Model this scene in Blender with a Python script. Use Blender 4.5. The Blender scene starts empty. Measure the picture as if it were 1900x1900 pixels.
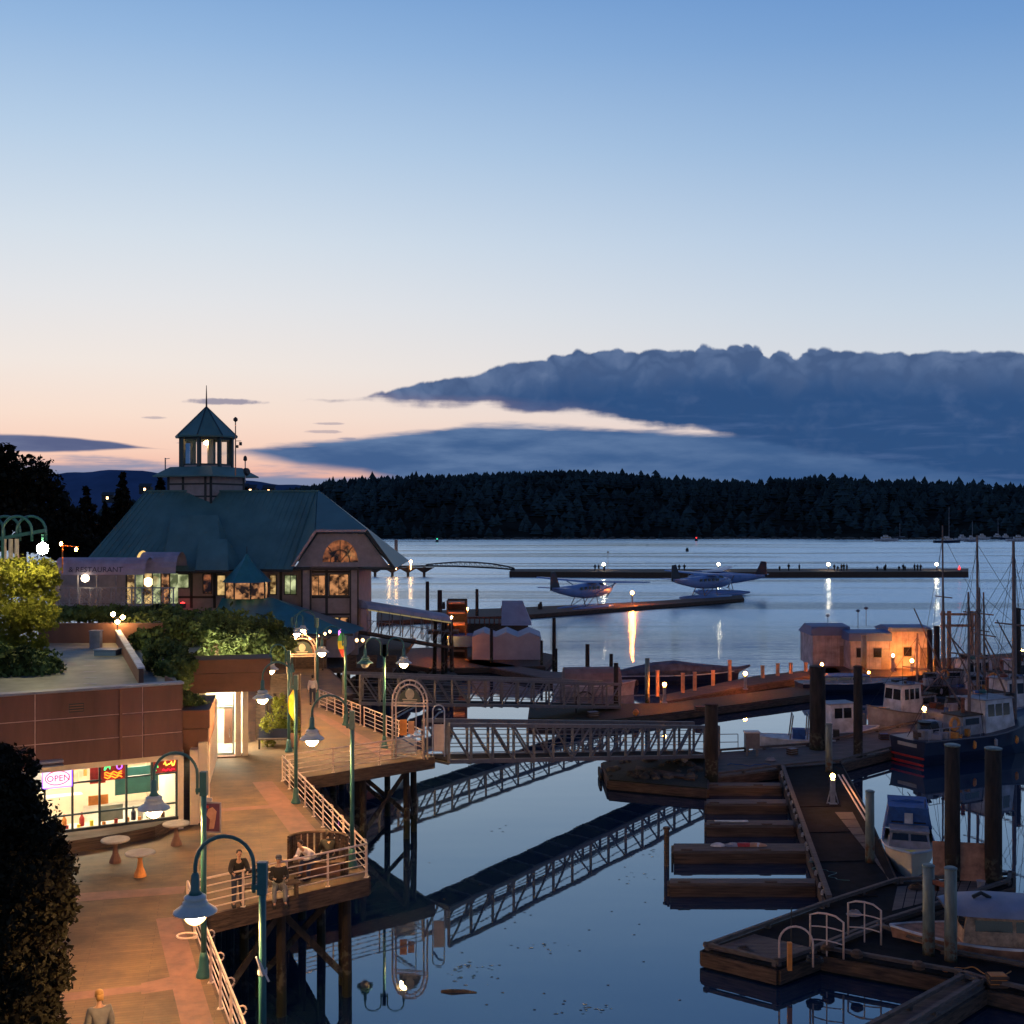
import bpy, math, random
import numpy as np
from mathutils import Vector, Matrix
R = math.radians
random.seed(7); rng = np.random.default_rng(7)
C = bpy.context.scene
COL = C.collection
# ---------------------------------------------------------------- camera
F = 2216.0; HY = 955.0; CZ = 15.4; DECK = 3.8; FL = 0.6
cam = bpy.data.objects.new('camera', bpy.data.cameras.new('camera'))
COL.objects.link(cam); C.camera = cam
cam.location = (0, 0, CZ); cam.rotation_euler = (R(90), 0, 0)
cam.data.sensor_width = 36; cam.data.lens = 36 * F / 1900
cam.data.shift_y = 5 / 1900; cam.data.clip_start = 0.5; cam.data.clip_end = 30000

def lin(c):
    return tuple(((v/255.)/12.92 if v/255. <= .04045 else ((v/255.+.055)/1.055)**2.4) for v in c)
def G(px, py, z):                       # point of the plane at height z
    s = (py - HY) / (CZ - z)
    return Vector(((px - 950) / s, F / s, z))
def V(px, py, Y):                       # point at distance Y
    return Vector(((px - 950) * Y / F, Y, CZ - (py - HY) * Y / F))

# ---------------------------------------------------------------- sky
w = bpy.data.worlds.new('World'); C.world = w; w.use_nodes = True
nt = w.node_tree; nt.nodes.clear()
class NT:
    def __init__(s, nt): s.nt = nt
    def n(s, typ, ins=None, **kw):
        nd = s.nt.nodes.new(typ)
        for k, v in kw.items(): setattr(nd, k, v)
        if ins:
            for k, v in ins.items():
                if isinstance(v, bpy.types.NodeSocket): s.nt.links.new(v, nd.inputs[k])
                else: nd.inputs[k].default_value = v
        return nd
    def m(s, op, a, b=0.0, c=0.0, clamp=False):
        nd = s.nt.nodes.new('ShaderNodeMath'); nd.operation = op; nd.use_clamp = clamp
        for i, v in enumerate((a, b, c)):
            if isinstance(v, bpy.types.NodeSocket): s.nt.links.new(v, nd.inputs[i])
            else: nd.inputs[i].default_value = v
        return nd.outputs[0]
    def ramp(s, fac, pts, interp='LINEAR'):
        nd = s.nt.nodes.new('ShaderNodeValToRGB'); s.nt.links.new(fac, nd.inputs[0])
        cr = nd.color_ramp; cr.interpolation = interp
        while len(cr.elements) < len(pts): cr.elements.new(0.5)
        for e, (p, c) in zip(cr.elements, pts):
            e.position = p; e.color = (*c, 1) if len(c) == 3 else c
        return nd.outputs[0]
    def mix(s, f, a, b, typ='MIX'):
        nd = s.nt.nodes.new('ShaderNodeMix'); nd.data_type = 'RGBA'; nd.blend_type = typ
        for k, v in ((0, f), (6, a), (7, b)):
            if isinstance(v, bpy.types.NodeSocket): s.nt.links.new(v, nd.inputs[k])
            else: nd.inputs[k].default_value = v if k == 0 else (*v[:3], 1)
        return nd.outputs[2]
    def sstep(s, x, a, b):
        nd = s.nt.nodes.new('ShaderNodeMapRange'); nd.interpolation_type = 'SMOOTHSTEP'
        nd.inputs[1].default_value = a; nd.inputs[2].default_value = b
        s.nt.links.new(x, nd.inputs[0]); return nd.outputs[0]
    def curve(s, x, pts, lo, hi, vlo, vhi):
        mr = s.nt.nodes.new('ShaderNodeMapRange'); mr.inputs[1].default_value = lo; mr.inputs[2].default_value = hi
        s.nt.links.new(x, mr.inputs[0])
        nd = s.nt.nodes.new('ShaderNodeFloatCurve'); s.nt.links.new(mr.outputs[0], nd.inputs['Value'])
        cv = nd.mapping.curves[0]
        P = [((a-lo)/(hi-lo), (b-vlo)/(vhi-vlo)) for a, b in pts]
        while len(cv.points) < len(P): cv.points.new(0.5, 0.5)
        for p, q in zip(cv.points, P): p.location = q; p.handle_type = 'VECTOR'
        nd.mapping.update()
        return s.m('ADD', s.m('MULTIPLY', nd.outputs[0], vhi-vlo), vlo)
W = NT(nt)
tc = W.n('ShaderNodeTexCoord')
sp = W.n('ShaderNodeSeparateXYZ', {0: tc.outputs['Generated']})
x_, y_, z_ = sp.outputs
az = W.m('ARCTAN2', x_, y_)                          # azimuth, 0 straight ahead, + to the right
el = W.m('ARCSINE', z_)
west = [(0, (214,144,138)), (.03, (240,180,162)), (.052, (250,210,190)), (.08, (250,225,209)), (.12, (243,233,226)), (.17, (230,231,234)),
        (.22, (214,225,236)), (.29, (184,208,233)), (.36, (150,185,225)), (.42, (120,163,214)), (.55, (84,124,184)), (.75, (56,86,142)), (1, (40,66,118))]
east = [(0, (196,166,170)), (.07, (218,212,216)), (.11, (210,217,227)), (.16, (193,211,229)), (.22, (170,197,227)), (.29, (139,176,218)),
        (.36, (110,154,208)), (.42, (90,138,201)), (.55, (68,108,172)), (.75, (50,80,136)), (1, (38,62,114))]
zc = W.m('MAXIMUM', z_, 0.0)
cw = W.ramp(zc, [(p, lin(c)) for p, c in west])
ce = W.ramp(zc, [(p, lin(c)) for p, c in east])
away = W.m('ABSOLUTE', W.m('SUBTRACT', az, -0.36))
awr = W.m('MINIMUM', away, W.m('SUBTRACT', 6.2832, away))
fe = W.sstep(awr, 0.02, 0.95)
sky = W.mix(fe, cw, ce)
dim = W.m('SUBTRACT', 1.0, W.m('MULTIPLY', W.sstep(awr, .8, 2.6), .40))
# clouds: layers described by the angles of their upper and lower edges
def X2A(px): return math.atan((px-950)/F)
def Y2E(px, py): return math.atan((HY-py)/F*math.cos(X2A(px)))
vec = W.n('ShaderNodeCombineXYZ', {0: az, 1: el})
def noise(scale, sy, det, off=0.0, rough=.55):
    mp = W.n('ShaderNodeMapping', {0: vec.outputs[0], 'Scale': (scale, scale*sy, 1), 'Location': (off, off*.7, off)})
    return W.n('ShaderNodeTexNoise', {'Vector': mp.outputs[0], 'Scale': 1.0, 'Detail': det, 'Roughness': rough}).outputs[0]
nl = noise(26, 1.3, 7, 3.1); ns = noise(9, 5, 5, 8.2); nf = noise(110, 1.6, 5, 1.7); nstr = noise(14, 9, 6, 5.0)
def c0(n): return W.m('SUBTRACT', n, .5)
ne = noise(22, .25, 6, 2.2); nb = noise(60, 1.2, 6, 6.6)
wmp = W.n('ShaderNodeMapping', {0: vec.outputs[0], 'Scale': (30, 30, 1)})
wno = W.n('ShaderNodeTexNoise', {'Vector': wmp.outputs[0], 'Scale': 1.0, 'Detail': 4.0})
wof = W.n('ShaderNodeVectorMath', {0: wno.outputs['Color'], 1: (.5,.5,.5)}, operation='SUBTRACT')
wsc = W.n('ShaderNodeVectorMath', {0: wof.outputs[0], 'Scale': .045}, operation='SCALE')
wvec = W.n('ShaderNodeVectorMath', {0: vec.outputs[0], 1: wsc.outputs[0]}, operation='ADD').outputs[0]
def vor1(s, sy, off=0):
    mp = W.n('ShaderNodeMapping', {0: wvec, 'Scale': (s, s*sy, 1), 'Location': (off, off, 0)})
    v = W.n('ShaderNodeTexVoronoi', {'Vector': mp.outputs[0], 'Scale': 1.0, 'Smoothness': .25}, feature='SMOOTH_F1').outputs[0]
    return W.m('SUBTRACT', .28, W.m('MULTIPLY', v, v))
puff = W.m('ADD', W.m('MULTIPLY', vor1(44, .35, .6), .0125), W.m('MULTIPLY', vor1(105, .5, 3.3), .0085))
lobe = W.m('ADD', W.m('MULTIPLY', vor1(36, 2.1, 1.2), 1.2), W.m('ADD', W.m('MULTIPLY', vor1(75, 1.5, 7.7), .8), W.m('MULTIPLY', c0(nb), .6)))
LO, HI, VLO, VHI = -3.3, 3.3, -.1, .3
def edge(pts, left=None, right=None):
    P = [(X2A(a), Y2E(a, b)) for a, b in pts]
    if left is not None: P = [(-3.2, left)] + P
    if right is not None: P = P + [(3.2, right)]
    return W.curve(az, P, LO, HI, VLO, VHI)
# big bank
t1 = edge([(640,744),(690,733),(760,715),(860,697),(930,680),(1000,664),(1080,652),(1180,650),(1300,649),(1380,637),(1450,648),(1560,652),(1700,655),(1900,657)], -.05, .05)
b1 = edge([(600,738),(690,742),(800,753),(900,755),(1000,762),(1100,768),(1200,790),(1320,802),(1450,830),(1900,900)], .3, -.06)
amp0 = W.curve(az, [(LO,0),(X2A(680),.2),(X2A(760),.6),(X2A(1000),1),(X2A(1400),1),(X2A(1600),.25),(3.2,.3)], LO, HI, 0, 2)
amp = W.m('MULTIPLY', amp0, W.m('ADD', .25, W.m('MULTIPLY', W.sstep(noise(7, .2, 2, 4.9), .38, .62), 1.15)))
disp = W.m('ADD', W.m('MULTIPLY', c0(ne), .012), W.m('ADD', W.m('MULTIPLY', puff, amp), W.m('MULTIPLY', c0(nb), .0022)))
d1t = W.m('ADD', W.m('SUBTRACT', t1, el), disp)
d1b = W.m('ADD', W.m('SUBTRACT', el, b1), W.m('ADD', W.m('MULTIPLY', c0(nl), .014), W.m('MULTIPLY', c0(nstr), .010)))
m1 = W.m('MULTIPLY', W.sstep(d1t, -.0008, .0020), W.sstep(d1b, -.0025, .0045))
# lower layer of stratus
t2 = edge([(380,840),(470,829),(560,822),(650,813),(740,803),(830,791),(900,786),(1040,787),(1150,792),(1230,800),(1320,803),(1500,800),(1900,790)], -.02, .06)
b2 = edge([(380,838),(440,836),(480,846),(520,858),(560,869),(640,876),(700,885),(800,905),(1900,940)], .3, -.09)
d2t = W.m('ADD', W.m('SUBTRACT', t2, el), W.m('ADD', W.m('MULTIPLY', c0(ns), .012), W.m('MULTIPLY', c0(nstr), .012)))
d2b = W.m('ADD', W.m('SUBTRACT', el, b2), W.m('MULTIPLY', c0(ns), .014))
m2 = W.m('MULTIPLY', W.sstep(d2t, -.0015, .0050), W.sstep(d2b, -.003, .006))
# left bank and streaks
t3 = edge([(0,806),(60,804),(130,809),(200,815),(270,828),(320,838)], .075, .0)
b3 = edge([(0,838),(100,842),(200,836),(290,833),(340,834)], .05, .3)
d3 = W.m('MINIMUM', W.m('ADD', W.m('SUBTRACT', t3, el), W.m('MULTIPLY', c0(ns), .006)), W.m('ADD', W.m('SUBTRACT', el, b3), W.m('MULTIPLY', c0(ns), .006)))
m3 = W.sstep(d3, -.0008, .0016)
t4 = edge([(0,846),(150,846),(260,850),(320,858),(400,872)], .05, -.01)
d4 = W.m('ADD', W.m('SUBTRACT', t4, el), W.m('MULTIPLY', c0(nstr), .03))
m4 = W.m('MULTIPLY', W.sstep(d4, -.002, .008), .85)
# low band at the very horizon behind the building
t5 = edge([(300,872),(480,884),(640,886),(700,880)], .02, -.01)
m5 = W.m('MULTIPLY', W.sstep(W.m('ADD', W.m('SUBTRACT', t5, el), W.m('MULTIPLY', c0(ns), .004)), -.001, .003), .9)
def lens(px, py, a, b):
    u0, v0 = X2A(px), Y2E(px, py)
    du = W.m('DIVIDE', W.m('SUBTRACT', az, u0), a/F); dv = W.m('DIVIDE', W.m('SUBTRACT', el, v0), b/F)
    r = W.m('ADD', W.m('MULTIPLY', du, du), W.m('MULTIPLY', dv, dv))
    return W.sstep(W.m('ADD', W.m('SUBTRACT', 1.0, r), W.m('MULTIPLY', c0(nf), 1.4)), 0.05, .8)
small = lens(415, 745, 82, 7)
for a in ((288,775,24,3),(600,801,42,4),(645,814,20,2.5),(610,786,30,3),(350,822,30,3)): small = W.m('MAXIMUM', small, W.m('MULTIPLY', lens(*a), .6))
darkc = W.mix(W.sstep(d1t, .002, .040), lin((84,107,146)), lin((44,80,128)))
lumps = W.mix(W.m('MULTIPLY', W.sstep(lobe, .05, .62), W.m('SUBTRACT', .50, W.m('MULTIPLY', W.sstep(d1t, .004, .034), .42))), darkc, lin((112,132,168)))
lumps = W.mix(W.m('MULTIPLY', W.sstep(lobe, .15, -.35), W.m('SUBTRACT', .45, W.m('MULTIPLY', W.sstep(d1t, .004, .034), .36))), lumps, lin((50,76,118)))
lumps = W.mix(W.m('MULTIPLY', W.sstep(nstr, .50, .72), W.m('MULTIPLY', W.sstep(d1t, .03, .07), .5)), lumps, lin((84,110,156)))
lumps = W.mix(W.m('MULTIPLY', W.sstep(nl, .55, .75), .25), lumps, lin((100,120,160)))
lumps = W.mix(W.m('MULTIPLY', W.sstep(d1b, .012, -.001), W.m('MULTIPLY', W.sstep(az, .12, -.02), .35)), lumps, lin((150,130,150)))
lowc = W.mix(W.sstep(ns, .38, .68), lin((62,96,142)), lin((98,126,166)))
lowc = W.mix(W.m('MULTIPLY', W.sstep(az, -.1, .35), .55), lowc, lin((58,92,140)))
leftc = W.mix(W.sstep(ns, .35, .65), lin((84,98,136)), lin((116,128,160)))
sky = W.mix(W.m('MULTIPLY', m5, .9), sky, lin((132,136,168)))
sky = W.mix(m4, sky, lin((118,138,172)))
sky = W.mix(m3, sky, leftc)
sky = W.mix(W.m('MULTIPLY', small, .75), sky, lin((112,116,150)))
sky = W.mix(m2, sky, lowc)
sky = W.mix(m1, sky, lumps)
sky = W.mix(W.m('MULTIPLY', W.sstep(W.m('MULTIPLY', W.m('SUBTRACT', el, .0), 1), .06, -.01), .0), sky, lumps)
ground = W.sstep(z_, -.02, -.0)
sky = W.mix(ground, (.02, .03, .05), sky)
nish = W.n('ShaderNodeTexSky', sky_type='NISHITA', sun_disc=False, sun_elevation=R(0.5), sun_rotation=R(-20))
bgn = W.n('ShaderNodeBackground', {0: nish.outputs[0], 1: 0.05})
em = W.n('ShaderNodeBackground', {0: sky, 1: dim})
add = W.n('ShaderNodeMixShader', {0: 0.02, 1: em.outputs[0], 2: bgn.outputs[0]})
W.n('ShaderNodeOutputWorld', {0: add.outputs[0]})
sun = bpy.data.objects.new('sun', bpy.data.lights.new('sun', 'SUN')); COL.objects.link(sun)
sun.data.energy = 0.05; sun.data.angle = R(25); sun.data.color = (1, .75, .62)
sun.rotation_euler = (R(84), 0, R(20))
C.view_settings.view_transform = 'Standard'; C.view_settings.look = 'None'
C.view_settings.exposure = 0; C.view_settings.gamma = 1
C.render.engine = 'CYCLES'

# ---------------------------------------------------------------- materials
M = {}
def mat(name, rgb, rough=.7, metal=0, var=.18, scale=3.0, bump=0.0, stretch=(1,1,1), emit=None, strength=0, spec=.5, srgb=False, band=None):
    if name in M: return M[name]
    if srgb: rgb = lin(rgb)
    m = bpy.data.materials.new(name); m.use_nodes = True; n = NT(m.node_tree)
    b = m.node_tree.nodes['Principled BSDF']
    b.inputs['Roughness'].default_value = rough; b.inputs['Metallic'].default_value = metal
    b.inputs['Specular IOR Level'].default_value = spec
    b.inputs['Base Color'].default_value = (*rgb, 1)
    if var or bump:
        t = n.n('ShaderNodeTexCoord'); mp = n.n('ShaderNodeMapping', {0: t.outputs['Object'], 'Scale': stretch})
        tx = n.n('ShaderNodeTexNoise', {'Vector': mp.outputs[0], 'Scale': scale, 'Detail': 5.0, 'Roughness': .6})
        if var:
            hi = tuple(min(1, c*(1+var*1.6)) for c in rgb); lo = tuple(c*(1-var*1.6) for c in rgb)
            c = n.ramp(tx.outputs[0], [(.3, lo), (.7, hi)])
            m.node_tree.links.new(c, b.inputs['Base Color'])
            rr = n.m('ADD', n.m('MULTIPLY', tx.outputs[0], .25), rough-.12, clamp=True)
            m.node_tree.links.new(rr, b.inputs['Roughness'])
        if bump:
            bp = n.n('ShaderNodeBump', {'Height': tx.outputs[0], 'Strength': bump, 'Distance': .05})
            m.node_tree.links.new(bp.outputs[0], b.inputs['Normal'])
    if emit is not None:
        b.inputs['Emission Color'].default_value = (*emit, 1); b.inputs['Emission Strength'].default_value = strength
    M[name] = m; return m
def leafmat(name, rgb, tr=.45):
    m = mat(name, rgb, .8, 0, .5, 1.3, spec=.15); n = NT(m.node_tree); b = m.node_tree.nodes['Principled BSDF']; out = [x for x in m.node_tree.nodes if x.type=='OUTPUT_MATERIAL'][0]
    t = n.n('ShaderNodeBsdfTranslucent', {0: (*[min(1,c*1.5) for c in rgb],1)}); mx = n.n('ShaderNodeMixShader', {0: tr, 1: b.outputs[0], 2: t.outputs[0]}); m.node_tree.links.new(mx.outputs[0], out.inputs[0]); return m
def tide(name, z0, wet, band):
    m = M[name]; n = NT(m.node_tree); b = m.node_tree.nodes['Principled BSDF']
    g = n.n('ShaderNodeNewGeometry'); s = n.n('ShaderNodeSeparateXYZ', {0: g.outputs['Position']}); t = n.n('ShaderNodeTexNoise', {'Vector': g.outputs['Position'], 'Scale': 5.0, 'Detail': 4.0})
    z = n.m('ADD', s.outputs[2], n.m('MULTIPLY', n.m('SUBTRACT', t.outputs[0], .5), .7))
    old = b.inputs['Base Color'].links[0].from_socket
    k = n.m('MULTIPLY', n.sstep(z, z0+.35, z0), n.sstep(t.outputs[0], .45, .6)); c = n.mix(k, old, band); c = n.mix(n.sstep(z, z0*.55+.1, z0*.55-.1), c, wet)
    m.node_tree.links.new(c, b.inputs['Base Color'])
def emis(name, rgb, strength):
    if name in M: return M[name]
    m = bpy.data.materials.new(name); m.use_nodes = True; m.node_tree.nodes.clear(); n = NT(m.node_tree)
    e = n.n('ShaderNodeEmission', {0: (*rgb, 1), 1: strength}); n.n('ShaderNodeOutputMaterial', {0: e.outputs[0]})
    M[name] = m; return m
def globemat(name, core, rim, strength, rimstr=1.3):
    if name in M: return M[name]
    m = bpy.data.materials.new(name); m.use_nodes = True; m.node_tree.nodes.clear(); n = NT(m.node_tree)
    lw = n.n('ShaderNodeLayerWeight', {0: .5}); k = n.sstep(lw.outputs['Facing'], .62, .25)  # lamp halo put into the rim emission, changing with view angle
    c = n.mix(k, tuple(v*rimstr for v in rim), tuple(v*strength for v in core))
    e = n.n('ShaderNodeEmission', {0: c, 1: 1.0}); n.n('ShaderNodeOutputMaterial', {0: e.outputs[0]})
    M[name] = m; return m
def litpane(name, a, b, strength, scale=3):
    m = bpy.data.materials.new(name); m.use_nodes = True; n = NT(m.node_tree); bs = m.node_tree.nodes['Principled BSDF']
    t = n.n('ShaderNodeTexCoord'); v = n.n('ShaderNodeTexVoronoi', {'Vector': t.outputs['Object'], 'Scale': scale, 'Randomness': 1.0})
    nz = n.n('ShaderNodeTexNoise', {'Vector': t.outputs['Object'], 'Scale': scale*.8, 'Detail': 4.0})
    sc = n.n('ShaderNodeSeparateColor', {0: v.outputs['Color']})
    k = n.m('ADD', n.m('MULTIPLY', sc.outputs[0], .18), n.m('MULTIPLY', nz.outputs[0], .85))
    c = n.ramp(k, [(.42, a), (.64, b)])
    m.node_tree.links.new(c, bs.inputs['Emission Color']); bs.inputs['Emission Strength'].default_value = strength
    bs.inputs['Base Color'].default_value = (.02,.02,.02,1); bs.inputs['Roughness'].default_value = .08
    M[name] = m; return m
mat('teal_roof', (.078,.175,.182), .5, 0, .12, .5, .15, (1,1,.25), spec=.3)
mat('teal_metal', (.03,.12,.12), .35, 0, .1, 3)
mat('teal_dark', (.012,.035,.045), .5, 0, .1, 3)
mat('skirt_teal', (.02,.15,.19), .5, 0, .12, 1.0)
mat('siding', (.27,.235,.255), .8, 0, .12, 1.5, .1)
mat('trim_dark', (.015,.018,.022), .6, 0, .1, 2)
mat('awning', (.27,.26,.35), .6, 0, .15, 1.2)
mat('letter_dark', (.03,.03,.06), .6)
pm = mat('pavement', (.125,.078,.040), .72, 0, .25, .7, .12); n = NT(pm.node_tree); b = pm.node_tree.nodes['Principled BSDF']
t = n.n('ShaderNodeTexCoord'); mp = n.n('ShaderNodeMapping', {0: t.outputs['Object'], 'Rotation': (0,0,R(-14))})
bk = n.n('ShaderNodeTexBrick', {'Vector': mp.outputs[0], 'Color1': (1,1,1,1), 'Color2': (.80,.80,.80,1), 'Mortar': (.42,.42,.42,1), 'Scale': 1.0, 'Mortar Size': .006, 'Brick Width': 3.2, 'Row Height': .145})
st_ = n.n('ShaderNodeTexNoise', {'Vector': t.outputs['Object'], 'Scale': .35, 'Detail': 6.0, 'Roughness': .7})
old = b.inputs['Base Color'].links[0].from_socket
c = n.mix(1.0, old, bk.outputs['Color'], 'MULTIPLY'); c = n.mix(.9, c, n.ramp(st_.outputs[0], [(.32,(.55,.55,.55)),(.5,(1,1,1)),(.62,(1.15,1.1,1.05)),(.72,(.75,.75,.75))]), 'MULTIPLY')
pm.node_tree.links.new(c, b.inputs['Base Color'])
bp = n.n('ShaderNodeBump', {'Height': bk.outputs['Color'], 'Strength': .35, 'Distance': .01}); pm.node_tree.links.new(bp.outputs[0], b.inputs['Normal'])
mat('paver_pink', (.17,.085,.066), .7, 0, .2, 2.2, .3)
mat('timber', (.065,.040,.028), .85, 0, .45, 3.0, .5, (1,1,5))
mat('timber_h', (.062,.038,.027), .85, 0, .5, 2.2, .6, (.3,1.2,6))
mat('timber_grey', (.085,.072,.07), .85, 0, .3, 2.4, .5, (.4,2,6))
mat('pile_black', (.018,.013,.012), .9, 0, .6, 1.6, .8, (3,3,.6))
tide('pile_black', 1.5, (.010,.014,.008), (.07,.065,.05))
mat('dock_black', (.010,.011,.014), .95, 0, .35, 1.5, .4, spec=.1)
mat('dock_side', (.05,.036,.030), .8, 0, .5, 1.2, .5, (.5,.5,5))
mat('rail_paint', (.52,.40,.36), .5, 0, .08, 5)
mat('steel', (.13,.125,.14), .45, .3, .12, 4)
mat('steel_pile', (.13,.16,.15), .5, .2, .35, 1.4, .2, (2,2,.4))
tide('steel_pile', 1.3, (.02,.025,.015), (.10,.05,.03))
mat('white_paint', (.44,.44,.48), .55, 0, .28, 1.3)
mat('dull_white', (.24,.24,.28), .65, 0, .28, 1.2)
mat('navy', (.008,.016,.045), .4, 0, .1, 2)
mat('blue_canvas', (.015,.07,.24), .8, 0, .2, 3)
mat('blue_roof', (.05,.11,.26), .6, 0, .12, 1)
mat('brown_fascia', (.110,.050,.044), .75, 0, .24, 1.1, .1, (1,1,.2))
mat('brown_planter', (.15,.072,.05), .8, 0, .12, 1.2, .1)
mat('trim_pink', (.42,.28,.28), .6)
mat('cream_wall', (.62,.52,.40), .7, 0, .06, 1.5)
mat('leaf_dark', (.026,.036,.020), .8, 0, .5, 1.1, spec=.15)
mat('leaf_hedge', (.080,.115,.036), .8, 0, .6, .9, spec=.15)
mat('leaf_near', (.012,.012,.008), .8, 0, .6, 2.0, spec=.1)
mat('lamp_shade', (.50,.52,.50), .4, 0, .05)
mat('conifer', (.026,.045,.050), .9, 0, .4, .02, spec=.05)
mat('bark', (.05,.035,.03), .9, 0, .3, 4, .5)
mat('hill_far_haze', (.06,.10,.19), 1, 0, .25, .004, spec=0)  # blue of the distant air put into the base colour
mat('island_ground', (.02,.022,.02), 1, 0, .3, .05, spec=0)
mat('roof_gravel', (.16,.17,.15), .6, 0, .25, 1.2)
mat('glass_dark', (.012,.015,.02), .08, 0, 0, spec=.8)
mat('black', (.01,.01,.012), .6)
mat('red', (.35,.02,.02), .5); mat('orange', (.55,.20,.04), .6); mat('yellow', (.75,.60,.03), .6); mat('green', (.05,.40,.12), .6)
mat('plywood', (.30,.15,.10), .85, 0, .3, 2.5, .2)
mat('rust', (.16,.05,.03), .8, 0, .4, 6)
mat('plane_blue', (.13,.24,.50), .3, 0, .08, 1); mat('plane_dark', (.006,.012,.03), .35, 0, .1, 1)
mat('skin', (.42,.24,.16), .6, 0, .05, 5)
mat('denim', (.035,.045,.08), .85); mat('cloth_black', (.014,.013,.014), .85); mat('cloth_white', (.62,.55,.55), .85)
mat('cloth_grey', (.14,.14,.15), .85); mat('cloth_khaki', (.30,.24,.17), .85); mat('hair_dark', (.02,.012,.01), .6); mat('hair_blond', (.34,.19,.06), .7)
mat('concrete', (.33,.30,.27), .85, 0, .15, 2, .2)
mat('rock', (.05,.045,.04), .9, 0, .5, 1.2, .8)
mat('tarp', (.20,.22,.30), .6, 0, .15, 1)
mat('peach', (.42,.22,.14), .7)
WARM = (1.0, .72, .36); AMBER = (1.0, .48, .12)
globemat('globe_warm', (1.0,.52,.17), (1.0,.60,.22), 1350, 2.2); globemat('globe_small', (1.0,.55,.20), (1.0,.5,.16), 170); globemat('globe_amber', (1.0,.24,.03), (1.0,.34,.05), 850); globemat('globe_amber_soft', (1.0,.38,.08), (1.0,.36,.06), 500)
globemat('globe_white', (1.0,.80,.50), (1.0,.80,.5), 90, 1.6); globemat('globe_flood', (1.0,.24,.025), (1.0,.34,.05), 2600); emis('bulb_dim', (1.0,.5,.22), 14); emis('neon_white', (.80,.78,1.0), 1.5); emis('neon_red', (1.0,.02,.05), 2.2)
emis('neon_orange', (1.0,.22,.02), 3.0); emis('neon_green', (.1,.9,.25), 2.0); emis('neon_purple', (.35,.12,1.0), 2.6); emis('neon_pink', (.9,.2,.9), 2.5); emis('neon_yellow', (1,.65,.08), 2.5)
emis('shop_light', (1.0,.86,.60), 60); emis('blue_light', (.15,.3,1.0), 12); emis('red_light', (1,.04,.04), 4); emis('green_light', (.05,.8,.45), 2.5)
leafmat('leaf_bright', (.15,.16,.025))
litpane('pane_warm', (.05,.025,.01), (.95,.62,.24), .9, 1.6)
litpane('pane_amber', (.02,.010,.006), (.75,.33,.13), .8, 2.2)
litpane('pane_dim', (.008,.006,.010), (.50,.16,.06), .7, 2.0)
litpane('pane_green', (.10,.12,.05), (.75,.80,.42), .9, 1.2)
# clear pane that lets the room show
gm = bpy.data.materials.new('clear_pane'); gm.use_nodes = True; gm.node_tree.nodes.clear(); n = NT(gm.node_tree)
tr = n.n('ShaderNodeBsdfTransparent', {0: (.95,.97,.95,1)}); gl = n.n('ShaderNodeBsdfGlossy', {0: (1,1,1,1), 1: .03})
fr = n.n('ShaderNodeFresnel', {0: 1.45}); mx = n.n('ShaderNodeMixShader', {0: fr.outputs[0], 1: tr.outputs[0], 2: gl.outputs[0]})
n.n('ShaderNodeOutputMaterial', {0: mx.outputs[0]}); M['clear_pane'] = gm

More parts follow.
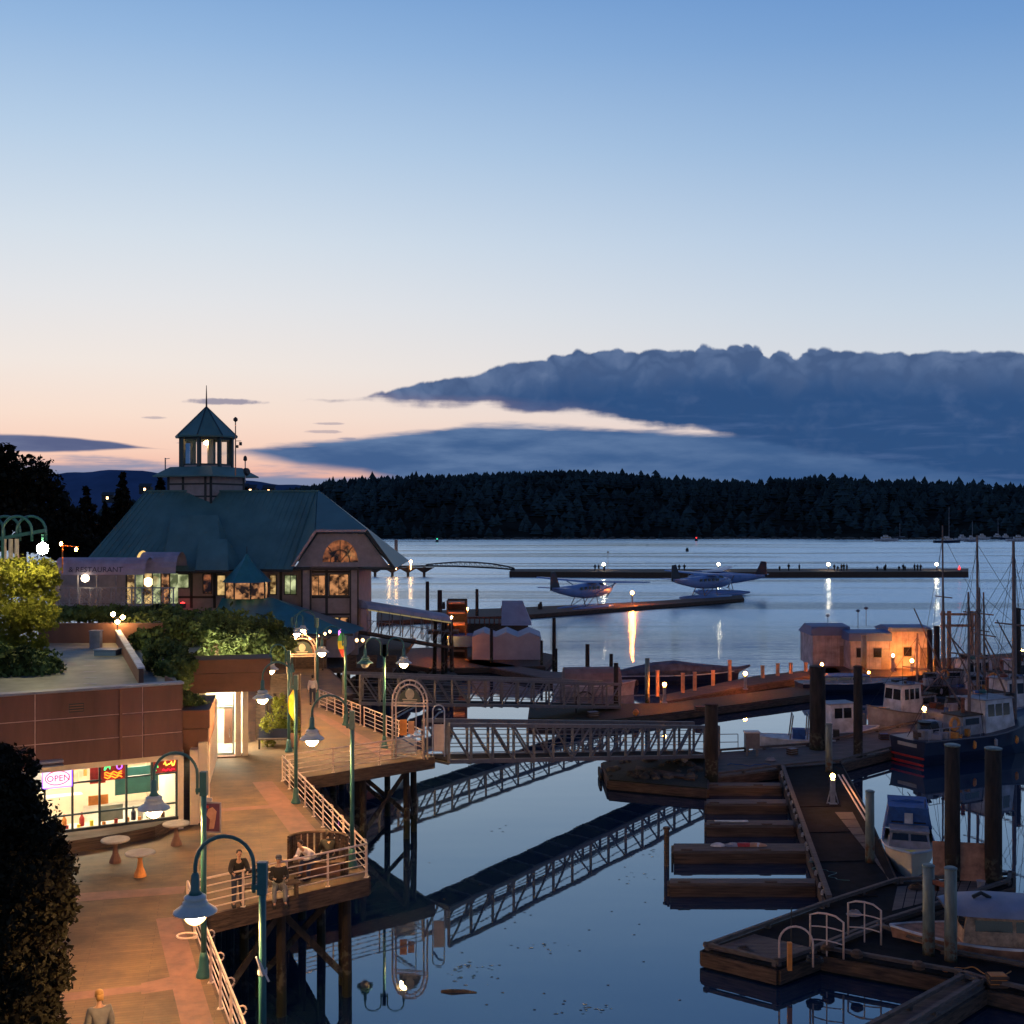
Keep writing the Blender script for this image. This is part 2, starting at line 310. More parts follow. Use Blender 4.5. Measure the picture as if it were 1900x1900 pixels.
# ---------------------------------------------------------------- mesh helpers
class MB:
    def __init__(s): s.v = []; s.f = []
    def add(s, vs, fs):
        o = len(s.v); s.v.extend([tuple(v) for v in vs]); s.f.extend([tuple(i+o for i in f) for f in fs]); return s
    def box(s, c, d, rz=0, rx=0, ry=0):
        m = Matrix.Rotation(rz, 3, 'Z') @ Matrix.Rotation(ry, 3, 'Y') @ Matrix.Rotation(rx, 3, 'X'); c = Vector(c)
        vs = [c + m @ Vector((sx*d[0]/2, sy*d[1]/2, sz*d[2]/2)) for sx in (-1,1) for sy in (-1,1) for sz in (-1,1)]
        return s.add(vs, [(0,1,3,2),(4,6,7,5),(0,4,5,1),(2,3,7,6),(0,2,6,4),(1,5,7,3)])
    def bx(s, x0, x1, y0, y1, z0, z1): return s.box(((x0+x1)/2,(y0+y1)/2,(z0+z1)/2), (x1-x0,y1-y0,z1-z0))
    def beam(s, p, q, w_, h=None, up=(0,0,1)):
        h = h or w_; p, q = Vector(p), Vector(q); d = (q-p).normalized(); u = Vector(up)
        if abs(d.dot(u)) > .98: u = Vector((0,1,0))
        r = d.cross(u).normalized(); u = r.cross(d).normalized()
        vs = [e + r*a*w_/2 + u*b*h/2 for e in (p, q) for a, b in ((-1,-1),(1,-1),(1,1),(-1,1))]
        return s.add(vs, [(0,3,2,1),(4,5,6,7),(0,1,5,4),(1,2,6,5),(2,3,7,6),(3,0,4,7)])
    def tube(s, pts, r, n=8, close=False):
        pts = [Vector(p) for p in pts]; rs = r if isinstance(r, (list,tuple)) else [r]*len(pts); rings = []; N = len(pts)
        prev = None
        for i, p in enumerate(pts):
            if close: d = (pts[(i+1)%N]-pts[i-1]).normalized()
            else: d = (pts[min(i+1,N-1)]-pts[max(i-1,0)]).normalized()
            if prev is None:
                a = d.cross(Vector((0,0,1)) if abs(d.z) < .9 else Vector((1,0,0))).normalized()
            else: a = (prev - d*prev.dot(d)).normalized()
            prev = a; b = d.cross(a)
            rings.append([p + (a*math.cos(t)+b*math.sin(t))*rs[i] for t in [2*math.pi*k/n for k in range(n)]])
        o = len(s.v)
        for rg in rings: s.v.extend([tuple(v) for v in rg])
        L = N if close else N-1
        for i in range(L):
            j = (i+1) % N
            for k in range(n): s.f.append((o+i*n+k, o+i*n+(k+1)%n, o+j*n+(k+1)%n, o+j*n+k))
        if not close:
            s.f.append(tuple(o+k for k in range(n))[::-1]); s.f.append(tuple(o+(N-1)*n+k for k in range(n)))
        return s
    def cyl(s, p, q, r, r2=None, n=12): return s.tube([p, q], [r, r if r2 is None else r2], n)
    def lathe(s, c, prof, n=16, a0=0):
        c = Vector(c); o = len(s.v)
        for r, z in prof:
            for k in range(n):
                t = a0+2*math.pi*k/n; s.v.append((c.x+r*math.cos(t), c.y+r*math.sin(t), c.z+z))
        for i in range(len(prof)-1):
            for k in range(n): s.f.append((o+i*n+k, o+i*n+(k+1)%n, o+(i+1)*n+(k+1)%n, o+(i+1)*n+k))
        s.f.append(tuple(o+k for k in range(n))[::-1]); s.f.append(tuple(o+(len(prof)-1)*n+k for k in range(n)))
        return s
    def prism(s, poly, z0, z1):
        n = len(poly); o = len(s.v)
        s.v.extend([(p[0],p[1],z0) for p in poly]); s.v.extend([(p[0],p[1],z1) for p in poly])
        s.f.append(tuple(o+i for i in range(n))[::-1]); s.f.append(tuple(o+n+i for i in range(n)))
        for i in range(n): j=(i+1)%n; s.f.append((o+i,o+j,o+n+j,o+n+i))
        return s
    def poly(s, pts, th=None):
        """flat polygon, given thickness along its normal"""
        P = [Vector(p) for p in pts]; n = len(P)
        if th is None: return s.add(P, [tuple(range(n))])
        nn = (P[1]-P[0]).cross(P[2]-P[0]).normalized()*th
        s.add(P + [p+nn for p in P], [tuple(range(n))[::-1], tuple(range(n,2*n))] + [(i,(i+1)%n,n+(i+1)%n,n+i) for i in range(n)])
        return s
    def build(s, name, m, parent=None, world=False, smooth=False, kind=None, label=None):
        me = bpy.data.meshes.new(name)
        vs = s.v
        if world and parent is not None:
            top = parent
            while top.parent: top = top.parent
            L = top.location; vs = [(v[0]-L.x, v[1]-L.y, v[2]-L.z) for v in vs]
        me.from_pydata(vs, [], s.f); me.validate(); me.update()
        if smooth: me.polygons.foreach_set('use_smooth', [True]*len(me.polygons))
        o = bpy.data.objects.new(name, me); COL.objects.link(o)
        me.materials.append(M[m] if isinstance(m, str) else m)
        if parent is not None: o.parent = parent
        if kind: o['kind'] = kind
        if label: o['label'] = label
        return o
def tag(o, label, cat, group=None):
    o['label'] = label; o['category'] = cat
    if group: o['group'] = group
    return o
def thing(name, label, cat, loc=(0,0,0), rz=0, group=None):
    o = bpy.data.objects.new(name, None); COL.objects.link(o); o.location = loc; o.rotation_euler = (0,0,rz)
    o.empty_display_size = .2
    return tag(o, label, cat, group)
def dup(o, label=None, loc=None, rz=None, group=None, parent=None):
    c = o.copy(); COL.objects.link(c)
    if parent is not None: c.parent = parent
    if label: c['label'] = label
    if loc is not None: c.location = loc
    if rz is not None: c.rotation_euler = (0,0,rz)
    if group: c['group'] = group
    for ch in list(o.children): dup(ch, parent=c)
    return c
def fastmesh(name, verts, faces4, m, parent=None, smooth=False):
    me = bpy.data.meshes.new(name); nv = len(verts); nf, k = faces4.shape
    me.vertices.add(nv); me.vertices.foreach_set('co', verts.astype(np.float32).ravel())
    me.loops.add(nf*k); me.loops.foreach_set('vertex_index', faces4.astype(np.int32).ravel())
    me.polygons.add(nf); me.polygons.foreach_set('loop_start', np.arange(0, nf*k, k, dtype=np.int32))
    me.polygons.foreach_set('loop_total', np.full(nf, k, dtype=np.int32))
    me.update(calc_edges=True)
    if smooth: me.polygons.foreach_set('use_smooth', [True]*nf)
    o = bpy.data.objects.new(name, me); COL.objects.link(o); me.materials.append(M[m])
    if parent is not None: o.parent = parent
    return o
def leaves(name, blobs, n, size, m, parent=None, shell=.45, droop=0):
    """leaf quads scattered through ellipsoids (cx,cy,cz,rx,ry,rz)"""
    big = list(blobs); blobs = list(blobs)
    for q in big:
        for _ in range(7):
            d = rng.normal(size=3); d /= np.linalg.norm(d); k = rng.uniform(.22,.42)
            blobs.append((q[0]+d[0]*q[3]*.95, q[1]+d[1]*q[4]*.95, q[2]+abs(d[2])*q[5]*.95*(1 if d[2]>-.4 else -1), q[3]*k, q[4]*k, q[5]*k*.9))
    vol = np.array([b[3]*b[4]*b[5] for b in blobs])**.7; vol /= vol.sum(); out = []
    for b, fr in zip(blobs, vol):
        k = max(20, int(n*fr)); d = rng.normal(size=(k,3)); d /= np.linalg.norm(d, axis=1)[:,None]
        lump = 1 + .16*np.sin(d[:,0]*7+b[0]*3)*np.cos(d[:,1]*6+b[1]) + .12*np.sin(d[:,2]*9+b[2]*5)
        r = (shell + (1-shell)*rng.random(k)**.6)*lump*(1+.05*rng.normal(size=k))
        out.append(np.array(b[:3]) + d*r[:,None]*np.array(b[3:6]))
    P = np.concatenate(out); N = len(P)
    a = rng.normal(size=(N,3)); a /= np.linalg.norm(a,axis=1)[:,None]; b2 = rng.normal(size=(N,3)); b2 -= a*(a*b2).sum(1)[:,None]; b2 /= np.linalg.norm(b2,axis=1)[:,None]
    s = size*(.5+1.3*rng.random(N)**2)[:,None]; a = a*s; b2 = b2*s*.55
    v = np.stack([P-a, P+b2, P+a, P-b2], 1).reshape(-1,3)
    if parent is not None: v = v - np.array(parent.location)
    return fastmesh(name, v, np.arange(N*4).reshape(-1,4), m, parent)
def text_mesh(txt, size, depth, name, m, parent, mtx):
    cu = bpy.data.curves.new(name, 'FONT'); cu.body = txt; cu.size = size; cu.extrude = depth; cu.resolution_u = 2
    o = bpy.data.objects.new('t', cu); COL.objects.link(o); dg = bpy.context.evaluated_depsgraph_get()
    me = bpy.data.meshes.new_from_object(o.evaluated_get(dg)); me.name = name; bpy.data.objects.remove(o)
    me.transform(mtx); me.materials.clear(); me.materials.append(M[m])
    r = bpy.data.objects.new(name, me); COL.objects.link(r); r.parent = parent; return r
ORD = ['first','second','third','fourth','fifth','sixth','seventh','eighth','ninth','tenth','eleventh','twelfth','thirteenth','fourteenth','fifteenth','sixteenth','seventeenth','eighteenth','nineteenth','twentieth','twenty-first','twenty-second','twenty-third','twenty-fourth','twenty-fifth','twenty-sixth','twenty-seventh','twenty-eighth']
def arc(c, r, a0, a1, n, ax=(1,0,0), up=(0,0,1)):
    c, ax, up = Vector(c), Vector(ax), Vector(up)
    return [c + ax*r*math.cos(t) + up*r*math.sin(t) for t in [a0+(a1-a0)*i/(n-1) for i in range(n)]]
# ================================================================ SETTING
def structure(o): o['kind'] = 'structure'; return o
# water
wm = bpy.data.materials.new('water'); wm.use_nodes = True; wm.node_tree.nodes.clear(); n = NT(wm.node_tree); M['water'] = wm
t = n.n('ShaderNodeTexCoord'); spn = n.n('ShaderNodeSeparateXYZ', {0: t.outputs['Object']})
def wn(sx, sy, det, loc=0):
    mp = n.n('ShaderNodeMapping', {0: t.outputs['Object'], 'Scale': (sx, sy, 1), 'Location': (loc, loc, 0)})
    return n.n('ShaderNodeTexNoise', {'Vector': mp.outputs[0], 'Scale': 1.0, 'Detail': det, 'Roughness': .55}).outputs[0]
band = wn(.004, .05, 3, 4.4); rip = wn(.35, 1.6, 4, 2.0); swell = wn(.02, .14, 3, 9.0); fine = wn(1.2, 5, 3, 1)
yy = n.m('ADD', spn.outputs[1], n.m('MULTIPLY', n.m('SUBTRACT', band, .5), 90))
far = n.sstep(yy, 100, 190)
calm = n.sstep(band, .50, .60)
ro = n.m('ADD', .012, n.m('MULTIPLY', far, n.m('SUBTRACT', .26, n.m('MULTIPLY', calm, .13))))
hgt = n.m('ADD', n.m('MULTIPLY', rip, n.m('MULTIPLY', far, .24)), n.m('ADD', n.m('MULTIPLY', swell, n.m('MULTIPLY', far, .14)), n.m('ADD', n.m('MULTIPLY', fine, .0008), n.m('MULTIPLY', wn(.10, .22, 2, 5), .02))))
bp = n.n('ShaderNodeBump', {'Height': hgt, 'Strength': .5, 'Distance': 1.0})
gl = n.n('ShaderNodeBsdfGlossy', {0: (.78, .90, 1, 1), 1: ro, 'Normal': bp.outputs[0]})
df = n.n('ShaderNodeBsdfDiffuse', {0: (.009, .028, .065, 1)})
fr = n.n('ShaderNodeFresnel', {0: 1.8, 'Normal': bp.outputs[0]})
mx = n.n('ShaderNodeMixShader', {0: n.m('ADD', n.m('MULTIPLY', fr.outputs[0], 1.32), .02, clamp=True), 1: df.outputs[0], 2: gl.outputs[0]})
n.n('ShaderNodeOutputMaterial', {0: mx.outputs[0]})
structure(MB().add([(-7000,-300,0),(7000,-300,0),(7000,12000,0),(-7000,12000,0)], [(0,1,2,3)]).build('water', 'water'))

# island terrain and its wood
TOP = [(380,925),(480,908),(540,905),(600,890),(700,881),(800,877),(900,873),(1000,869),(1100,868),(1180,876),(1250,882),(1400,887),(1500,879),(1600,884),(1800,892),(1900,897),(2400,902),(3200,905)]
def topy(px): return float(np.interp(px, [a for a,_ in TOP], [b for _,b in TOP]))
YS = [742, 756, 775, 830, 900, 980, 1100, 1300]
def gz(X, Y):
    px = 950 + X*F/985.; ridge = CZ + (HY-topy(px))*985/F - 10.5
    k = max(0., min(1., (Y-748-6*math.sin(X*.013)-3*math.sin(X*.05))/235.)); k = k*k*(3-2*k)
    hump = 1 + .06*math.sin(X*.021+Y*.01)+.04*math.sin(X*.06)
    z = -1.5 + (ridge+1.5)*(k**.75)*(1 if k > .97 else hump if k < .8 else 1)
    if Y > 1000: z *= max(0, 1-(Y-1000)/320.)
    return z
xs = np.arange(-330, 1500, 10.); vs = []; fs = []
for Y in YS:
    for X in xs: vs.append((X, Y, gz(X, Y)))
nx = len(xs)
for j in range(len(YS)-1):
    for i in range(nx-1): fs.append((j*nx+i, j*nx+i+1, (j+1)*nx+i+1, (j+1)*nx+i))
structure(MB().add(vs, fs).build('island_terrain', 'island_ground', smooth=True))
# pale shore rocks strip of the island
vb = MB()
for i in range(150):
    X = -60 + i*4.2 + random.uniform(-2,2); w_ = random.uniform(1.5,4); Y = 756+6*math.sin(X*.013)+3*math.sin(X*.05)+random.uniform(-3,1)
    vb.lathe((X, Y, -.3), [(w_, 0), (w_*.85, random.uniform(.5,1.1)), (w_*.35, random.uniform(1.2,1.9))], 6, random.random()*6)
vb.build('shore_rocks', 'rock', kind='stuff')
def conifer_template(seed, n=7, tiers=5):
    rr = random.Random(seed); V_ = []; F_ = []
    for tI in range(tiers):
        z0 = .12 + .80*tI/tiers; z1 = z0 + .34; r = .20*(1-tI/tiers*.82)*rr.uniform(.8,1.2); o = len(V_)
        for k in range(n):
            a = 2*math.pi*k/n + rr.random(); q = r*rr.uniform(.6,1.3); V_.append((q*math.cos(a), q*math.sin(a), z0+rr.uniform(-.03,.03)))
        V_.append((rr.uniform(-.01,.01), 0, min(1, z1)))
        for k in range(n): F_.append((o+k, o+(k+1)%n, o+n))
    return np.array(V_), np.array(F_)
temps = [conifer_template(s) for s in range(6)]
Vs = []; Fs = []; off = 0
for i in range(5200):
    X = random.uniform(-300, 780) if i % 5 else random.uniform(600, 1400)
    Y = 752 + 245*random.random()**.8 + 6*math.sin(X*.013)
    if i % 6 == 0: Y = random.uniform(955, 1000)
    z = gz(X, Y)
    if z < .2: continue
    T, Fc = temps[i % 6]; h = random.uniform(7, 11) * (1.35 if random.random() < .06 else 1) * (.8 if Y < 790 else 1)
    fat = random.uniform(1.5, 3.0); a = random.random()*6.28; c_, s_ = math.cos(a), math.sin(a)
    P = T * np.array([h*fat, h*fat, h]); P = np.stack([P[:,0]*c_-P[:,1]*s_+X, P[:,0]*s_+P[:,1]*c_+Y, P[:,2]+z-1], 1)
    Vs.append(P); Fs.append(Fc+off); off += len(P)
fo = fastmesh('island_forest', np.concatenate(Vs), np.concatenate(Fs), 'conifer'); fo['kind'] = 'stuff'
# far hill, its distance haze painted in as blue
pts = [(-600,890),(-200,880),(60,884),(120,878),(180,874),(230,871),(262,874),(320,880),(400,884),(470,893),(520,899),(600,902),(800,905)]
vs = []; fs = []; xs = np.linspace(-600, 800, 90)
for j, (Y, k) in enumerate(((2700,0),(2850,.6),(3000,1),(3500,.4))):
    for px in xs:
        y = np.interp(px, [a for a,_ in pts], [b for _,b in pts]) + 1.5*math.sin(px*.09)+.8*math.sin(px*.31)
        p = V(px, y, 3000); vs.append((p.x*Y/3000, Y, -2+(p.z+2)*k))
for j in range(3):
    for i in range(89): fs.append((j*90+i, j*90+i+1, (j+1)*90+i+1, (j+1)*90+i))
structure(MB().add(vs, fs).build('far_hill', 'hill_far_haze', smooth=True))
# land behind and under the buildings on the left
vs = []; fs = []
prof = [(0, -1.2), (3, .3), (7, 2.4), (10, 3.3), (40, 3.4), (400, 5)]
line = [(-12.5,12),(-15,24),(-18,36),(-22,50),(-22,62),(-23,75),(-27,88),(-34,102),(-42,116),(-60,150),(-90,200),(-180,330),(-500,900)]
for (X, Y) in line:
    for d, z in prof: vs.append((X-d, Y, z+.25*math.sin(X*3+d)))
for j in range(len(line)-1):
    for i in range(5): fs.append((j*6+i, j*6+i+1, (j+1)*6+i+1, (j+1)*6+i))
structure(MB().add(vs, fs).build('shore_terrain', 'rock', smooth=True))

# ---------------------------------------------------------------- boardwalk
Pa = G(348,1705,DECK); Pb = G(681,1628,DECK); Pc = G(524,1449,DECK); Pd = G(803,1404,DECK); Pe = G(592,1312,DECK); Pz = G(457,2003,DECK)
Pz = Pa + (Pz-Pa)*1.6
Pf = Vector((-10.3, 77.5, DECK)); Pg = Vector((-14.5, 92, DECK))
outline = [Pz, Pa, Pb, Pc, Pd, Pe, Pf, Pg, Vector((-30,92,DECK)), Vector((-30,Pz.y,DECK))]
# inward shift for the paving, the timber kerb runs round its edge
bw = MB().prism([(p.x,p.y) for p in outline], DECK-.30, DECK)
bwo = structure(bw.build('boardwalk', 'pavement'))
def sub(a, b, k): return a + (b-a)*k
fas = MB()
for a, b in ((Pz,Pa),(Pa,Pb),(Pb,Pc),(Pc,Pd),(Pd,Pe),(Pe,Pf),(Pf,Pg)):
    d = (b-a).normalized(); nrm = Vector((d.y,-d.x,0))*.06
    fb = MB().beam(a+nrm+Vector((0,0,-.27)), b+nrm+Vector((0,0,-.27)), .12, .56).build('edge_beam', 'timber_h', bwo)
SC = [0]
def strip(pts, name='paver_band'):
    SC[0] += .004
    P = [G(px,py,DECK) for px,py in pts]
    return MB().poly([p+Vector((0,0,SC[0])) for p in P]).build(name, 'paver_pink', bwo)
strip([(289,1705),(335,1700),(415,1960),(355,1980)]); strip([(60,1664),(60,1680),(340,1658),(345,1644)])
strip([(60,1850),(60,1866),(331,1832),(327,1822)]); strip([(262,1826),(262,1846),(327,1836),(322,1812)])
strip([(468,1452),(505,1450),(590,1545),(548,1560)]); strip([(395,1502),(395,1508),(512,1500),(508,1494)])
strip([(575,1322),(592,1322),(735,1400),(700,1402)]); strip([(640,1600),(560,1620),(556,1610),(630,1592)])
# timber frame under the walk
pile_pts = []
def under(a, b, inward, rows, step, ph=.8):
    d = (b-a); L = d.length; d.normalize(); nrm = Vector((-d.y, d.x, 0))*inward; k = ph
    while k < L:
        for r_ in rows: pile_pts.append(a + d*k + nrm*r_)
        k += step
under(Pz, Pa, 1, (.5, 3.5), 3.3, 1.2); under(Pa, Pb, 1, (.45,), 2.35, .9); under(Pb, Pc, -1 if False else 1, (.5, 3.2), 3.4, 1.3)
under(Pc, Pd, 1, (.5,), 2.45, 2.0); under(Pd, Pe, 1, (.5, 3.4), 3.4, 1.2); under(Pe, Pf, 1, (.5,), 3.2); under(Pf, Pg, 1, (.5,3), 4)
frame = MB()
under_rows = []
for i, p in enumerate(pile_pts):
    o = MB().tube([(0,0,-2-0),(.03,0,.6),(0,.02,DECK-.3)], [.17,.16,.15], 9).build('timber_pile', 'pile_black')
    o.location = (p.x, p.y, 0)
    tag(o, f'dark timber pile holding up the boardwalk, {ORD[i] if i < 28 else "one"} of the row counted from the near end' if i < 28 else f'dark timber pile under the far boardwalk, {ORD[i-28]} of that row counted towards the restaurant', 'pile', 'piles under the boardwalk')
for i in range(len(pile_pts)-1):
    a, b = pile_pts[i], pile_pts[i+1]
    if (a-b).length < 4.2:
        frame.beam(a+Vector((0,0,DECK-.45-a.z)), b+Vector((0,0,DECK-.45-b.z)), .16, .26)
        if i % 2 == 0: frame.beam((a.x,a.y,.6), (b.x,b.y,DECK-.6), .07, .2)
        else: frame.beam((a.x,a.y,DECK-.6), (b.x,b.y,.6), .07, .2)
frame.build('cross_bracing', 'pile_black', bwo)

# ---------------------------------------------------------------- railings
def railing(pts, label, z=DECK, h=1.08, step=1.6, n=5, curls=False, m='rail_paint', name='railing'):
    o = thing(name, label, 'railing', (pts[0].x, pts[0].y, z), 0, 'railings along the boardwalk'); L0 = Vector((pts[0].x,pts[0].y,z))
    for a, b in zip(pts[:-1], pts[1:]):
        a = Vector((a.x,a.y,z))-L0; b = Vector((b.x,b.y,z))-L0; L = (b-a).length; k = max(1, round(L/step)); d = (b-a)/L
        out = Vector((d.y,-d.x,0))
        for i in range(k+1):
            p = a + d*min(L-.04, max(.04, L*i/k))
            MB().beam(p, p+Vector((0,0,h-.02)), .06, .05).box(p+Vector((0,0,.008)), (.14,.14,.016)).build('post', m, o)
        MB().tube([a+Vector((0,0,h)), b+Vector((0,0,h))], .033, 8).build('top_rail', m, o, smooth=True)
        for j in range(1, n):
            zz = h*j/n
            MB().tube([a+Vector((0,0,zz))+out*.02, b+Vector((0,0,zz))+out*.02], .019, 6).build('rail', m, o, smooth=True)
        if curls:
            for i in range(k):
                p = a + d*(L*(i+.5)/k) + out*.10
                MB().tube(arc(p+Vector((0,0,h-.16)), .10, 0, 2*math.pi*.95, 10, out), .02, 6).build('curl', m, o)
    return o
off = lambda a, b, k: (Vector(((b-a).y, -(b-a).x, 0)).normalized())*k
railing([Pz, Pa], 'pale pink metal railing running down the near right edge of the boardwalk', step=1.7, curls=True)
railing([Pa+Vector((.25,.1,0)), Pb], 'pale pink metal railing across the near deck corner where people stand', step=1.55)
railing([Pb, Pc], 'pale railing slanting up from the near deck corner past the teal lamp post', step=1.6, curls=True)
railing([Pc+Vector((.05,.15,0)), sub(Pc,Pd,.93)], 'pale railing along the front of the second deck bay, ending at the arched gate', step=2.2)
railing([sub(Pd,Pe,.06), sub(Pd,Pe,.55)], 'pale railing slanting back from the white gate panel', step=1.5, curls=True)
railing([sub(Pd,Pe,.58), sub(Pd,Pe,1.0)], 'short pale railing with curls near the far arched gate', step=1.5, curls=True)
# white hoop beside the near lamp post
hp = G(383,1790,DECK)
o = MB().tube([hp+Vector((-.5+.26*math.cos(a), .26*math.sin(a)*.8, .75)) for a in [2*math.pi*i/16 for i in range(16)]], .025, 6, True)
ho = o.build('pipe_hoop', 'rail_paint'); tag(ho, 'small pale pipe hoop sticking out from the railing beside a lamp post', 'hoop')

# ---------------------------------------------------------------- street lamps
def make_lamp(label, p, z=DECK, H=5.1, arms=((180,1.25,True),), banner=None, clamp=False, globe='globe_warm'):
    o = thing('street_lamp', label, 'street lamp', (p.x,p.y,z), 0, 'teal lamp posts along the boardwalk')
    MB().lathe((0,0,0), [(.20,0),(.20,.06),(.13,.22),(.11,.5),(.085,.62)], 14).build('base', 'teal_metal', o, smooth=True)
    MB().lathe((0,0,0), [(.072,.6),(.072,H*.5),(.066,H)], 14).build('pole', 'teal_metal', o, smooth=True)
    for (ang, span, lit) in arms:
        d = Vector((math.cos(R(ang)), math.sin(R(ang)), 0)); r = (span-.16)/2
        br = MB(); br.box((0,0,H-.25), (.17,.17,.60)); br.beam(d*.02+Vector((0,0,H-.42)), d*.2+Vector((0,0,H-.42)), .07, .10)
        br.build('bracket', 'teal_metal', o)
        c = d*(.16+r)+Vector((0,0,H-.02))
        pts = [d*.16+Vector((0,0,H-.52)), d*.16+Vector((0,0,H-.25))] + arc(c, r, math.pi, 0, 13, d) + [d*span+Vector((0,0,H-.20))]
        MB().tube(pts, .037, 8).build('arm', 'teal_metal', o, smooth=True)
        q = d*span+Vector((0,0,H))
        hd = MB().lathe(q, [(.05,-.15),(.075,-.2),(.085,-.48),(.13,-.55)], 14).build('lamp_head', 'teal_metal', o, smooth=True)
        MB().lathe(q, [(.14,-.55),(.205,-.59),(.205,-.63),(.165,-.65),(.23,-.69),(.23,-.73),(.24,-.745),(.40,-.86),(.405,-.885),(.24,-.875)], 18).build('shade', 'lamp_shade' if lit else 'teal_metal', hd)
        prof = [(.235,-.876)] + [(.235*math.cos(t), -.876-.26*math.sin(t)) for t in (.3,.6,.9,1.2,1.45)]
        MB().lathe(q, prof, 14).build('globe', globe if lit else 'dull_white', hd, smooth=True)
    if banner:
        cs, zb, zt, side = banner
        n_ = 12; k = len(cs)
        for i in range(k):
            pv = []
            for j in range(5):
                t_ = (i + j/4)/k; wv = .34*math.sin(math.pi*min(1, .15+.85*t_))**.6 if k > 1 else .26*math.sin(math.pi*t_)**.7
                pv.append((wv, zt-(zt-zb)*t_))
            P = [(side*.09, 0, z_) for _, z_ in pv] + [(side*(.09+wv), .02, z_) for wv, z_ in pv[::-1]]
            MB().poly(P, .008).build('banner', cs[i], o)
    if clamp:
        MB().cyl((0,0,H*.60),(0,0,H*.62),.09).beam((-.06,-.08,H*.66),(.14,-.1,H*.58),.03).beam((-.1,-.08,H*.67),(.02,-.1,H*.60),.03).build('banner_clamp', 'white_paint', o)
    return o
s22 = 22.2
make_lamp('closest teal lamp post standing in front of the deck corner, its clamp half way up', Vector((V(487,1700,22.2).x, 22.2, 0)), clamp=True)
make_lamp('teal lamp post on the near boardwalk, its shade hanging before the lit shop window', G(378,1812,DECK))
make_lamp('teal lamp post with a yellow teardrop banner by the slanting railing', G(549,1490,DECK), arms=((180,1.34,True),), banner=(['yellow'],3.3,4.6,-1))
make_lamp('teal lamp post rising behind the near deck corner, its lamp over the walkway', Vector((G(652,1612,DECK).x, 39.3, 0)), arms=((180,1.32,True),))
make_lamp('teal lamp post with a green and yellow banner near the far gate', G(641,1346,DECK), H=4.9, arms=((180,1.3,True),), banner=(['green','yellow','red'],3.75,5.1,-1))
make_lamp('double lamp post beside the railing end, left lamp dark and right lamp lit', G(713,1388,DECK), arms=((180,.95,False),(0,.97,True)))
make_lamp('thin teal lamp post left of the far arched gate with a round bright lamp', G(589,1300,DECK), arms=((180,1.3,True),))
make_lamp('lamp post by the planted patio beyond the glass door', G(536,1395,DECK), H=4.9, arms=((180,.9,True),), globe='globe_small')
make_lamp('far lamp post at the patio end of the boardwalk', Vector((-16.2, 88, 0)), H=4.0, arms=((0,.8,True),), globe='globe_small')
# ================================================================ LEFT BUILDINGS
SR = Vector((-12.3, 44.0, DECK)); SA = R(29.2)
shop = thing('snack_shop', 'brown panelled shop front with lit windows and overhanging fascia facing the near boardwalk', 'shop', SR, SA)
# local frame: x along the wall (left is negative), y into the building
W0 = -9.0
wl = MB(); wl.bx(W0, 0, -.02, .18, 0, .42); wl.build('sill_wall', 'brown_planter', shop)
MB().bx(W0, 0, 5.2, 5.35, 0, 5.0).build('back_wall', 'cream_wall', shop)
MB().bx(W0, 0, .18, 5.2, -.0, .05).build('shop_floor', 'concrete', shop)
MB().bx(W0, 0, .05, 5.2, 2.80, 2.9).build('ceiling', 'cream_wall', shop)
MB().bx(-.02, .2, .0, 6, 0, 2.9).build('side_wall', 'cream_wall', shop)
MB().bx(W0-.2, W0, 0, 6, 0, 2.9).build('side_wall', 'cream_wall', shop)
for i in range(3):
    MB().bx(-1.6-i*2.6, -.7-i*2.6, 1.4, 3.0, 2.76, 2.795).build('ceiling_light', 'shop_light', shop)
MB().bx(W0+.3, -2.9, 2.6, 3.1, .05, 1.1).bx(-6.5,-3.2,4.95,5.18,1.2,1.3).bx(-6.5,-3.2,4.95,5.18,1.9,2.0).build('counter', 'cream_wall', shop)
for i,(x0,x1,z0,z1,m_) in enumerate(((-2.9,-2.35,1.75,2.35,'red'),(-2.9,-2.2,.9,1.25,'orange'),(-1.9,-.3,1.1,2.1,'teal_metal'),(-6.2,-4.2,1.5,2.3,'white_paint'),(-4.0,-3.1,1.6,2.3,'peach'))):
    MB().bx(x0, x1, 1.2+.3*i, 1.25+.3*i, z0, z1).build('menu_board', m_, shop)
for i in range(44):
    x_ = -6.3+.14*i+.03*random.random(); z_ = (1.3,2.0,.42)[i%3]; h_ = random.uniform(.12,.26); y_ = 5.0 if i%3<2 else .35
    if i%3==2 and x_ < -3.9: continue
    MB().bx(x_,x_+.11,y_-.1,y_,z_,z_+h_).build('packet',['red','white_paint','orange','yellow','teal_metal','brown_planter','cream_wall'][random.randrange(7)],shop)
MB().bx(-2.7,-1.9,.35,.4,.55,1.1).build('poster', 'roof_gravel', shop)
for i,(x,m_) in enumerate(((-1.5,'navy'),(-1.25,'white_paint'),(-.95,'teal_metal'),(-.7,'orange'),(-4.9,'red'),(-4.4,'white_paint'),(-3.9,'orange'),(-5.6,'green'),(-3.3,'red'))):
    MB().lathe((x,.5,.44), [(.09,0),(.09,.28),(.04,.38),(.04,.5)], 8).build('bottle', m_, shop)
mull = [0-.06, -.95, -1.85, -2.78, -3.70, -4.62, -5.54, -6.46, -7.4, -8.4]
fr_ = MB().bx(W0, 0, -.05, .08, .40, .50).build('window_sill', 'trim_dark', shop)
for x in mull: MB().bx(x-.035, x+.035, -.04, .06, .5, 2.8).build('mullion', 'teal_dark', shop)
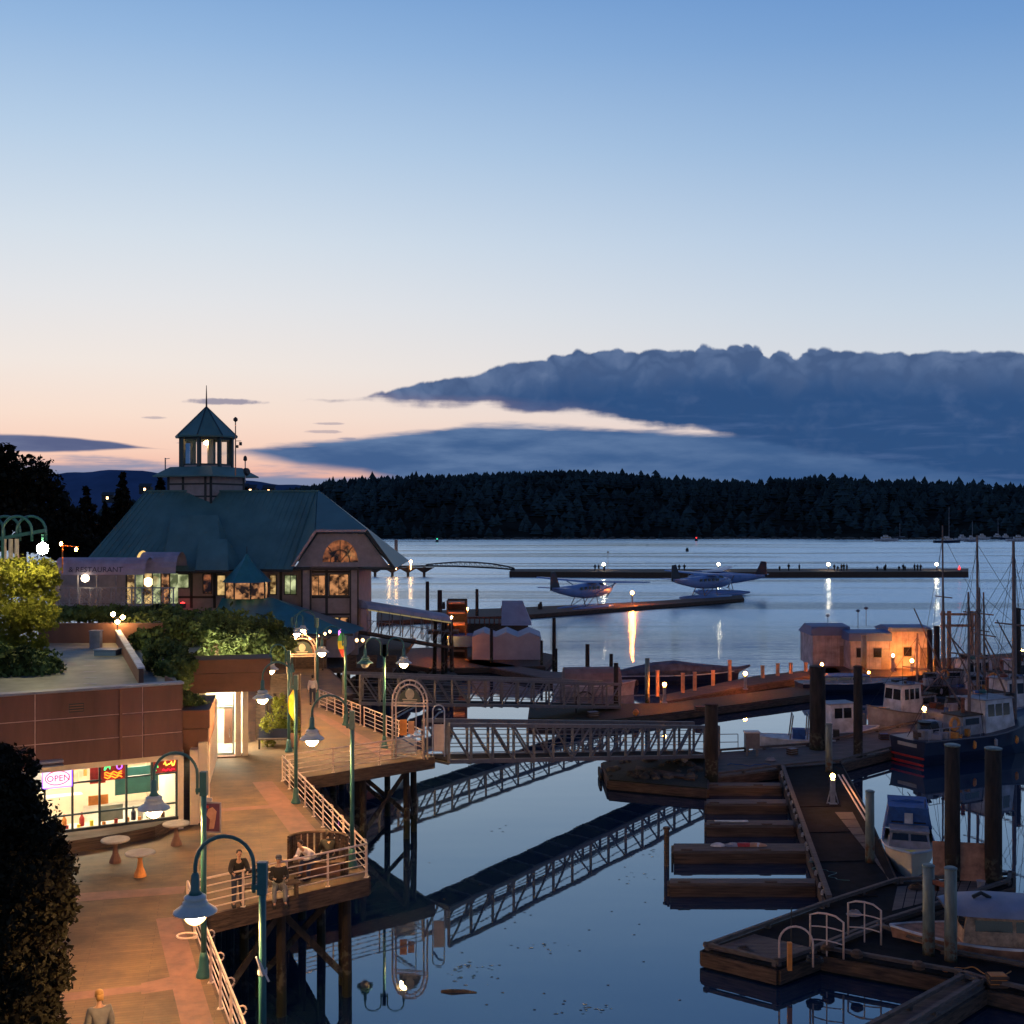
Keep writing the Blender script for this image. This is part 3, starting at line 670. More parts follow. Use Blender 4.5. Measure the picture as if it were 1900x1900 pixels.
for x0, x1 in zip(mull[1:], mull[:-1]):
    for z in (2.12, 1.0): MB().bx(x0+.035, x1-.035, -.03, .05, z-.03, z+.03).build('transom', 'teal_dark', shop)
    MB().add([(x0,.01,.5),(x1,.01,.5),(x1,.01,2.8),(x0,.01,2.8)], [(0,1,2,3)]).build('window_pane', 'clear_pane', shop)
    MB().bx(x0+.06, x1-.06, .10, .13, 2.18, 2.74).build('blind', 'white_paint' if False else 'teal_metal', shop) if x0 in () else None
MB().bx(W0, 0.05, -.30, .0, 2.64, 2.86).build('soffit_board', 'cream_wall', shop)
# fascia panels, three rows by four columns, recessed joints
zr = [2.86, 3.68, 4.50, 5.42]; xc = [.04, -1.38, -5.0, -6.6, W0]
MB().bx(W0, .02, -.46, -.10, 2.88, 5.40).build('fascia_core', 'trim_pink', shop)
for a, b in zip(zr[:-1], zr[1:]):
    for c_, d_ in zip(xc[1:], xc[:-1]): MB().bx(c_+.022, d_-.022, -.50, -.455, a+.018, b-.018).build('fascia_panel', 'brown_fascia', shop)
    MB().bx(.021, .06, -.44, 2.2, a+.018, b-.018).build('fascia_panel', 'brown_fascia', shop)
MB().bx(W0, .08, -.54, -.08, 5.42, 5.50).build('coping', 'tarp', shop)
MB().bx(-4.98+.02, -4.12, -.86, -.52, 3.05, 3.12).bx(-4.96,-4.12,-.84,-.50,2.92,2.96).build('sign_lamp', 'tarp', shop)
MB().bx(-2.2,-2.1,-.56,-.50,2.9,5.4).build('downpipe','brown_planter',shop)
MB().bx(-3.9,-3.4,-.53,-.50,4.7,5.0).build('vent','trim_dark',shop)
for k_ in range(3): MB().bx(-3.88,-3.42,-.55,-.53,4.74+.09*k_,4.78+.09*k_).build('vent_slat','brown_planter',shop)
# curved planter bench below the windows
pl = MB()
ppl = [(-8.6,-.06),(-8.6,-1.5),(-4.5,-1.35),(-2.6,-1.15),(-1.0,-.75),(-.35,-.08)]
o = pl.prism(ppl, 0, .42).build('planter', 'timber_h', None); o.location = SR; o.rotation_euler = (0,0,SA)
tag(o, 'low brown planter with a curved front under the lit shop windows', 'planter')
def on_shop(x, y, z): return SR + Matrix.Rotation(SA, 3, 'Z') @ Vector((x, y, z))
def shop_thing(nm, lb, ct, x, y, z): return thing(nm, lb, ct, on_shop(x,y,z), SA)
# neon signs
s = shop_thing('neon_open_sign', 'glowing white OPEN sign with red letters in the shop window', 'sign', -4.17-.05, -.10, 2.38)
MB().box((0,0,0), (.94,.03,.64)).build('panel', 'neon_white', s)
MB().box((0,-.02,.33),(.98,.03,.03)).box((0,-.02,-.33),(.98,.03,.03)).box((-.48,-.02,0),(.03,.03,.63)).box((.48,-.02,0),(.03,.03,.63)).build('frame', 'neon_purple', s)
MB().tube([( .40*math.cos(t), -.035, .24*math.sin(t)) for t in [2*math.pi*i/24 for i in range(24)]], .016, 6, True).build('oval', 'neon_red', s)
text_mesh('OPEN', .30, .01, 'lettering', 'neon_red', s, Matrix.Translation((-.36,-.045,-.11)) @ Matrix.Rotation(R(90),4,'X'))
s = shop_thing('neon_food_sign', 'dark red neon sign with a green curl, purple ring and orange waves', 'sign', -2.32, -.10, 2.42)
MB().box((0,0,0), (.80,.03,.62)).build('panel', 'red', s)
MB().tube([(-.22+.10*math.cos(t), -.03, .14+.08*math.sin(t*1.7)) for t in [i*.5 for i in range(13)]], .02, 6).build('green_curl', 'neon_green', s)
MB().tube([(.2+.09*math.cos(t), -.03, .15+.09*math.sin(t)) for t in [i*.52 for i in range(12)]], .022, 6, True).build('purple_ring', 'neon_purple', s)
for k in range(3): MB().tube([(-.32+.055*i, -.03, -.05-.08*k+.035*math.sin(i*1.3+k)) for i in range(12)], .022, 6).build('orange_wave', 'neon_orange', s)
s = shop_thing('neon_script_sign', 'red neon sign with yellow script strokes in the right shop window', 'sign', -.50, -.10, 2.46)
MB().box((0,0,0), (.84,.03,.56)).build('panel', 'red', s)
MB().tube([(-.05+.045*i, -.03, .02+.12*math.sin(i*1.9)*math.cos(i*.4)) for i in range(10)], .022, 6).build('yellow_script', 'neon_yellow', s)
for k in range(2): MB().tube([(-.1+.04*i, -.03, -.19+.36*k+.03*math.sin(i*1.5)) for i in range(12)], .02, 6).build('red_wave', 'neon_red', s)
MB().tube([(-.32+.06*math.cos(t), -.03, -.08+.10*math.sin(t)) for t in [i*.6 for i in range(9)]], .02, 6).build('green_curl', 'neon_green', s)

# wall and columns right of the shop, running back to the second storefront
sw = thing('stepped_side_wall', 'cream side wall with brown stepped planter ledge between the two shop fronts', 'wall', (-12.0,44.6,DECK))
A = Vector((-11.75,44.7,0)); B = Vector((-14.1,57.2,0)); d = (B-A).normalized(); nr = Vector((d.y,-d.x,0))
w_ = MB(); a = A-nr*.3; b = B-nr*.3
w_.prism([(A.x,A.y),(B.x,B.y),(b.x,b.y),(a.x,a.y)], DECK, 6.6); w_.build('wall', 'cream_wall', sw, world=True)
for k in (.03, .10): 
    c_ = A+d*14*k+nr*.16; MB().box((c_.x,c_.y,DECK+1.5),(.34,.34,3.0),math.atan2(d.y,d.x)).build('column', 'cream_wall', sw, world=True)
for (k0,k1,z0,z1,dep) in ((.0,.30,7.32,8.0,.30),(.0,.30,6.62,7.29,.24),(.05,.28,6.05,6.6,.10)):
    p, q = A+d*13*k0+Vector((0,.5,0)), A+d*13*k1+Vector((0,.5,0))
    MB().prism([(p.x-nr.x*1.4,p.y-nr.y*1.4),(p.x+nr.x*dep,p.y+nr.y*dep),(q.x+nr.x*dep,q.y+nr.y*dep),(q.x-nr.x*1.4,q.y-nr.y*1.4)], z0, z1).build('planter_ledge', 'brown_planter', sw, world=True)
# second storefront with glass door
s2 = thing('glass_door_shop', 'lit shop front with pale blue framed glass door under a banded brown planter wall', 'shop', (-14.6,57.2,DECK), R(14))
MB().bx(-1.5,-.15,.0,.2,0,3.1).build('wall', 'cream_wall', s2)
MB().bx(-.15,2.0,3.2,3.4,0,3.1).bx(-.15,-.05,.2,3.2,0,3.1).build('inner_wall', 'cream_wall', s2)
MB().bx(-.1,1.6,.6,2.8,3.0,3.05).build('ceiling_light', 'shop_light', s2)
MB().bx(-.1,1.9,.2,3.2,.0,.05).build('shop_floor', 'concrete', s2)
for k in range(3):
    sh = MB().bx(.0,.5,1.0,1.4,.45+.6*k,.49+.6*k).build('shelf', 'timber', s2)
    for j in range(3): MB().lathe((.1+.15*j,1.2,.49+.6*k), [(.06,0),(.06,.22),(.02,.3)], 7).build('jar', ['white_paint','orange','green'][(k+j)%3], sh)
MB().bx(.8,1.3,1.6,1.7,.3,2.2).build('rack', 'brown_planter', s2)
for x in (-.12,.38,1.22): MB().bx(x-.035,x+.035,-.03,.05,.06,3.0).build('door_frame', 'plane_blue' if False else 'frame_pale', s2) if 'frame_pale' in M else (mat('frame_pale',(.35,.50,.52),.4), MB().bx(x-.035,x+.035,-.03,.05,.06,3.0).build('door_frame','frame_pale',s2))
MB().bx(-.12,1.25,-.03,.05,2.28,2.38).bx(-.12,1.25,-.03,.05,.06,.16).build('door_frame', 'frame_pale', s2)
MB().bx(1.02,1.06,-.08,-.04,.9,1.3).build('door_handle', 'white_paint', s2)
MB().add([(-.12,.01,.1),(1.25,.01,.1),(1.25,.01,3.0),(-.12,.01,3.0)],[(0,1,2,3)]).build('window_pane', 'clear_pane', s2)
MB().bx(-.2,1.35,-.5,.2,0,.07).build('doorstep', 'paver_pink', s2)
for x in (1.45,1.78): MB().bx(x-.13,x+.13,-.12,.3,0,3.1).build('column', 'cream_wall', s2)
o = MB().cyl((0,-.03,0),(0,.02,0),.30,.30,20).build('round_sign', 'white_paint'); 
o.location = s2.matrix_basis @ Vector((.25,-.06,2.55)) if False else (-14.6+.25*math.cos(R(14)), 57.14, DECK+2.60); tag(o, 'round white sign hanging above the glass door', 'sign')
MB().cyl((0,-.05,0),(0,-.03,0),.16,.16,16).build('ring', 'teal_metal', o)
# banded planter wall above
for (z0,z1,y0) in ((3.1,3.55,-.30),(3.57,4.02,-.42),(4.04,4.62,-.34)):
    MB().bx(-1.6,2.95,y0,1.4,z0,z1).build('planter_band', 'brown_planter', s2)
MB().bx(-1.62,2.98,-.40,1.5,4.63,4.68).build('coping', 'brown_planter', s2)
# alcove behind the patio
al = thing('patio_back_wall', 'dark wall behind the planted patio right of the glass door', 'wall', (-12.6,61.5,DECK))
MB().bx(-13.2,-10.9,61.5,61.7,DECK,DECK+3.4).build('wall', 'timber', al, world=True)
for k in range(9): MB().bx(-12.7+.2*k,-12.6+.2*k,61.4,61.46,DECK,DECK+2.0+.2*(k%3)).build('slat', 'pile_black', al, world=True)
leaves_patio = leaves('potted_shrub', [(-12.1,59.8,DECK+.9,.5,.4,.8),(-11.6,60.2,DECK+1.6,.5,.4,.9),(-11.1,60.0,DECK+.8,.45,.4,.7)], 2600, .07, 'leaf_bright')
tag(leaves_patio, 'leafy potted shrub lit by the lamps beside the glass door column', 'shrub')
pt = thing('patio_bench', 'dark slatted bench with a red seat in the planted patio', 'bench', (-11.8,58.9,DECK))
for k in range(4): MB().bx(-.8,.8,.12+.1*k,.19+.1*k,.46,.50).build('slat', 'timber', pt)
MB().bx(-.8,.8,.5,.55,.5,.95).build('backrest', 'navy', pt)
for x in (-.7,.7):
    MB().bx(x-.04,x+.04,.15,.23,0,.46).build('leg','black',pt)
o = MB().box((0,0,.42),(.42,.05,.62)).box((0,.2,.3),(.4,.03,.6),0,R(-18)).build('sandwich_board','peach'); o.location = G(538,1388,DECK)+Vector((.2,0,0)); tag(o,'small pale folding board standing near the lamp post with the yellow banner','sign board')

# roof terrace above the first shop
ZT = 8.9
ter = structure(MB().add([tuple(on_shop(-12,-.08,ZT-DECK)),tuple(on_shop(0,-.08,ZT-DECK)),(-13.2,47,ZT),(-14.3,50,ZT),(-15.5,61,ZT),(-26,61,ZT)], [(0,1,2,3,4,5)]).build('roof_terrace', 'roof_gravel'))
MB().add([(-24,45.5,DECK),(-24,45.5,ZT-.01),(-26,61,ZT-.01),(-26,61,DECK)],[(0,1,2,3)]).add([(-26,61.1,DECK),(-26,61.1,ZT),(-15,61.1,ZT),(-15,61.1,DECK)],[(0,1,2,3)]).build('terrace_wall','brown_planter',ter)
for k in range(5):
    c_ = G(165, 1225+k*11, ZT+.01); MB().poly([c_+Vector((-.25,0,0)), c_+Vector((.25,0,0)), c_+Vector((.25,.25,0)), c_+Vector((-.25,.25,0))]).build('roof_stripe', 'dull_white', ter)
lw = thing('coping_wall', 'low wall with a pale coping slanting down the right side of the roof terrace', 'wall', (-15,50,ZT))
a, b = G(262,1270,ZT), G(217,1190,ZT)
MB().beam(a+Vector((0,0,.3)), b+Vector((0,0,.3)), .18, .6).build('wall','brown_planter',lw,world=True)
MB().beam(a+Vector((0,0,.64)), b+Vector((0,0,.64)), .26, .07).build('coping','white_paint',lw,world=True)
rw = thing('terrace_rear_wall', 'brown low wall across the back of the roof terrace', 'wall', (-20,60.5,ZT))
MB().bx(-24,-15.8,60.5,60.75,ZT,ZT+1.0).build('wall','brown_planter',rw,world=True)
hr = thing('terrace_handrail', 'pale horizontal handrail behind the roof terrace under the hedge', 'railing', (-20,62,ZT), 0)
MB().tube([V(95,1165,62), V(210,1158,62), V(300,1154,62)], .05, 8).build('top_rail','dull_white',hr,world=True)
MB().tube([V(95,1172,62), V(210,1165,62), V(300,1161,62)], .03, 6).build('rail','dull_white',hr,world=True)
for px in (100,118,140,160,185,210,235,254,264,280,298): 
    p = V(px,1158,62); MB().beam(p, p+Vector((0,0,-.9)), .06).build('post','dull_white',hr,world=True)
o = MB().box((0,0,.35),(.5,.4,.9)).box((0,0,.83),(.56,.46,.05)).build('utility_box','dull_white'); o.location = G(178,1202,ZT); tag(o,'small pale utility box standing at the back of the roof terrace','utility box')
o = MB().box((0,0,.12),(1.0,.8,.24)).box((0,0,.26),(1.08,.88,.04)).build('roof_hatch','blue_roof'); o.location = G(200,1215,ZT); tag(o,'flat bluish roof hatch beside the pale coping on the terrace','roof hatch')
sl = thing('spotlight_cluster', 'cluster of three small floodlights on the rail behind the roof terrace', 'floodlight', V(218,1150,60.2))
MB().beam((0,0,-.6),(0,0,.08),.05).build('post','trim_dark',sl); MB().beam((-.25,0,.1),(.25,0,.1),.04).build('crossbar','trim_dark',sl)
for dx, dz in ((-.22,.28),(.0,-.1),(.26,.12)):
    MB().lathe((dx,0,dz),[(.04,-.11),(.11,-.05),(.12,.06),(.03,.12)],10).build('lamp','globe_small',sl)

# hedges and shrubs
def shrub(label, blobs, n_, size, m_, cat='hedge', name='hedge', stem=True):
    c_ = blobs[0]; zb = min(b_[2]-b_[5] for b_ in blobs)
    o = thing(name, label, cat, (c_[0],c_[1],zb), 0, 'shrubs and hedges on the roof planters')
    leaves('crown', blobs, n_, size, m_, o)
    if stem:
        mb = MB()
        for b_ in blobs[:3]: mb.tube([(b_[0]-c_[0],b_[1]-c_[1],0),(b_[0]-c_[0]+.1,b_[1]-c_[1],b_[2]-zb)],[.07,.03],6)
        mb.build('stem','bark',o)
    return o
def blob(px, py, Y, wpx, hpx, ry=None):
    p = V(px,py,Y); k = Y/F; return (p.x,p.y,p.z,wpx*k/2,(ry or wpx*k/2),hpx*k/2)
shrub('long dark clipped hedge below the restaurant balustrade', [blob(px,1140,66,70,30,1.2) for px in range(90,320,38)], 9000, .11, 'leaf_hedge')
shrub('broad dark shrub left of the turret skirt roof, above the coping wall', [blob(300,1165,63,150,70,2),blob(278,1192,58,60,56,1.2)], 9000, .12, 'leaf_hedge')
shrub('largest rounded shrub over the banded planter wall', [blob(400,1180,62,150,105,2),blob(345,1190,60,100,90,2)], 11000, .12, 'leaf_hedge')
shrub('shrub at the right end of the banded planter wall', [blob(480,1185,64,110,80,1.8),blob(512,1200,63,60,50,1.3)], 8000, .12, 'leaf_hedge')
shrub('dark tangled bush spilling down beside the fascia corner', [blob(308,1225,50,84,70,1.0),blob(318,1258,48.5,66,60,.7),blob(340,1240,49,40,60,.8)], 9000, .09, 'leaf_hedge')
shrub('small bush on the stepped planter ledge', [blob(358,1303,46.5,55,28,.5),blob(340,1296,46,40,30,.5)], 2200, .06, 'leaf_hedge')
shrub('dark hedge on the left of the roof terrace under the yellow tree', [blob(50,1240,49,130,70,1.3),blob(0,1235,49,80,80,1.3)], 9000, .09, 'leaf_hedge')
# lamp-lit yellow tree on the left
def tree(label, base, trunk_h, blobs, n_, size, m_, group=None, name='tree', r0=.16):
    o = thing(name, label, 'tree', base, 0, group)
    bl = [(b_[0]-0,b_[1],b_[2],b_[3],b_[4],b_[5]) for b_ in blobs]
    leaves('crown', bl, n_, size, m_, o, shell=.25)
    mb = MB(); B0 = Vector(base); mb.tube([(0,0,0),(.1,0,trunk_h*.5),(0,.05,trunk_h)],[r0,r0*.8,r0*.55],8)
    for b_ in bl:
        q = Vector(b_[:3])-B0; mb.tube([(0,0,trunk_h*.7),(q.x*.5,q.y*.5,(trunk_h*.7+q.z)/2+.2),tuple(q)],[r0*.5,r0*.35,r0*.12],6)
    mb.build('trunk','bark',o); return o
tree('lamp-lit yellow green tree at the left edge above the roof terrace', tuple(V(25,1240,52)), 2.2,
     [blob(20,1075,52,130,80),blob(70,1090,52.5,80,70),blob(60,1140,51.5,100,70),blob(10,1150,51,90,90),blob(85,1055,53,50,40),blob(40,1195,51.3,90,60)], 15000, .085, 'leaf_bright')
# dark near tree in the left foreground
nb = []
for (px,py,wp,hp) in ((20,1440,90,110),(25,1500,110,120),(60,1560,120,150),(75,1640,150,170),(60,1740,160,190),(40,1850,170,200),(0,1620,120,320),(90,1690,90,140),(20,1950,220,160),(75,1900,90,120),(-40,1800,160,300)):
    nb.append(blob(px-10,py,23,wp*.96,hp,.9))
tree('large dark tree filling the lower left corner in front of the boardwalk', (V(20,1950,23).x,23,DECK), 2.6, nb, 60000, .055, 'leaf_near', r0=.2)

# pergola of teal arches with a bright lamp
pg = thing('arched_pergola', 'row of teal pipe arches on pale columns behind the yellow tree', 'pergola', V(30,1010,58)+Vector((0,0,-2.2)))
for i, (px, Y) in enumerate(((-20,58),(10,58.6),(32,57),(58,58.5))):
    k = F/Y; c_ = V(px, 985, Y); r_ = 27/k
    MB().tube([c_+Vector((-r_,0,-1.6))]+arc(c_, r_, math.pi, 0, 12)+[c_+Vector((r_,0,-.5))], .07, 8).build('arch','teal_metal',pg,world=True,smooth=True)
for px in (8,20,31): 
    p = V(px,1000,58); MB().cyl(p+Vector((0,0,-2.6)), p, .11, .10, 10).build('column','cream_wall',pg,world=True)
MB().beam(V(-20,1003,58), V(84,984,58), .12, .16).build('beam','teal_metal',pg,world=True)
bl = thing('pergola_lamp', 'brightest white lamp hanging from the end of the teal pergola arch', 'lamp', V(79,1018,50.6))
MB().cyl((0,0,.25),(0,0,.6),.04).build('stem','teal_metal',bl); MB().lathe((0,0,0),[(.05,-.24),(.19,-.16),(.24,0),(.19,.16),(.06,.24)],12).build('globe','globe_yellow' if 'globe_yellow' in M else (emis('globe_yellow',(1,.78,.34),420),'globe_yellow')[1],bl)

# dark trees behind
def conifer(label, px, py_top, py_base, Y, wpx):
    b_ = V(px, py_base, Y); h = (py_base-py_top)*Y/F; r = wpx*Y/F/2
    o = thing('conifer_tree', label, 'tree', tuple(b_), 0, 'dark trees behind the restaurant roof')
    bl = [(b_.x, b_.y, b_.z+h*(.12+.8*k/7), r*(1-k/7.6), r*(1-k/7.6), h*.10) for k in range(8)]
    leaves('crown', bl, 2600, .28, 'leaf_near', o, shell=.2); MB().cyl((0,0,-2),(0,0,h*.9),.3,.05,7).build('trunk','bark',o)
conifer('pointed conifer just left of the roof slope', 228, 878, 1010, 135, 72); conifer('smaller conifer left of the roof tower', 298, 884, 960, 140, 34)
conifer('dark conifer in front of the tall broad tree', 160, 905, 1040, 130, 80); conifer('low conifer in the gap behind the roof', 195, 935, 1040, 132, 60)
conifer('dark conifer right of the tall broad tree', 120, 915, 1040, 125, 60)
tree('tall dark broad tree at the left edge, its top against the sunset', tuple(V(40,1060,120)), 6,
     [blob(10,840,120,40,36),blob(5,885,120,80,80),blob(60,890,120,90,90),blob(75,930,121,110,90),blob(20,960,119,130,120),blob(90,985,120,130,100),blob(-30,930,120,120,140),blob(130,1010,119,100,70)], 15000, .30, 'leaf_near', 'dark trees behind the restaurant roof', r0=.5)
for i,(px,py,col) in enumerate(((202,921,'bulb_dim'),(271,905,'bulb_dim'),(451,905,'bulb_dim'),(466,907,'bulb_dim'),(500,908,'bulb_dim'))):
    p = V(px,py,640); o = thing('hill_house', f'tiny lit house on the far left slope, {ORD[i]} from the left', 'house', tuple(p), 0, 'tiny lit houses on the far slope')
    MB().box((0,0,-1.5),(6,5,4)).build('wall','trim_dark',o); MB().poly([(-3.4,-2.9,.5),(3.4,-2.9,.5),(3.4,0,2.2),(-3.4,0,2.2)],.1).build('roof','trim_dark',o)
    MB().bx(-.5,.5,-2.56,-2.52,-1.5,-.3).build('lit_window',col,o)
# amber lamps left behind the awning
al = thing('twin_amber_lamp', 'small amber twin lamp on a bracket glowing behind the awning', 'lamp', tuple(V(125,1012,85)))
MB().beam((-.5,0,0),(.8,0,-.1),.06).beam((-.35,0,0),(-.35,0,-2),.07).build('bracket','orange',al)
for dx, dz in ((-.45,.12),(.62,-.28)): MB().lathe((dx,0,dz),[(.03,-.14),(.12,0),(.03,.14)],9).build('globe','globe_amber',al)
# ================================================================ RESTAURANT
rest = thing('lighthouse_restaurant', 'large teal roofed harbour restaurant with a lighthouse lantern tower on top', 'restaurant', (-22,105,DECK))
def vb(px, py, Y): return V(px, py, Y)
def part(mb, nm, m_, par=None, **k): return mb.build(nm, m_, par or rest, world=True, **k)
YW = 105.5; YF = 103.2
zE = V(0,1056,YF).z
# walls: upper storey
def wallpx(x0, x1, y0, y1, Y, th=.3): 
    a, b = V(x0,y0,Y), V(x1,y1,Y); return (a.x, b.x, Y, Y+th, b.z, a.z)
part(MB().bx(*wallpx(312,575,1056,1190,YW,.3)), 'wall', 'siding')
part(MB().bx(*wallpx(575,664,1048,1205,104.4,9)), 'wall', 'siding')
a = V(664,1048,104.4)
part(MB().bx(-37,-13.9,107,118,DECK,10.3), 'wall', 'siding')
# main roof
rl, rr = vb(270,912,111), vb(590,912,111)
el_, er = vb(150,1050,YW-1.4), vb(542,1057,YF-.4)
bk = Vector((0,14,0))
part(MB().poly([el_, er, rr, rl], -.18), 'roof', 'teal_roof')
zb = er.z
part(MB().add([tuple(rl),tuple(rr),(rr.x,121,zb),(rl.x-4,121,zb),tuple(el_)], [(0,1,2,3),(0,3,4)]), 'roof', 'teal_roof')
# seams of the metal roof
sm = MB()
for k in range(34):
    t_ = (k+.5)/34; a = el_.lerp(er, t_); b = rl.lerp(rr, min(1,max(0,(t_-.02)/.98)))
    sm.beam(a+Vector((0,-.02,.03)), b+Vector((0,-.02,.03)), .05, .05)
o = part(sm, 'roof_seams', 'teal_roof'); o['kind'] = 'stuff'
part(MB().beam(rl+Vector((-.1,0,.06)), rr+Vector((.1,0,.06)), .25, .14), 'ridge_cap', 'teal_roof')
# jerkinhead gable
g1, g2 = vb(586,985,YF), vb(680,985,YF); g3 = vb(732,1056,YF); g0 = vb(540,1056,YF)
part(MB().poly([g1, g2, rr], .12), 'roof', 'teal_roof')
part(MB().poly([er+Vector((0,0,.01)), g0+Vector((.1,0,.02)), g1, rr], -.14), 'roof', 'teal_roof')
bkr = Vector((g3.x-.3, 120, g3.z))
part(MB().poly([g2, g3, bkr, rr], .14), 'roof', 'teal_roof')
gw = MB(); gy = YF+.5
q = [vb(590,990,gy), vb(676,990,gy), vb(722,1052,gy), vb(548,1052,gy)]
part(MB().poly([q[3],q[2],q[1],q[0]], -.2), 'gable_wall', 'siding')
part(MB().beam(g1,g2,.35,.22), 'verge_board', 'trim_pink'); part(MB().beam(g2,g3,.40,.25), 'verge_board', 'trim_dark'); part(MB().beam(g1,g0,.3,.2), 'verge_board', 'trim_pink')
part(MB().beam(g0,g3,.3,.16), 'verge_board', 'trim_dark'); part(MB().bx(g0.x+.2,g3.x-.2,YF+.05,112,g0.z-.06,g0.z+.02), 'soffit', 'siding')
part(MB().beam(el_+Vector((0,-.05,-.1)), er+Vector((0,-.05,-.1)), .15, .22), 'gutter', 'trim_dark')
# arched window
c_ = vb(631,1043,gy-.10); r_ = 33*gy/F; s_ = r_*1.25
fr = part(MB().tube([c_+Vector((r_,0,0))]+[c_+Vector((r_*math.cos(t),0,s_*math.sin(t))) for t in np.linspace(0,math.pi,16)]+[c_+Vector((-r_,0,0)),c_+Vector((r_,0,0))], .10, 6), 'arched_window', 'trim_dark')
part(MB().add([tuple(c_+Vector((r_*math.cos(t),.06,s_*math.sin(t)))) for t in np.linspace(0,math.pi,16)], [tuple(range(16))]), 'pane', 'pane_dim', fr)
for t in (.25,.5,.75): part(MB().beam(c_+Vector((0,.0,0)), c_+Vector((r_*math.cos(t*math.pi),0,s_*math.sin(t*math.pi))), .07), 'glazing_bar', 'trim_dark', fr)
part(MB().tube([c_+Vector((r_*.55*math.cos(t),0,s_*.55*math.sin(t))) for t in np.linspace(0,math.pi,10)], .04, 5), 'glazing_bar', 'trim_dark', fr)
# bay columns and windows
for (x0,x1) in ((560,576),(650,664)): 
    p = wallpx(x0,x1,1056,1215,103.5,.7); part(MB().bx(*p), 'corner_column', 'siding')
    for xx in (x0,x1): part(MB().bx(*wallpx(xx-1.5,xx+1.5,1056,1160,103.45,.1)), 'trim_strip', 'trim_dark')
def window(x0,x1,y0,y1,Y,m_,bars=1):
    a,b = V(x0,y0,Y), V(x1,y1,Y); f = MB(); t_ = .07
    f.bx(a.x-t_,b.x+t_,Y-.1,Y,a.z,a.z+t_).bx(a.x-t_,b.x+t_,Y-.1,Y,b.z-t_,b.z).bx(a.x-t_,a.x,Y-.1,Y,b.z,a.z).bx(b.x,b.x+t_,Y-.1,Y,b.z,a.z)
    for i in range(bars): xx = a.x+(b.x-a.x)*(i+1)/(bars+1); f.bx(xx-.03,xx+.03,Y-.09,Y,b.z,a.z)
    f = part(f,'window','trim_dark'); part(MB().bx(a.x,b.x,Y-.05,Y-.02,b.z,a.z),'pane',m_,f)
window(579,603,1068,1104,104.4,'pane_amber'); window(612,646,1066,1104,104.4,'pane_amber',1)
window(529,549,1068,1102,YW,'pane_green'); window(502,512,1068,1102,YW,'pane_warm',0); window(378,392,1066,1100,YW,'pane_dim',0)
window(329,350,1066,1090,YW,'pane_green',0); window(404,418,1068,1104,YW,'pane_warm',0)
window(584,602,1146,1168,104.4,'pane_amber'); window(608,628,1146,1170,104.4,'pane_warm',2); window(632,646,1146,1178,104.4,'pane_amber',0)
for xx in (322,355,398,521,606): part(MB().bx(*wallpx(xx-2.5,xx+2.5,1056,1128 if xx<500 else 1140,YW-.04 if xx<560 else 104.35,.08)), 'trim_strip','trim_dark')
for (x0,x1,yy_,Y) in ((575,664,1061,104.36),(575,664,1108,104.36),(575,650,1140,104.36),(312,400,1108,YW-.04)): part(MB().bx(*wallpx(x0,x1,yy_-2,yy_+2,Y,.06)),'trim_strip','trim_dark')
# projecting lower roofs in front
def hip(x0t,x1t,yt,Yt,x0b,x1b,yb,Yb,m_='teal_roof',nm='roof'):
    a,b,c,d_ = vb(x0b,yb,Yb), vb(x1b,yb,Yb), vb(x1t,yt,Yt), vb(x0t,yt,Yt)
    mb = MB().poly([a,b,c,d_],-.12)
    mb.add([tuple(b),(b.x+.3,b.y+5,b.z),tuple(c)],[(0,1,2)]); mb.add([tuple(a),tuple(d_),(a.x-.3,a.y+5,a.z)],[(0,1,2)])
    part(mb,nm,m_); part(MB().beam(a+Vector((0,-.03,-.08)),b+Vector((0,-.03,-.08)),.12,.18),'gutter','trim_dark')
hip(318,404,956,106.6,302,412,1060,101.2); hip(370,421,1000,103.0,362,424,1058,99.8)
# turret
tc_ = V(458,1093,100.5)
part(MB().lathe((tc_.x,tc_.y,V(0,1079,100).z-.05),[(2.05,0),(1.2,.9),(.45,1.75),(.05,2.35)],8,R(22.5)),'turret_roof','skirt_teal')
part(MB().cyl((tc_.x,tc_.y,tc_.z+2.5),(tc_.x,tc_.y,tc_.z+3.6),.04,.02,6),'finial','trim_dark')
part(MB().lathe((tc_.x,tc_.y,V(0,1110,100).z),[(1.75,0),(1.75,V(0,1079,100).z-V(0,1110,100).z)],8,R(22.5)),'turret_window','pane_amber')
for k in range(8):
    a_ = R(22.5+45*k); part(MB().cyl((tc_.x+1.78*math.cos(a_),tc_.y+1.78*math.sin(a_),V(0,1110,100).z),(tc_.x+1.78*math.cos(a_),tc_.y+1.78*math.sin(a_),V(0,1077,100).z),.07,.07,6),'trim_strip','trim_dark')
hip(412,506,1109,100.6,380,655,1176,95.5,'skirt_teal','skirt_roof')
part(MB().bx(V(400,0,97).x,V(640,0,97).x,97,104,DECK,V(0,1172,97).z),'lower_wall','siding')
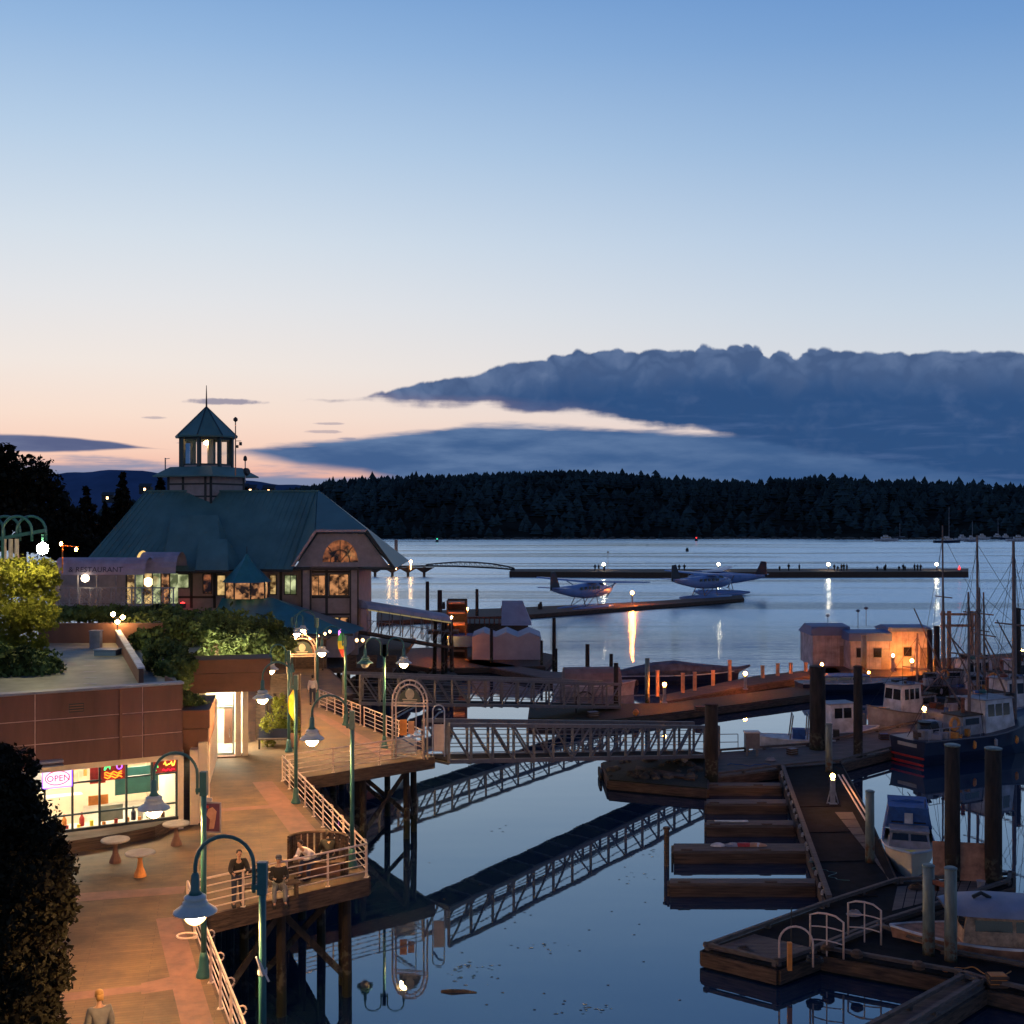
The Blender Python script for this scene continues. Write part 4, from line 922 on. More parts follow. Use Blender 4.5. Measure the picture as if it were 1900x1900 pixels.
# tower
tw = thing('lantern_tower', 'lighthouse lantern tower with pyramid roof and lit windows above the teal roof', 'tower', tuple(V(383,935,113)), R(-24))
k = 113/F; 
def tz(py): return (935-py)*k
hw = 2.45
MB().bx(-hw,hw,-hw,hw,-3,tz(884)).build('base_wall','siding',tw)
for x in (-hw,-hw*.3,hw*.75,hw): MB().bx(x-.12,x+.12,-hw-.05,-hw+.02,-3,tz(884)).build('trim_strip','trim_dark',tw)
for y in (-hw,hw): MB().bx(hw-.02,hw+.05,y-.12,y+.12,-3,tz(884)).build('trim_strip','trim_dark',tw)
for z_ in (tz(899),tz(912)-.5): MB().bx(-hw,hw,-hw-.045,-hw+.01,z_-.08,z_+.08).bx(hw-.01,hw+.045,-hw,hw,z_-.08,z_+.08).build('trim_strip','trim_dark',tw)
MB().lathe((0,0,tz(886)),[(4.9,0),(4.9,.12),(3.3,.95)],4,R(45)).build('skirt_roof','teal_roof',tw)
L = thing  # lantern parts
MB().lathe((0,0,tz(872)),[(2.45,0),(2.45,.38)],8,R(22.5)).build('parapet','siding',tw)
z0, z1 = tz(864), tz(812)
for i in range(8):
    a_ = R(22.5+45*i); p = Vector((2.4*math.cos(a_),2.4*math.sin(a_),0)); b_ = R(22.5+45*(i+1)); q = Vector((2.4*math.cos(b_),2.4*math.sin(b_),0))
    MB().beam(p+Vector((0,0,z0-.3)),p+Vector((0,0,z1)),.30,.30).build('lantern_post','teal_dark',tw)
    f_ = MB().beam(p.lerp(q,.1)+Vector((0,0,z0+.05)),p.lerp(q,.9)+Vector((0,0,z0+.05)),.1,.15).build('sill','teal_dark',tw); f_ = MB().beam(p.lerp(q,.1)+Vector((0,0,z1-.15)),p.lerp(q,.9)+Vector((0,0,z1-.15)),.1,.3).build('window','teal_dark',tw)
    if i % 2: MB().add([tuple(p.lerp(q,.1)*.98+Vector((0,0,z0+.1))),tuple(p.lerp(q,.9)*.98+Vector((0,0,z0+.1))),tuple(p.lerp(q,.9)*.98+Vector((0,0,z1-.3))),tuple(p.lerp(q,.1)*.98+Vector((0,0,z1-.3)))],[(0,1,2,3)]).build('pane','clear_pane',f_)
MB().lathe((0,0,z0-.05),[(2.2,0),(2.2,.06)],8,R(22.5)).build('lantern_floor','timber',tw)
MB().lathe((0,0,z1-.5),[(.05,-.2),(.2,-.12),(.24,0),(.2,.12),(.05,.2)],10).build('lantern_light','globe_lant' if 'globe_lant' in M else (emis('globe_lant',(1,.6,.25),70),'globe_lant')[1],tw)
MB().cyl((.3,.2,z0),(.3,.2,z1),.28,.28,8).build('lantern_core','cream_wall',tw)
MB().lathe((0,0,z1),[(2.95,-.06),(2.98,.08),(.06,tz(755)-z1)],8,R(22.5)).build('lantern_roof','teal_roof',tw)
for i in range(8):
    a_ = R(22.5+45*i); MB().beam((2.96*math.cos(a_),2.96*math.sin(a_),z1+.08),(0.03*math.cos(a_),0.03*math.sin(a_),tz(755)),.1,.1).build('hip_cap','teal_dark',tw)
MB().cyl((0,0,tz(756)),(0,0,tz(715)),.09,.03,7).build('finial','trim_dark',tw)
for i in range(4):
    p = Vector((-3.0,-3.0,tz(874)-.3)) if i==0 else Vector((-3.0+2*(i%2),-3.0,tz(874)-.3)); 
MB().cyl((-3.2,-2.0,tz(880)),(-3.2,-2.0,tz(850)),.06,.06,6).tube([(-3.2,-2.0,tz(852)),(-2.2,-2.6,tz(852))],.03,5).build('guard_rail','dull_white',tw)
ms = thing('antenna_mast', 'thin antenna mast with small dishes right of the lantern tower', 'antenna', tuple(V(437,872,107)))
MB().cyl((0,0,-.5),(0,0,4.3),.06,.05,7).build('pole','peach',ms); MB().lathe((0,0,4.3),[(.05,0),(.2,.12),(.2,.3),(.04,.45)],9).build('beacon','trim_dark',ms)
MB().beam((0,0,2.6),(.5,0,2.6),.05).box((.45,0,2.35),(.22,.2,.3)).box((.15,0,2.1),(.2,.2,.25)).build('camera_box','trim_dark',ms)
sd = thing('satellite_dish', 'dark satellite dish on a short mast right of the antenna', 'satellite dish', tuple(V(455,885,106.5)))
MB().cyl((0,0,-.5),(0,0,1.5),.05,.05,6).build('pole','dull_white',sd); MB().lathe((0,0,1.5),[(.05,-.1),(.18,0),(.15,.28),(.05,.4)],9).build('beacon','trim_dark',sd)
MB().cyl((.1,-.1,.45),(.3,-.2,.5),.38,.30,14).build('dish','trim_dark',sd)
# entrance awning, barrel vaulted
aw = thing('barrel_awning', 'mauve barrel vaulted entrance awning lettered & RESTAURANT left of the restaurant', 'awning', tuple(V(200,1065,98)))
k = 98/F; x0, x1 = -88*k, 78*k; r_ = 31*k
def vault(xa, xb, r, z=0, nn=10, y=0, hz=1.0):
    P = [(math.cos(t)*r, math.sin(t)*r*hz) for t in np.linspace(0,math.pi,nn)]
    mb = MB(); vs = [(xa,y-p[0],z+p[1]) for p in P]+[(xb,y-p[0],z+p[1]) for p in P]
    return mb.add(vs, [(i,i+1,nn+i+1,nn+i) for i in range(nn-1)]+[tuple(range(nn))])
vault(x0,x1,r_).build('canopy','awning',aw,smooth=False)
text_mesh('& RESTAURANT', .62, .01, 'lettering', 'letter_dark', aw, Matrix.Translation((-62*k,-r_*.985,.22)) @ Matrix.Rotation(R(76),4,'X'))
for xx in (-80,-45,-10,25,60): MB().cyl((xx*k,-r_*.95,-2.7),(xx*k,-r_*.95,0),.06,.06,7).build('post','dull_white',aw)
av = thing('entrance_arch', 'rounded entrance canopy with a lit rim where the awning meets the roof', 'canopy', tuple(V(285,1062,100)))
k = 100/F
vault(-20*k,52*k,40*k,0,12,0,.95).build('canopy','awning',av); MB().tube([(-20*k,math.cos(t)*40*k,math.sin(t)*38*k) for t in np.linspace(0,math.pi,14)],.10,6).build('lit_rim','rim_glow',av) if 'rim_glow' in M else (emis('rim_glow',(1,.62,.2),1.1), MB().tube([(-20*k+.0,math.cos(t)*40*k,math.sin(t)*38*k) for t in np.linspace(0,math.pi,14)],.12,6).build('lit_rim','rim_glow',av))  # light on the canopy rim put in as emission, without bulbs
en = thing('glazed_entrance', 'warmly lit glazed entrance under the rounded canopy', 'entrance', tuple(V(285,1105,101.5)))
k = 101.5/F
for i in range(6):
    xa = (-50+16*i)*k; f_ = MB().bx(xa-.05,xa+.05,-.08,.05,-.9,1.9).build('window_frame','trim_dark',en); MB().bx(xa+.05,xa+15*k,0,.04,-.9,1.9).build('pane',['pane_warm','pane_green','pane_warm','pane_green','pane_amber','pane_green'][i],f_)
MB().bx(-190*k,-52*k,0,.2,-1.0,1.9).build('side_wall','siding',en)
MB().lathe((-4*k,-.9,1.2),[(.1,-.4),(.35,-.2),(.35,.25),(.1,.4)],10).build('lantern','globe_dim',en) if 'globe_dim' in M else (emis('globe_dim',(1,.62,.28),5), MB().lathe((-4*k,-.9,1.2),[(.1,-.4),(.35,-.2),(.35,.25),(.1,.4)],10).build('lantern','globe_dim',en))
# access ramp with patterned balustrade
rp = thing('entrance_ramp', 'raised walkway with lacework balustrade leading to the restaurant entrance', 'walkway', tuple(V(200,1125,97)))
k = 97/F
MB().bx(-110*k,125*k,0,3.2,-.35,0).build('deck','timber_grey',rp)
MB().bx(-110*k,125*k,-.06,.06,1.45,1.55).bx(-110*k,125*k,-.06,.06,.05,.15).build('rail','dull_white',rp)
for i in range(13): MB().bx((-110+19.3*i)*k-.05,(-110+19.3*i)*k+.05,-.05,.05,0,1.5).build('post','dull_white',rp)
for i in range(24):
    xx = (-108+9.7*i)*k; MB().tube([(xx+.2*math.sin(t*2+i),-.02,.15+1.25*t/6.) for t in np.linspace(0,6,9)],.03,5).tube([(xx+.18*math.cos(t),0,.5+.22*math.sin(t)) for t in np.linspace(0,6,9)],.022,5).build('scroll','dull_white',rp)
for i in range(7): MB().cyl((-105*k+i*1.7,1.5,-4.6),(-105*k+i*1.7,1.5,-.35),.14,.14,7).build('support','pile_black',rp)
o = MB().lathe((0,0,0),[(.05,-.3),(.26,-.2),(.32,0),(.26,.2),(.05,.3)],12).build('ramp_lamp','globe_dim2' if 'globe_dim2' in M else (emis('globe_dim2',(1,.75,.45),16),'globe_dim2')[1]); o.location = V(158,1073,96.5); tag(o,'round white lamp hanging under the mauve awning','lamp')
o = MB().lathe((0,0,0),[(.04,-.2),(.2,-.12),(.24,0),(.2,.12),(.04,.2)],10).build('red_lamp','red_light'); o.location = V(339,1121,104.8); tag(o,'small red lamp low on the restaurant wall','lamp')
# terrace bar in front of the restaurant: string lights, sign lights
tb = thing('terrace_bar', 'dark timber bar hut with small warm lights below the skirt roof', 'bar', (-17.2,90,DECK))
MB().bx(-3.2,3.2,0,.2,0,2.3).bx(-3.3,3.5,-1.2,.4,2.3,2.42).build('wall','timber',tb)
for x in (-3.1,-1,1,3.1): MB().bx(x-.06,x+.06,-1.1,-1.0,0,2.3).build('post','timber',tb)
for i in range(4): 
    f_=MB().bx(-2.6+1.45*i,-1.6+1.45*i,-.05,.0,.9,1.9).build('window','trim_dark',tb); MB().bx(-2.5+1.45*i,-1.7+1.45*i,-.08,-.05,1.0,1.8).build('pane','pane_dim',f_)
sl = thing('string_lights', 'string of small warm bulbs over the terrace bar', 'string lights', tuple(V(540,1190,84)))
P = [V(px, py, 84)-V(540,1190,84) for px, py in ((535,1196),(548,1184),(566,1176),(575,1184),(590,1180),(603,1176),(612,1172))]
MB().tube(P,.015,4).build('cable','black',sl)
for p in P: MB().lathe(p,[(.02,-.10),(.085,-.03),(.085,.04),(.02,.10)],8).build('bulb','bulb_dim',sl)
for (px,py,m_,lb) in ((531,1192,'blue_light','small blue light left of the far arched gate'),(631,1175,'neon_pink','pink neon tube beside the green banner'),(662,1188,'globe_dim','left of two small amber lights under the restaurant'),(673,1188,'globe_dim','right of two small amber lights under the restaurant')):
    o = MB().lathe((0,0,0),[(.02,-.14),(.12,-.06),(.12,.06),(.02,.14)],8).build('small_light',m_); o.location = V(px,py,86); o.scale = (1,1,2.2 if 'pink' in m_ else 1); tag(o,lb,'light')
# restaurant deck on piles and covered ramp to the floats
rd = thing('restaurant_deck', 'dark timber deck on piles under the right side of the restaurant', 'deck', (-14,98,DECK))
MB().bx(-23,-9.5,95,118,DECK-1.0,DECK-.6).build('deck','timber',rd,world=True)
for i in range(6):
    for j in range(3): MB().cyl((-22+i*2.4,96+j*6,-2),(-22+i*2.4,96+j*6,DECK-1),.18,.18,8).build('pile','pile_black',rd,world=True)
for i in range(3): MB().bx(-13.4+i*1.6,-12.4+i*1.6,95.2,95.3,DECK-.6,DECK+.4).build('rail_panel','timber',rd,world=True)
cv = thing('covered_gangway', 'covered sloping walkway with grey roof running down right from the restaurant', 'walkway', tuple(V(668,1150,104)))
a, b = V(664,1128,104), V(820,1152,112)
off_ = cv.location
d = (b-a).normalized(); sd_ = Vector((-d.y,d.x,0)).normalized()
P = [(math.cos(t)*1.3, math.sin(t)*.75) for t in np.linspace(0,math.pi,9)]
MB().add([tuple(a+sd_*p[0]+Vector((0,0,p[1]))) for p in P]+[tuple(b+sd_*p[0]+Vector((0,0,p[1]))) for p in P], [(i,i+1,9+i+1,9+i) for i in range(8)]+[tuple(range(9)),tuple(range(9,18))[::-1]]).build('roof','awning',cv,world=True)
MB().beam(a-sd_*1.2+Vector((0,0,-.1)), b-sd_*1.2+Vector((0,0,-.1)),.06,.12).build('lit_edge','edge_glow' if 'edge_glow' in M else emis('edge_glow',(1,.8,.4),.25),cv,world=True)  # lit look of the edge beam is its own faint emission, no lamp
for i in range(9):
    p = a.lerp(b,i/8); MB().cyl(p-sd_*1.2+Vector((0,0,-2.0)),p-sd_*1.2,.05,.05,6).build('post','steel',cv,world=True); MB().cyl(p+sd_*1.2+Vector((0,0,-2.0)),p+sd_*1.2,.05,.05,6).build('post','steel',cv,world=True)
MB().beam(a+Vector((0,0,-2.1)),b+Vector((0,0,-2.4)),2.4,.25).build('deck','timber',cv,world=True)
for i in range(14):
    p = a.lerp(b,i/14); q_ = a.lerp(b,(i+1)/14); MB().beam(p-sd_*1.2+Vector((0,0,-2.0)),q_-sd_*1.2+Vector((0,0,-1.0)),.05).build('brace','steel',cv,world=True)
MB().beam(a-sd_*1.2+Vector((0,0,-1.0)),b-sd_*1.2+Vector((0,0,-1.0)),.06).build('rail','steel',cv,world=True)
# dark support structure beneath
su = thing('pile_dolphin', 'dark cluster of piles and beams holding the lower end of the covered walkway', 'piles', tuple(V(822,1240,112).xy)+(0,))
for dx,dy in ((0,0),(.9,.3),(-.9,.4),(.2,1.4)): MB().cyl((dx,dy,-2),(dx*.8,dy,5.6),.2,.18,8).build('pile','pile_black',su)
MB().bx(-1.4,1.4,-.2,1.6,4.2,4.5).build('cap_beam','timber',su)
# shore rocks and dark brush beneath
rk = MB()
for i in range(260):
    x = random.uniform(-19,-5.5); y = random.uniform(95,113) + (x+12)*.5; r = random.uniform(.4,1.2)
    rk.lathe((x,y,-.4),[(r,0),(r*.9,r*.6),(r*.4,r*1.0)],6,random.random()*6)
rk.build('shore_boulders','rock',kind='stuff')
# ================================================================ GATES AND GANGWAYS
def gate(label, pl_, pr_, H=3.75, sign=True):
    c_ = (pl_+pr_)/2; o = thing('arched_gate', label, 'gate', (c_.x,c_.y,DECK), 0, 'arched gates at the gangways'); d = (pr_-pl_); w_ = d.length/2; d.normalize(); hz = H-.0-1.28*w_; 
    for r_ in (w_, w_-.17):
        MB().tube([d*-r_]+[d*(-r_*math.cos(t))+Vector((0,0,hz+1.28*r_*math.sin(t))) for t in np.linspace(0,math.pi,17)]+[d*r_], .045, 8).build('arch_tube','rail_paint',o,smooth=True)
    for t in np.linspace(.15,math.pi-.15,9):
        MB().beam(d*(-w_*math.cos(t))+Vector((0,0,hz+1.28*w_*math.sin(t))), d*(-(w_-.17)*math.cos(t))+Vector((0,0,hz+1.28*(w_-.17)*math.sin(t))),.04).build('web','rail_paint',o)
    for z_ in (hz, hz-.14): MB().tube([d*-w_+Vector((0,0,z_)), d*w_+Vector((0,0,z_))], .04, 7).build('crossbar','rail_paint',o)
    rr_ = w_-.32
    pn = MB().poly([d*(-rr_*math.cos(t))+Vector((0,.03,hz+.05+1.15*rr_*math.sin(t))) for t in np.linspace(0,math.pi,13)], .03).build('sign_plate','teal_dark',o)
    MB().poly([d*(.22*math.cos(t))+Vector((0,-.02,hz+.42+.26*math.sin(t))) for t in np.linspace(0,2*math.pi,13)[:-1]], .02).build('emblem','concrete',pn)
    for k in range(2): MB().beam(d*(-.36+.04*k)+Vector((0,-.03,hz+.16-.09*k)), d*(.36-.04*k)+Vector((0,-.03,hz+.16-.09*k)), .01,.05).build('emblem_line','concrete',pn)
    return o, d, w_, hz
p1 = V(728,1408,0+G(0,1408,DECK).y); p1 = G(728,1407,DECK); p2 = G(793,1409,DECK)
g2_, dd, ww, hz = gate('arched pipe gate at the end of the second deck bay before the near gangway', p1, p2)
for (x0,x1) in ((-.85,.28),):
    P0 = dd*x0+Vector((0,.25,.1)); P1 = dd*x1+Vector((0,.25,.1))
    lf = MB().tube([P0,P0+Vector((0,0,1.9)),P1+Vector((0,0,2.5)),P1],.03,6,True).build('gate_leaf','white_paint',g2_)
    MB().tube([P0+Vector((.05,0,1.75)),(P0+P1)/2+Vector((0,0,2.05)),P1+Vector((-.05,0,2.33))],.05,6).build('blue_wave','blue_roof',lf)
    MB().box(tuple((P0+P1)/2+Vector((-.05,-.05,1.35))),(.34,.03,.75)).build('notice','orange',lf)
    MB().box(tuple((P0+P1)/2+Vector((.33,-.05,1.35))),(.30,.03,.60)).build('notice','peach',lf)
    MB().box(tuple((P0+P1)/2+Vector((0,0,.45))),(1.0,.03,.7)).build('lower_panel','white_paint',lf)
    MB().tube([P0+Vector((.1,-.04,.9)),(P0+P1)/2+Vector((0,-.04,.75)),P1+Vector((-.1,-.04,.5))],.035,6).build('blue_wave','blue_roof',lf)
fp = G(803,1404,DECK)
gp = thing('side_gate_panel', 'narrow rounded side panel with a blue wave right of the arched gate', 'gate panel', (fp.x,fp.y,DECK))
MB().tube([(0,0,0),(0,0,2.2)]+arc((.28,0,2.2),.28,math.pi,0,9)+[(.56,0,0)],.035,6).build('frame','white_paint',gp); MB().tube([(.03,0,1.8),(.28,0,2.1),(.52,0,2.2)],.05,6).build('blue_wave','blue_roof',gp)
MB().box((.3,0,.9),(.5,.03,1.3)).build('panel','rail_paint',gp)
q1 = Vector((V(532,0,77).x,77,DECK)); q2 = Vector((V(588,0,77).x,77.3,DECK))
gate('far arched pipe gate below the bright lamp, at the start of the far gangway', q1, q2, 3.85)

def gangway(label, a, b, w_=1.9, h=1.75, bays=15):
    o = thing('gangway', label, 'gangway', tuple(a), 0, 'aluminium truss gangways'); d = (b-a); Ln = d.length; u = d/Ln; side = Vector((-u.y,u.x,0)).normalized(); Z = Vector((0,0,1))
    MB().beam(side*0, d, w_, .08).build('walkway','dock_black',o)
    for i in range(bays+1): MB().beam(d*(i/bays)-side*w_/2-Z*.1, d*(i/bays)+side*w_/2-Z*.1, .1,.12).build('floor_beam','steel',o)
    for sgn in (-1,1):
        s0 = side*sgn*w_/2
        MB().beam(s0, d+s0, .16,.2).build('bottom_chord','steel',o); MB().beam(s0+Z*h, d+s0+Z*h, .15,.2).build('top_chord','steel',o)
        for j in (1,2,3): MB().beam(s0*.97+Z*(h*j/4), d+s0*.97+Z*(h*j/4), .03,.04).build('hand_rail','steel',o)
        for i in range(bays+1): MB().beam(s0+d*(i/bays), s0+d*(i/bays)+Z*h, .14,.14,up=(0,1,.1)).build('post','steel',o)
        for i in range(bays):
            f = i < bays*.4
            MB().beam(s0+d*((i if f else i+1)/bays)+Z*h, s0+d*((i+1 if f else i)/bays), .08,.08).build('diagonal','steel',o)
    return o
ga = Vector((-3.7, 58.0, 3.55)); gb = Vector((11.9, 73.2, .75))
gangway('near truss gangway running from the arched gate down to the finger floats', ga, gb, bays=15)
gc = Vector((-10.2, 76.0, 3.5)); gd = Vector((7.6, 91.5, .75))
gangway('far truss gangway crossing behind the first arched gate down to the amber lit floats', gc, gd, bays=16)
# ================================================================ FLOATS
def dockp(name, label, pts, z=FL, m_='dock_black', top=None, world_pts=None, rails=True, planks=None):
    P = world_pts or [G(px,py,z) for px,py in pts]
    c_ = sum(P, Vector())/len(P); o = thing(name, label, 'floating dock', (c_.x,c_.y,0), 0, 'floating docks of the marina')
    a2 = sum(P[i].x*P[(i+1)%len(P)].y-P[(i+1)%len(P)].x*P[i].y for i in range(len(P)))
    if a2 < 0: P = P[::-1]
    MB().prism([(p.x,p.y) for p in P], z-.10, z).build('deck', m_, o, world=True)
    Q = [c_+(p-c_)*.985 for p in P]
    MB().prism([(p.x,p.y) for p in Q], -.35, z-.12).build('float_body', 'pile_black', o, world=True)
    for i in range(len(P)):
        a, b = P[i], P[(i+1)%len(P)]; dv = (b-a).normalized(); nn = Vector((dv.y,-dv.x,0))*.06
        MB().beam(a+nn+Vector((0,0,-.30)), b+nn+Vector((0,0,-.30)), .10, .46).build('side_beam','timber_h',o,world=True)
        if rails:
            ins = Vector((-dv.y,dv.x,0))*.12; L = (b-a).length
            MB().beam(a+ins+Vector((0,0,.17)), b+ins+Vector((0,0,.17)), .14,.12).build('bull_rail','timber_grey',o,world=True)
            k = max(1,int(L/2.4))
            for j in range(k+1):
                p = a+dv*min(L-.15,max(.15,L*j/k))+ins; MB().box((p.x,p.y,z+.055),(.14,.2,.11),math.atan2(dv.y,dv.x)).build('rail_block','timber_grey',o,world=True)
    return o
md = dockp('main_float', 'long narrow main float with black matting between the finger floats and the canopy boat', [(1447,1424),(1560,1416),(1605,1500),(1665,1640),(1535,1678)], rails=False)
def gl_(pts, nm, m_, par, z=FL, dz=.006, th=None):
    P = [G(px,py,z)+Vector((0,0,dz)) for px,py in pts]; return MB().poly(P, th).build(nm, m_, par, world=True)
ys_ = [1446,1500,1548,1602,1668]
for y0,y1 in zip(ys_[:-1],ys_[1:]):
    f0, f1 = (y0-1424)/254, (y1-1424)/254
    P = [G(1452+86*f1+4, y1-2, FL), G(1530+103*f1, y1-4, FL), G(1530+103*f0, y0+2, FL), G(1452+86*f0+4, y0+3, FL)]
    MB().poly([p+Vector((0,0,.004)) for p in P], .03).build('rubber_mat', 'dock_black', md, world=True)
for i in range(9):
    f0, f1 = i/9, (i+.92)/9; a, b = G(1549+106*f0, 1508+130*f0, FL), G(1549+106*f1, 1508+130*f1, FL); c2, d2 = G(1582+68*f1,1508+128*f1,FL), G(1582+68*f0,1508+128*f0,FL)
    MB().poly([p+Vector((0,0,.01)) for p in (a,b,c2,d2)], .025).build('plank','timber_grey',md,world=True)
a, b = G(1449,1426,FL), G(1534,1672,FL)
MB().beam(a+Vector((.1,0,.15)), b+Vector((.1,0,.15)), .2,.16).build('bull_rail','timber_grey',md,world=True)
for i in range(16):
    p = a.lerp(b, (i+.5+random.uniform(-.3,.3))/16)+Vector((-.05,0,.05)); MB().lathe((p.x,p.y,FL-.25),[(.04,.1),(.08,.16),(.08,.3),(.04,.38)],8).build('fender','dull_white',md,world=True)
pr = MB(); 
for k in (0,.22): pr.tube([G(1556,1455,FL)+Vector((0+k,0,.5)), G(1600,1545,FL)+Vector((.3+k,0,.35))], .05, 6)
o = pr.build('handrail_pipe','rail_paint',md,world=True); o['kind']='stuff'
for i,(x0,x1,yt,yn) in enumerate(((1243,1512,1631,1640),(1250,1494,1566,1580),(1311,1472,1523,1532),(1311,1458,1484,1492),(1311,1448,1453,1459))):
    lb = ['nearest bare finger float, its end free over open water','second finger float, a short post and litter at its outer end','third finger float with a pale plank lying on it','fourth finger float from the near end','fifth and farthest finger float beside the big dark pile'][i]
    Pn = [G(x0,yn,.5), G(x1,yn,.5), G(x1,yt,.5), G(x0,yt,.5)]
    f_ = dockp('finger_float', lb, None, .5, 'timber_grey', world_pts=Pn, rails=False); f_['group'] = 'finger floats'
    for k in (.1,.7): 
        p = Pn[0].lerp(Pn[1],k); MB().box((p.x,p.y+.1,.54),(.5,.12,.08)).build('cleat','timber',f_,world=True)
    for k in range(3):
        y0_, y1_ = k/3, (k+.92)/3; A_ = Pn[0].lerp(Pn[3],y0_); B_ = Pn[1].lerp(Pn[2],y0_); C_ = Pn[1].lerp(Pn[2],y1_); D_ = Pn[0].lerp(Pn[3],y1_)
        MB().poly([q+Vector((0,0,.005)) for q in (A_,B_,C_,D_)],.03).build('plank','timber_grey',f_,world=True)
def simple(mb, nm, lb, ct, m_, loc, rz=0, group=None):
    o = mb.build(nm, m_); o.location = loc; o.rotation_euler = (0,0,rz); tag(o, lb, ct, group); return o
simple(MB().cyl((0,0,-.5),(0,0,1.1),.12,.12,9).lathe((0,0,1.1),[(.17,0),(.17,.07),(.12,.1)],9),'mooring_post','short capped mooring post at the outer end of the second finger float','post','timber',tuple(G(1237,1585,.5)))
simple(MB().box((0,0,.03),(1.6,.2,.05)),'white_plank','pale plank lying on the third finger float','plank','white_paint',tuple(G(1357,1527,.5)+Vector((0,0,.06))))
for i,(px,w_,m_,lb) in enumerate(((1332,.7,'white_paint','white folded sheet'),(1360,.8,'dull_white','grey folded sheet'),(1380,1.4,'red','dark red folded sail bag'),(1400,1.2,'peach','pale cover'),(1405,.5,'white_paint','small white box'))):
    mb = MB().lathe((0,0,0),[(.5,0),(.42,.08),(.2,.14)],9,i).add([],[]); o = simple(mb,'boat_gear',lb+' lying on the second finger float','gear',m_,tuple(G(px,1572,.5)+Vector((0,0,.06)))); o.scale = (w_,.35,1)
cd = dockp('cross_float', 'long cross float at the top of the main float with boats moored behind', [(1312,1444),(1450,1426),(1560,1416),(1700,1380),(1960,1334),(1960,1308),(1700,1342),(1500,1384),(1330,1396)], m_='timber_grey')
ld = dockp('landing_float', 'dark cluttered landing float under the low end of the near gangway', [(1118,1414),(1130,1446),(1240,1456),(1312,1462),(1312,1400),(1180,1402)], m_='pile_black', rails=False)
gl_([(1180,1424),(1290,1444),(1290,1450),(1178,1431)],'timber_beam','timber_h',ld,dz=.12,th=.15)
rk2 = MB()
for i in range(46):
    p = G(random.uniform(1122,1300), random.uniform(1412,1446), FL); r = random.uniform(.12,.35); rk2.lathe((p.x,p.y,FL-.02),[(r,0),(r*.9,r*.5),(r*.4,r*.8)],6,i)
o = rk2.build('rubble','rock',ld,world=True); o['kind'] = 'stuff'
st = thing('tyre_fender_stack', 'dark tyres hung along the left end of the landing float', 'tyre', tuple(G(1118,1430,FL)))
for k in range(6): MB().tube([(-.1,.25*k+.22*math.cos(t),-.3+.22*math.sin(t)) for t in np.linspace(0,2*math.pi,12)[:-1]],.08,6,True).build('tyre','black',st)
n1 = dockp('near_float', 'near corner float with a planked end and black matting in the lower right', [(1303,1762),(1443,1796),(1520,1768),(1632,1722),(1878,1642),(1880,1626),(1662,1637),(1524,1682)])
for i in range(13):
    f0, f1 = i/13, (i+.9)/13; A_, B_, C_, D_ = G(1318,1762,FL), G(1440,1788,FL), G(1512,1762,FL), G(1400,1735,FL)
    MB().poly([p+Vector((0,0,.006)) for p in (A_.lerp(B_,f0),A_.lerp(B_,f1),D_.lerp(C_,f1),D_.lerp(C_,f0))],.03).build('plank','timber_grey',n1,world=True)
for i in range(10):
    f0, f1 = i/10,(i+.9)/10; A_, B_, C_, D_ = G(1665,1645,FL), G(1655,1690,FL), G(1850,1640,FL), G(1860,1630,FL)
    MB().poly([p+Vector((0,0,.006)) for p in (A_.lerp(D_,f0),A_.lerp(D_,f1),B_.lerp(C_,f1),B_.lerp(C_,f0))],.03).build('plank','timber_grey',n1,world=True)
n2 = dockp('branch_float', 'float running right from the three hoop frames with black matting', [(1520,1768),(1784,1815),(1828,1829),(1990,1866),(1990,1812),(1763,1771),(1632,1722)])
gl_([(1535,1764),(1770,1806),(1800,1795),(1600,1745)],'rubber_mat','dock_black',n2,dz=.004,th=.03); gl_([(1800,1820),(1980,1858),(1980,1828),(1830,1800)],'rubber_mat','dock_black',n2,dz=.004,th=.03)
n3 = dockp('short_finger_float', 'short finger float running off the bottom edge of the picture', [(1784,1815),(1560,1936),(1640,1946),(1828,1829)], m_='timber_grey')
far_f = dockp('far_float', 'dark float under the low end of the far gangway', [(982,1332),(1130,1336),(1300,1316),(1512,1288),(1512,1270),(1240,1304),(985,1308)], m_='pile_black', rails=False)
amb = dockp('amber_lit_float', 'narrow float lit orange by dock lamps, lined with wooden posts', [(1228,1303),(1420,1267),(1560,1247),(1550,1238),(1400,1254),(1226,1290)], m_='timber_h', rails=False)
for i,(px,yb,yt) in enumerate(((1220,1292,1245),(1267,1285,1250),(1289,1281,1248),(1323,1272,1245),(1354,1263,1226),(1415,1258,1236),(1443,1254,1232),(1467,1250,1231),(1495,1246,1230))):
    p = G(px,yb,FL); h = (yb-yt)*p.y/F
    simple(MB().box((0,0,h/2),(.28,.28,h)).box((0,0,h+.03),(.34,.34,.06)),'dock_post',f'wooden post on the amber lit float, {ORD[i]} from the left','post','peach',tuple(p),0,'wooden posts on the amber lit float')
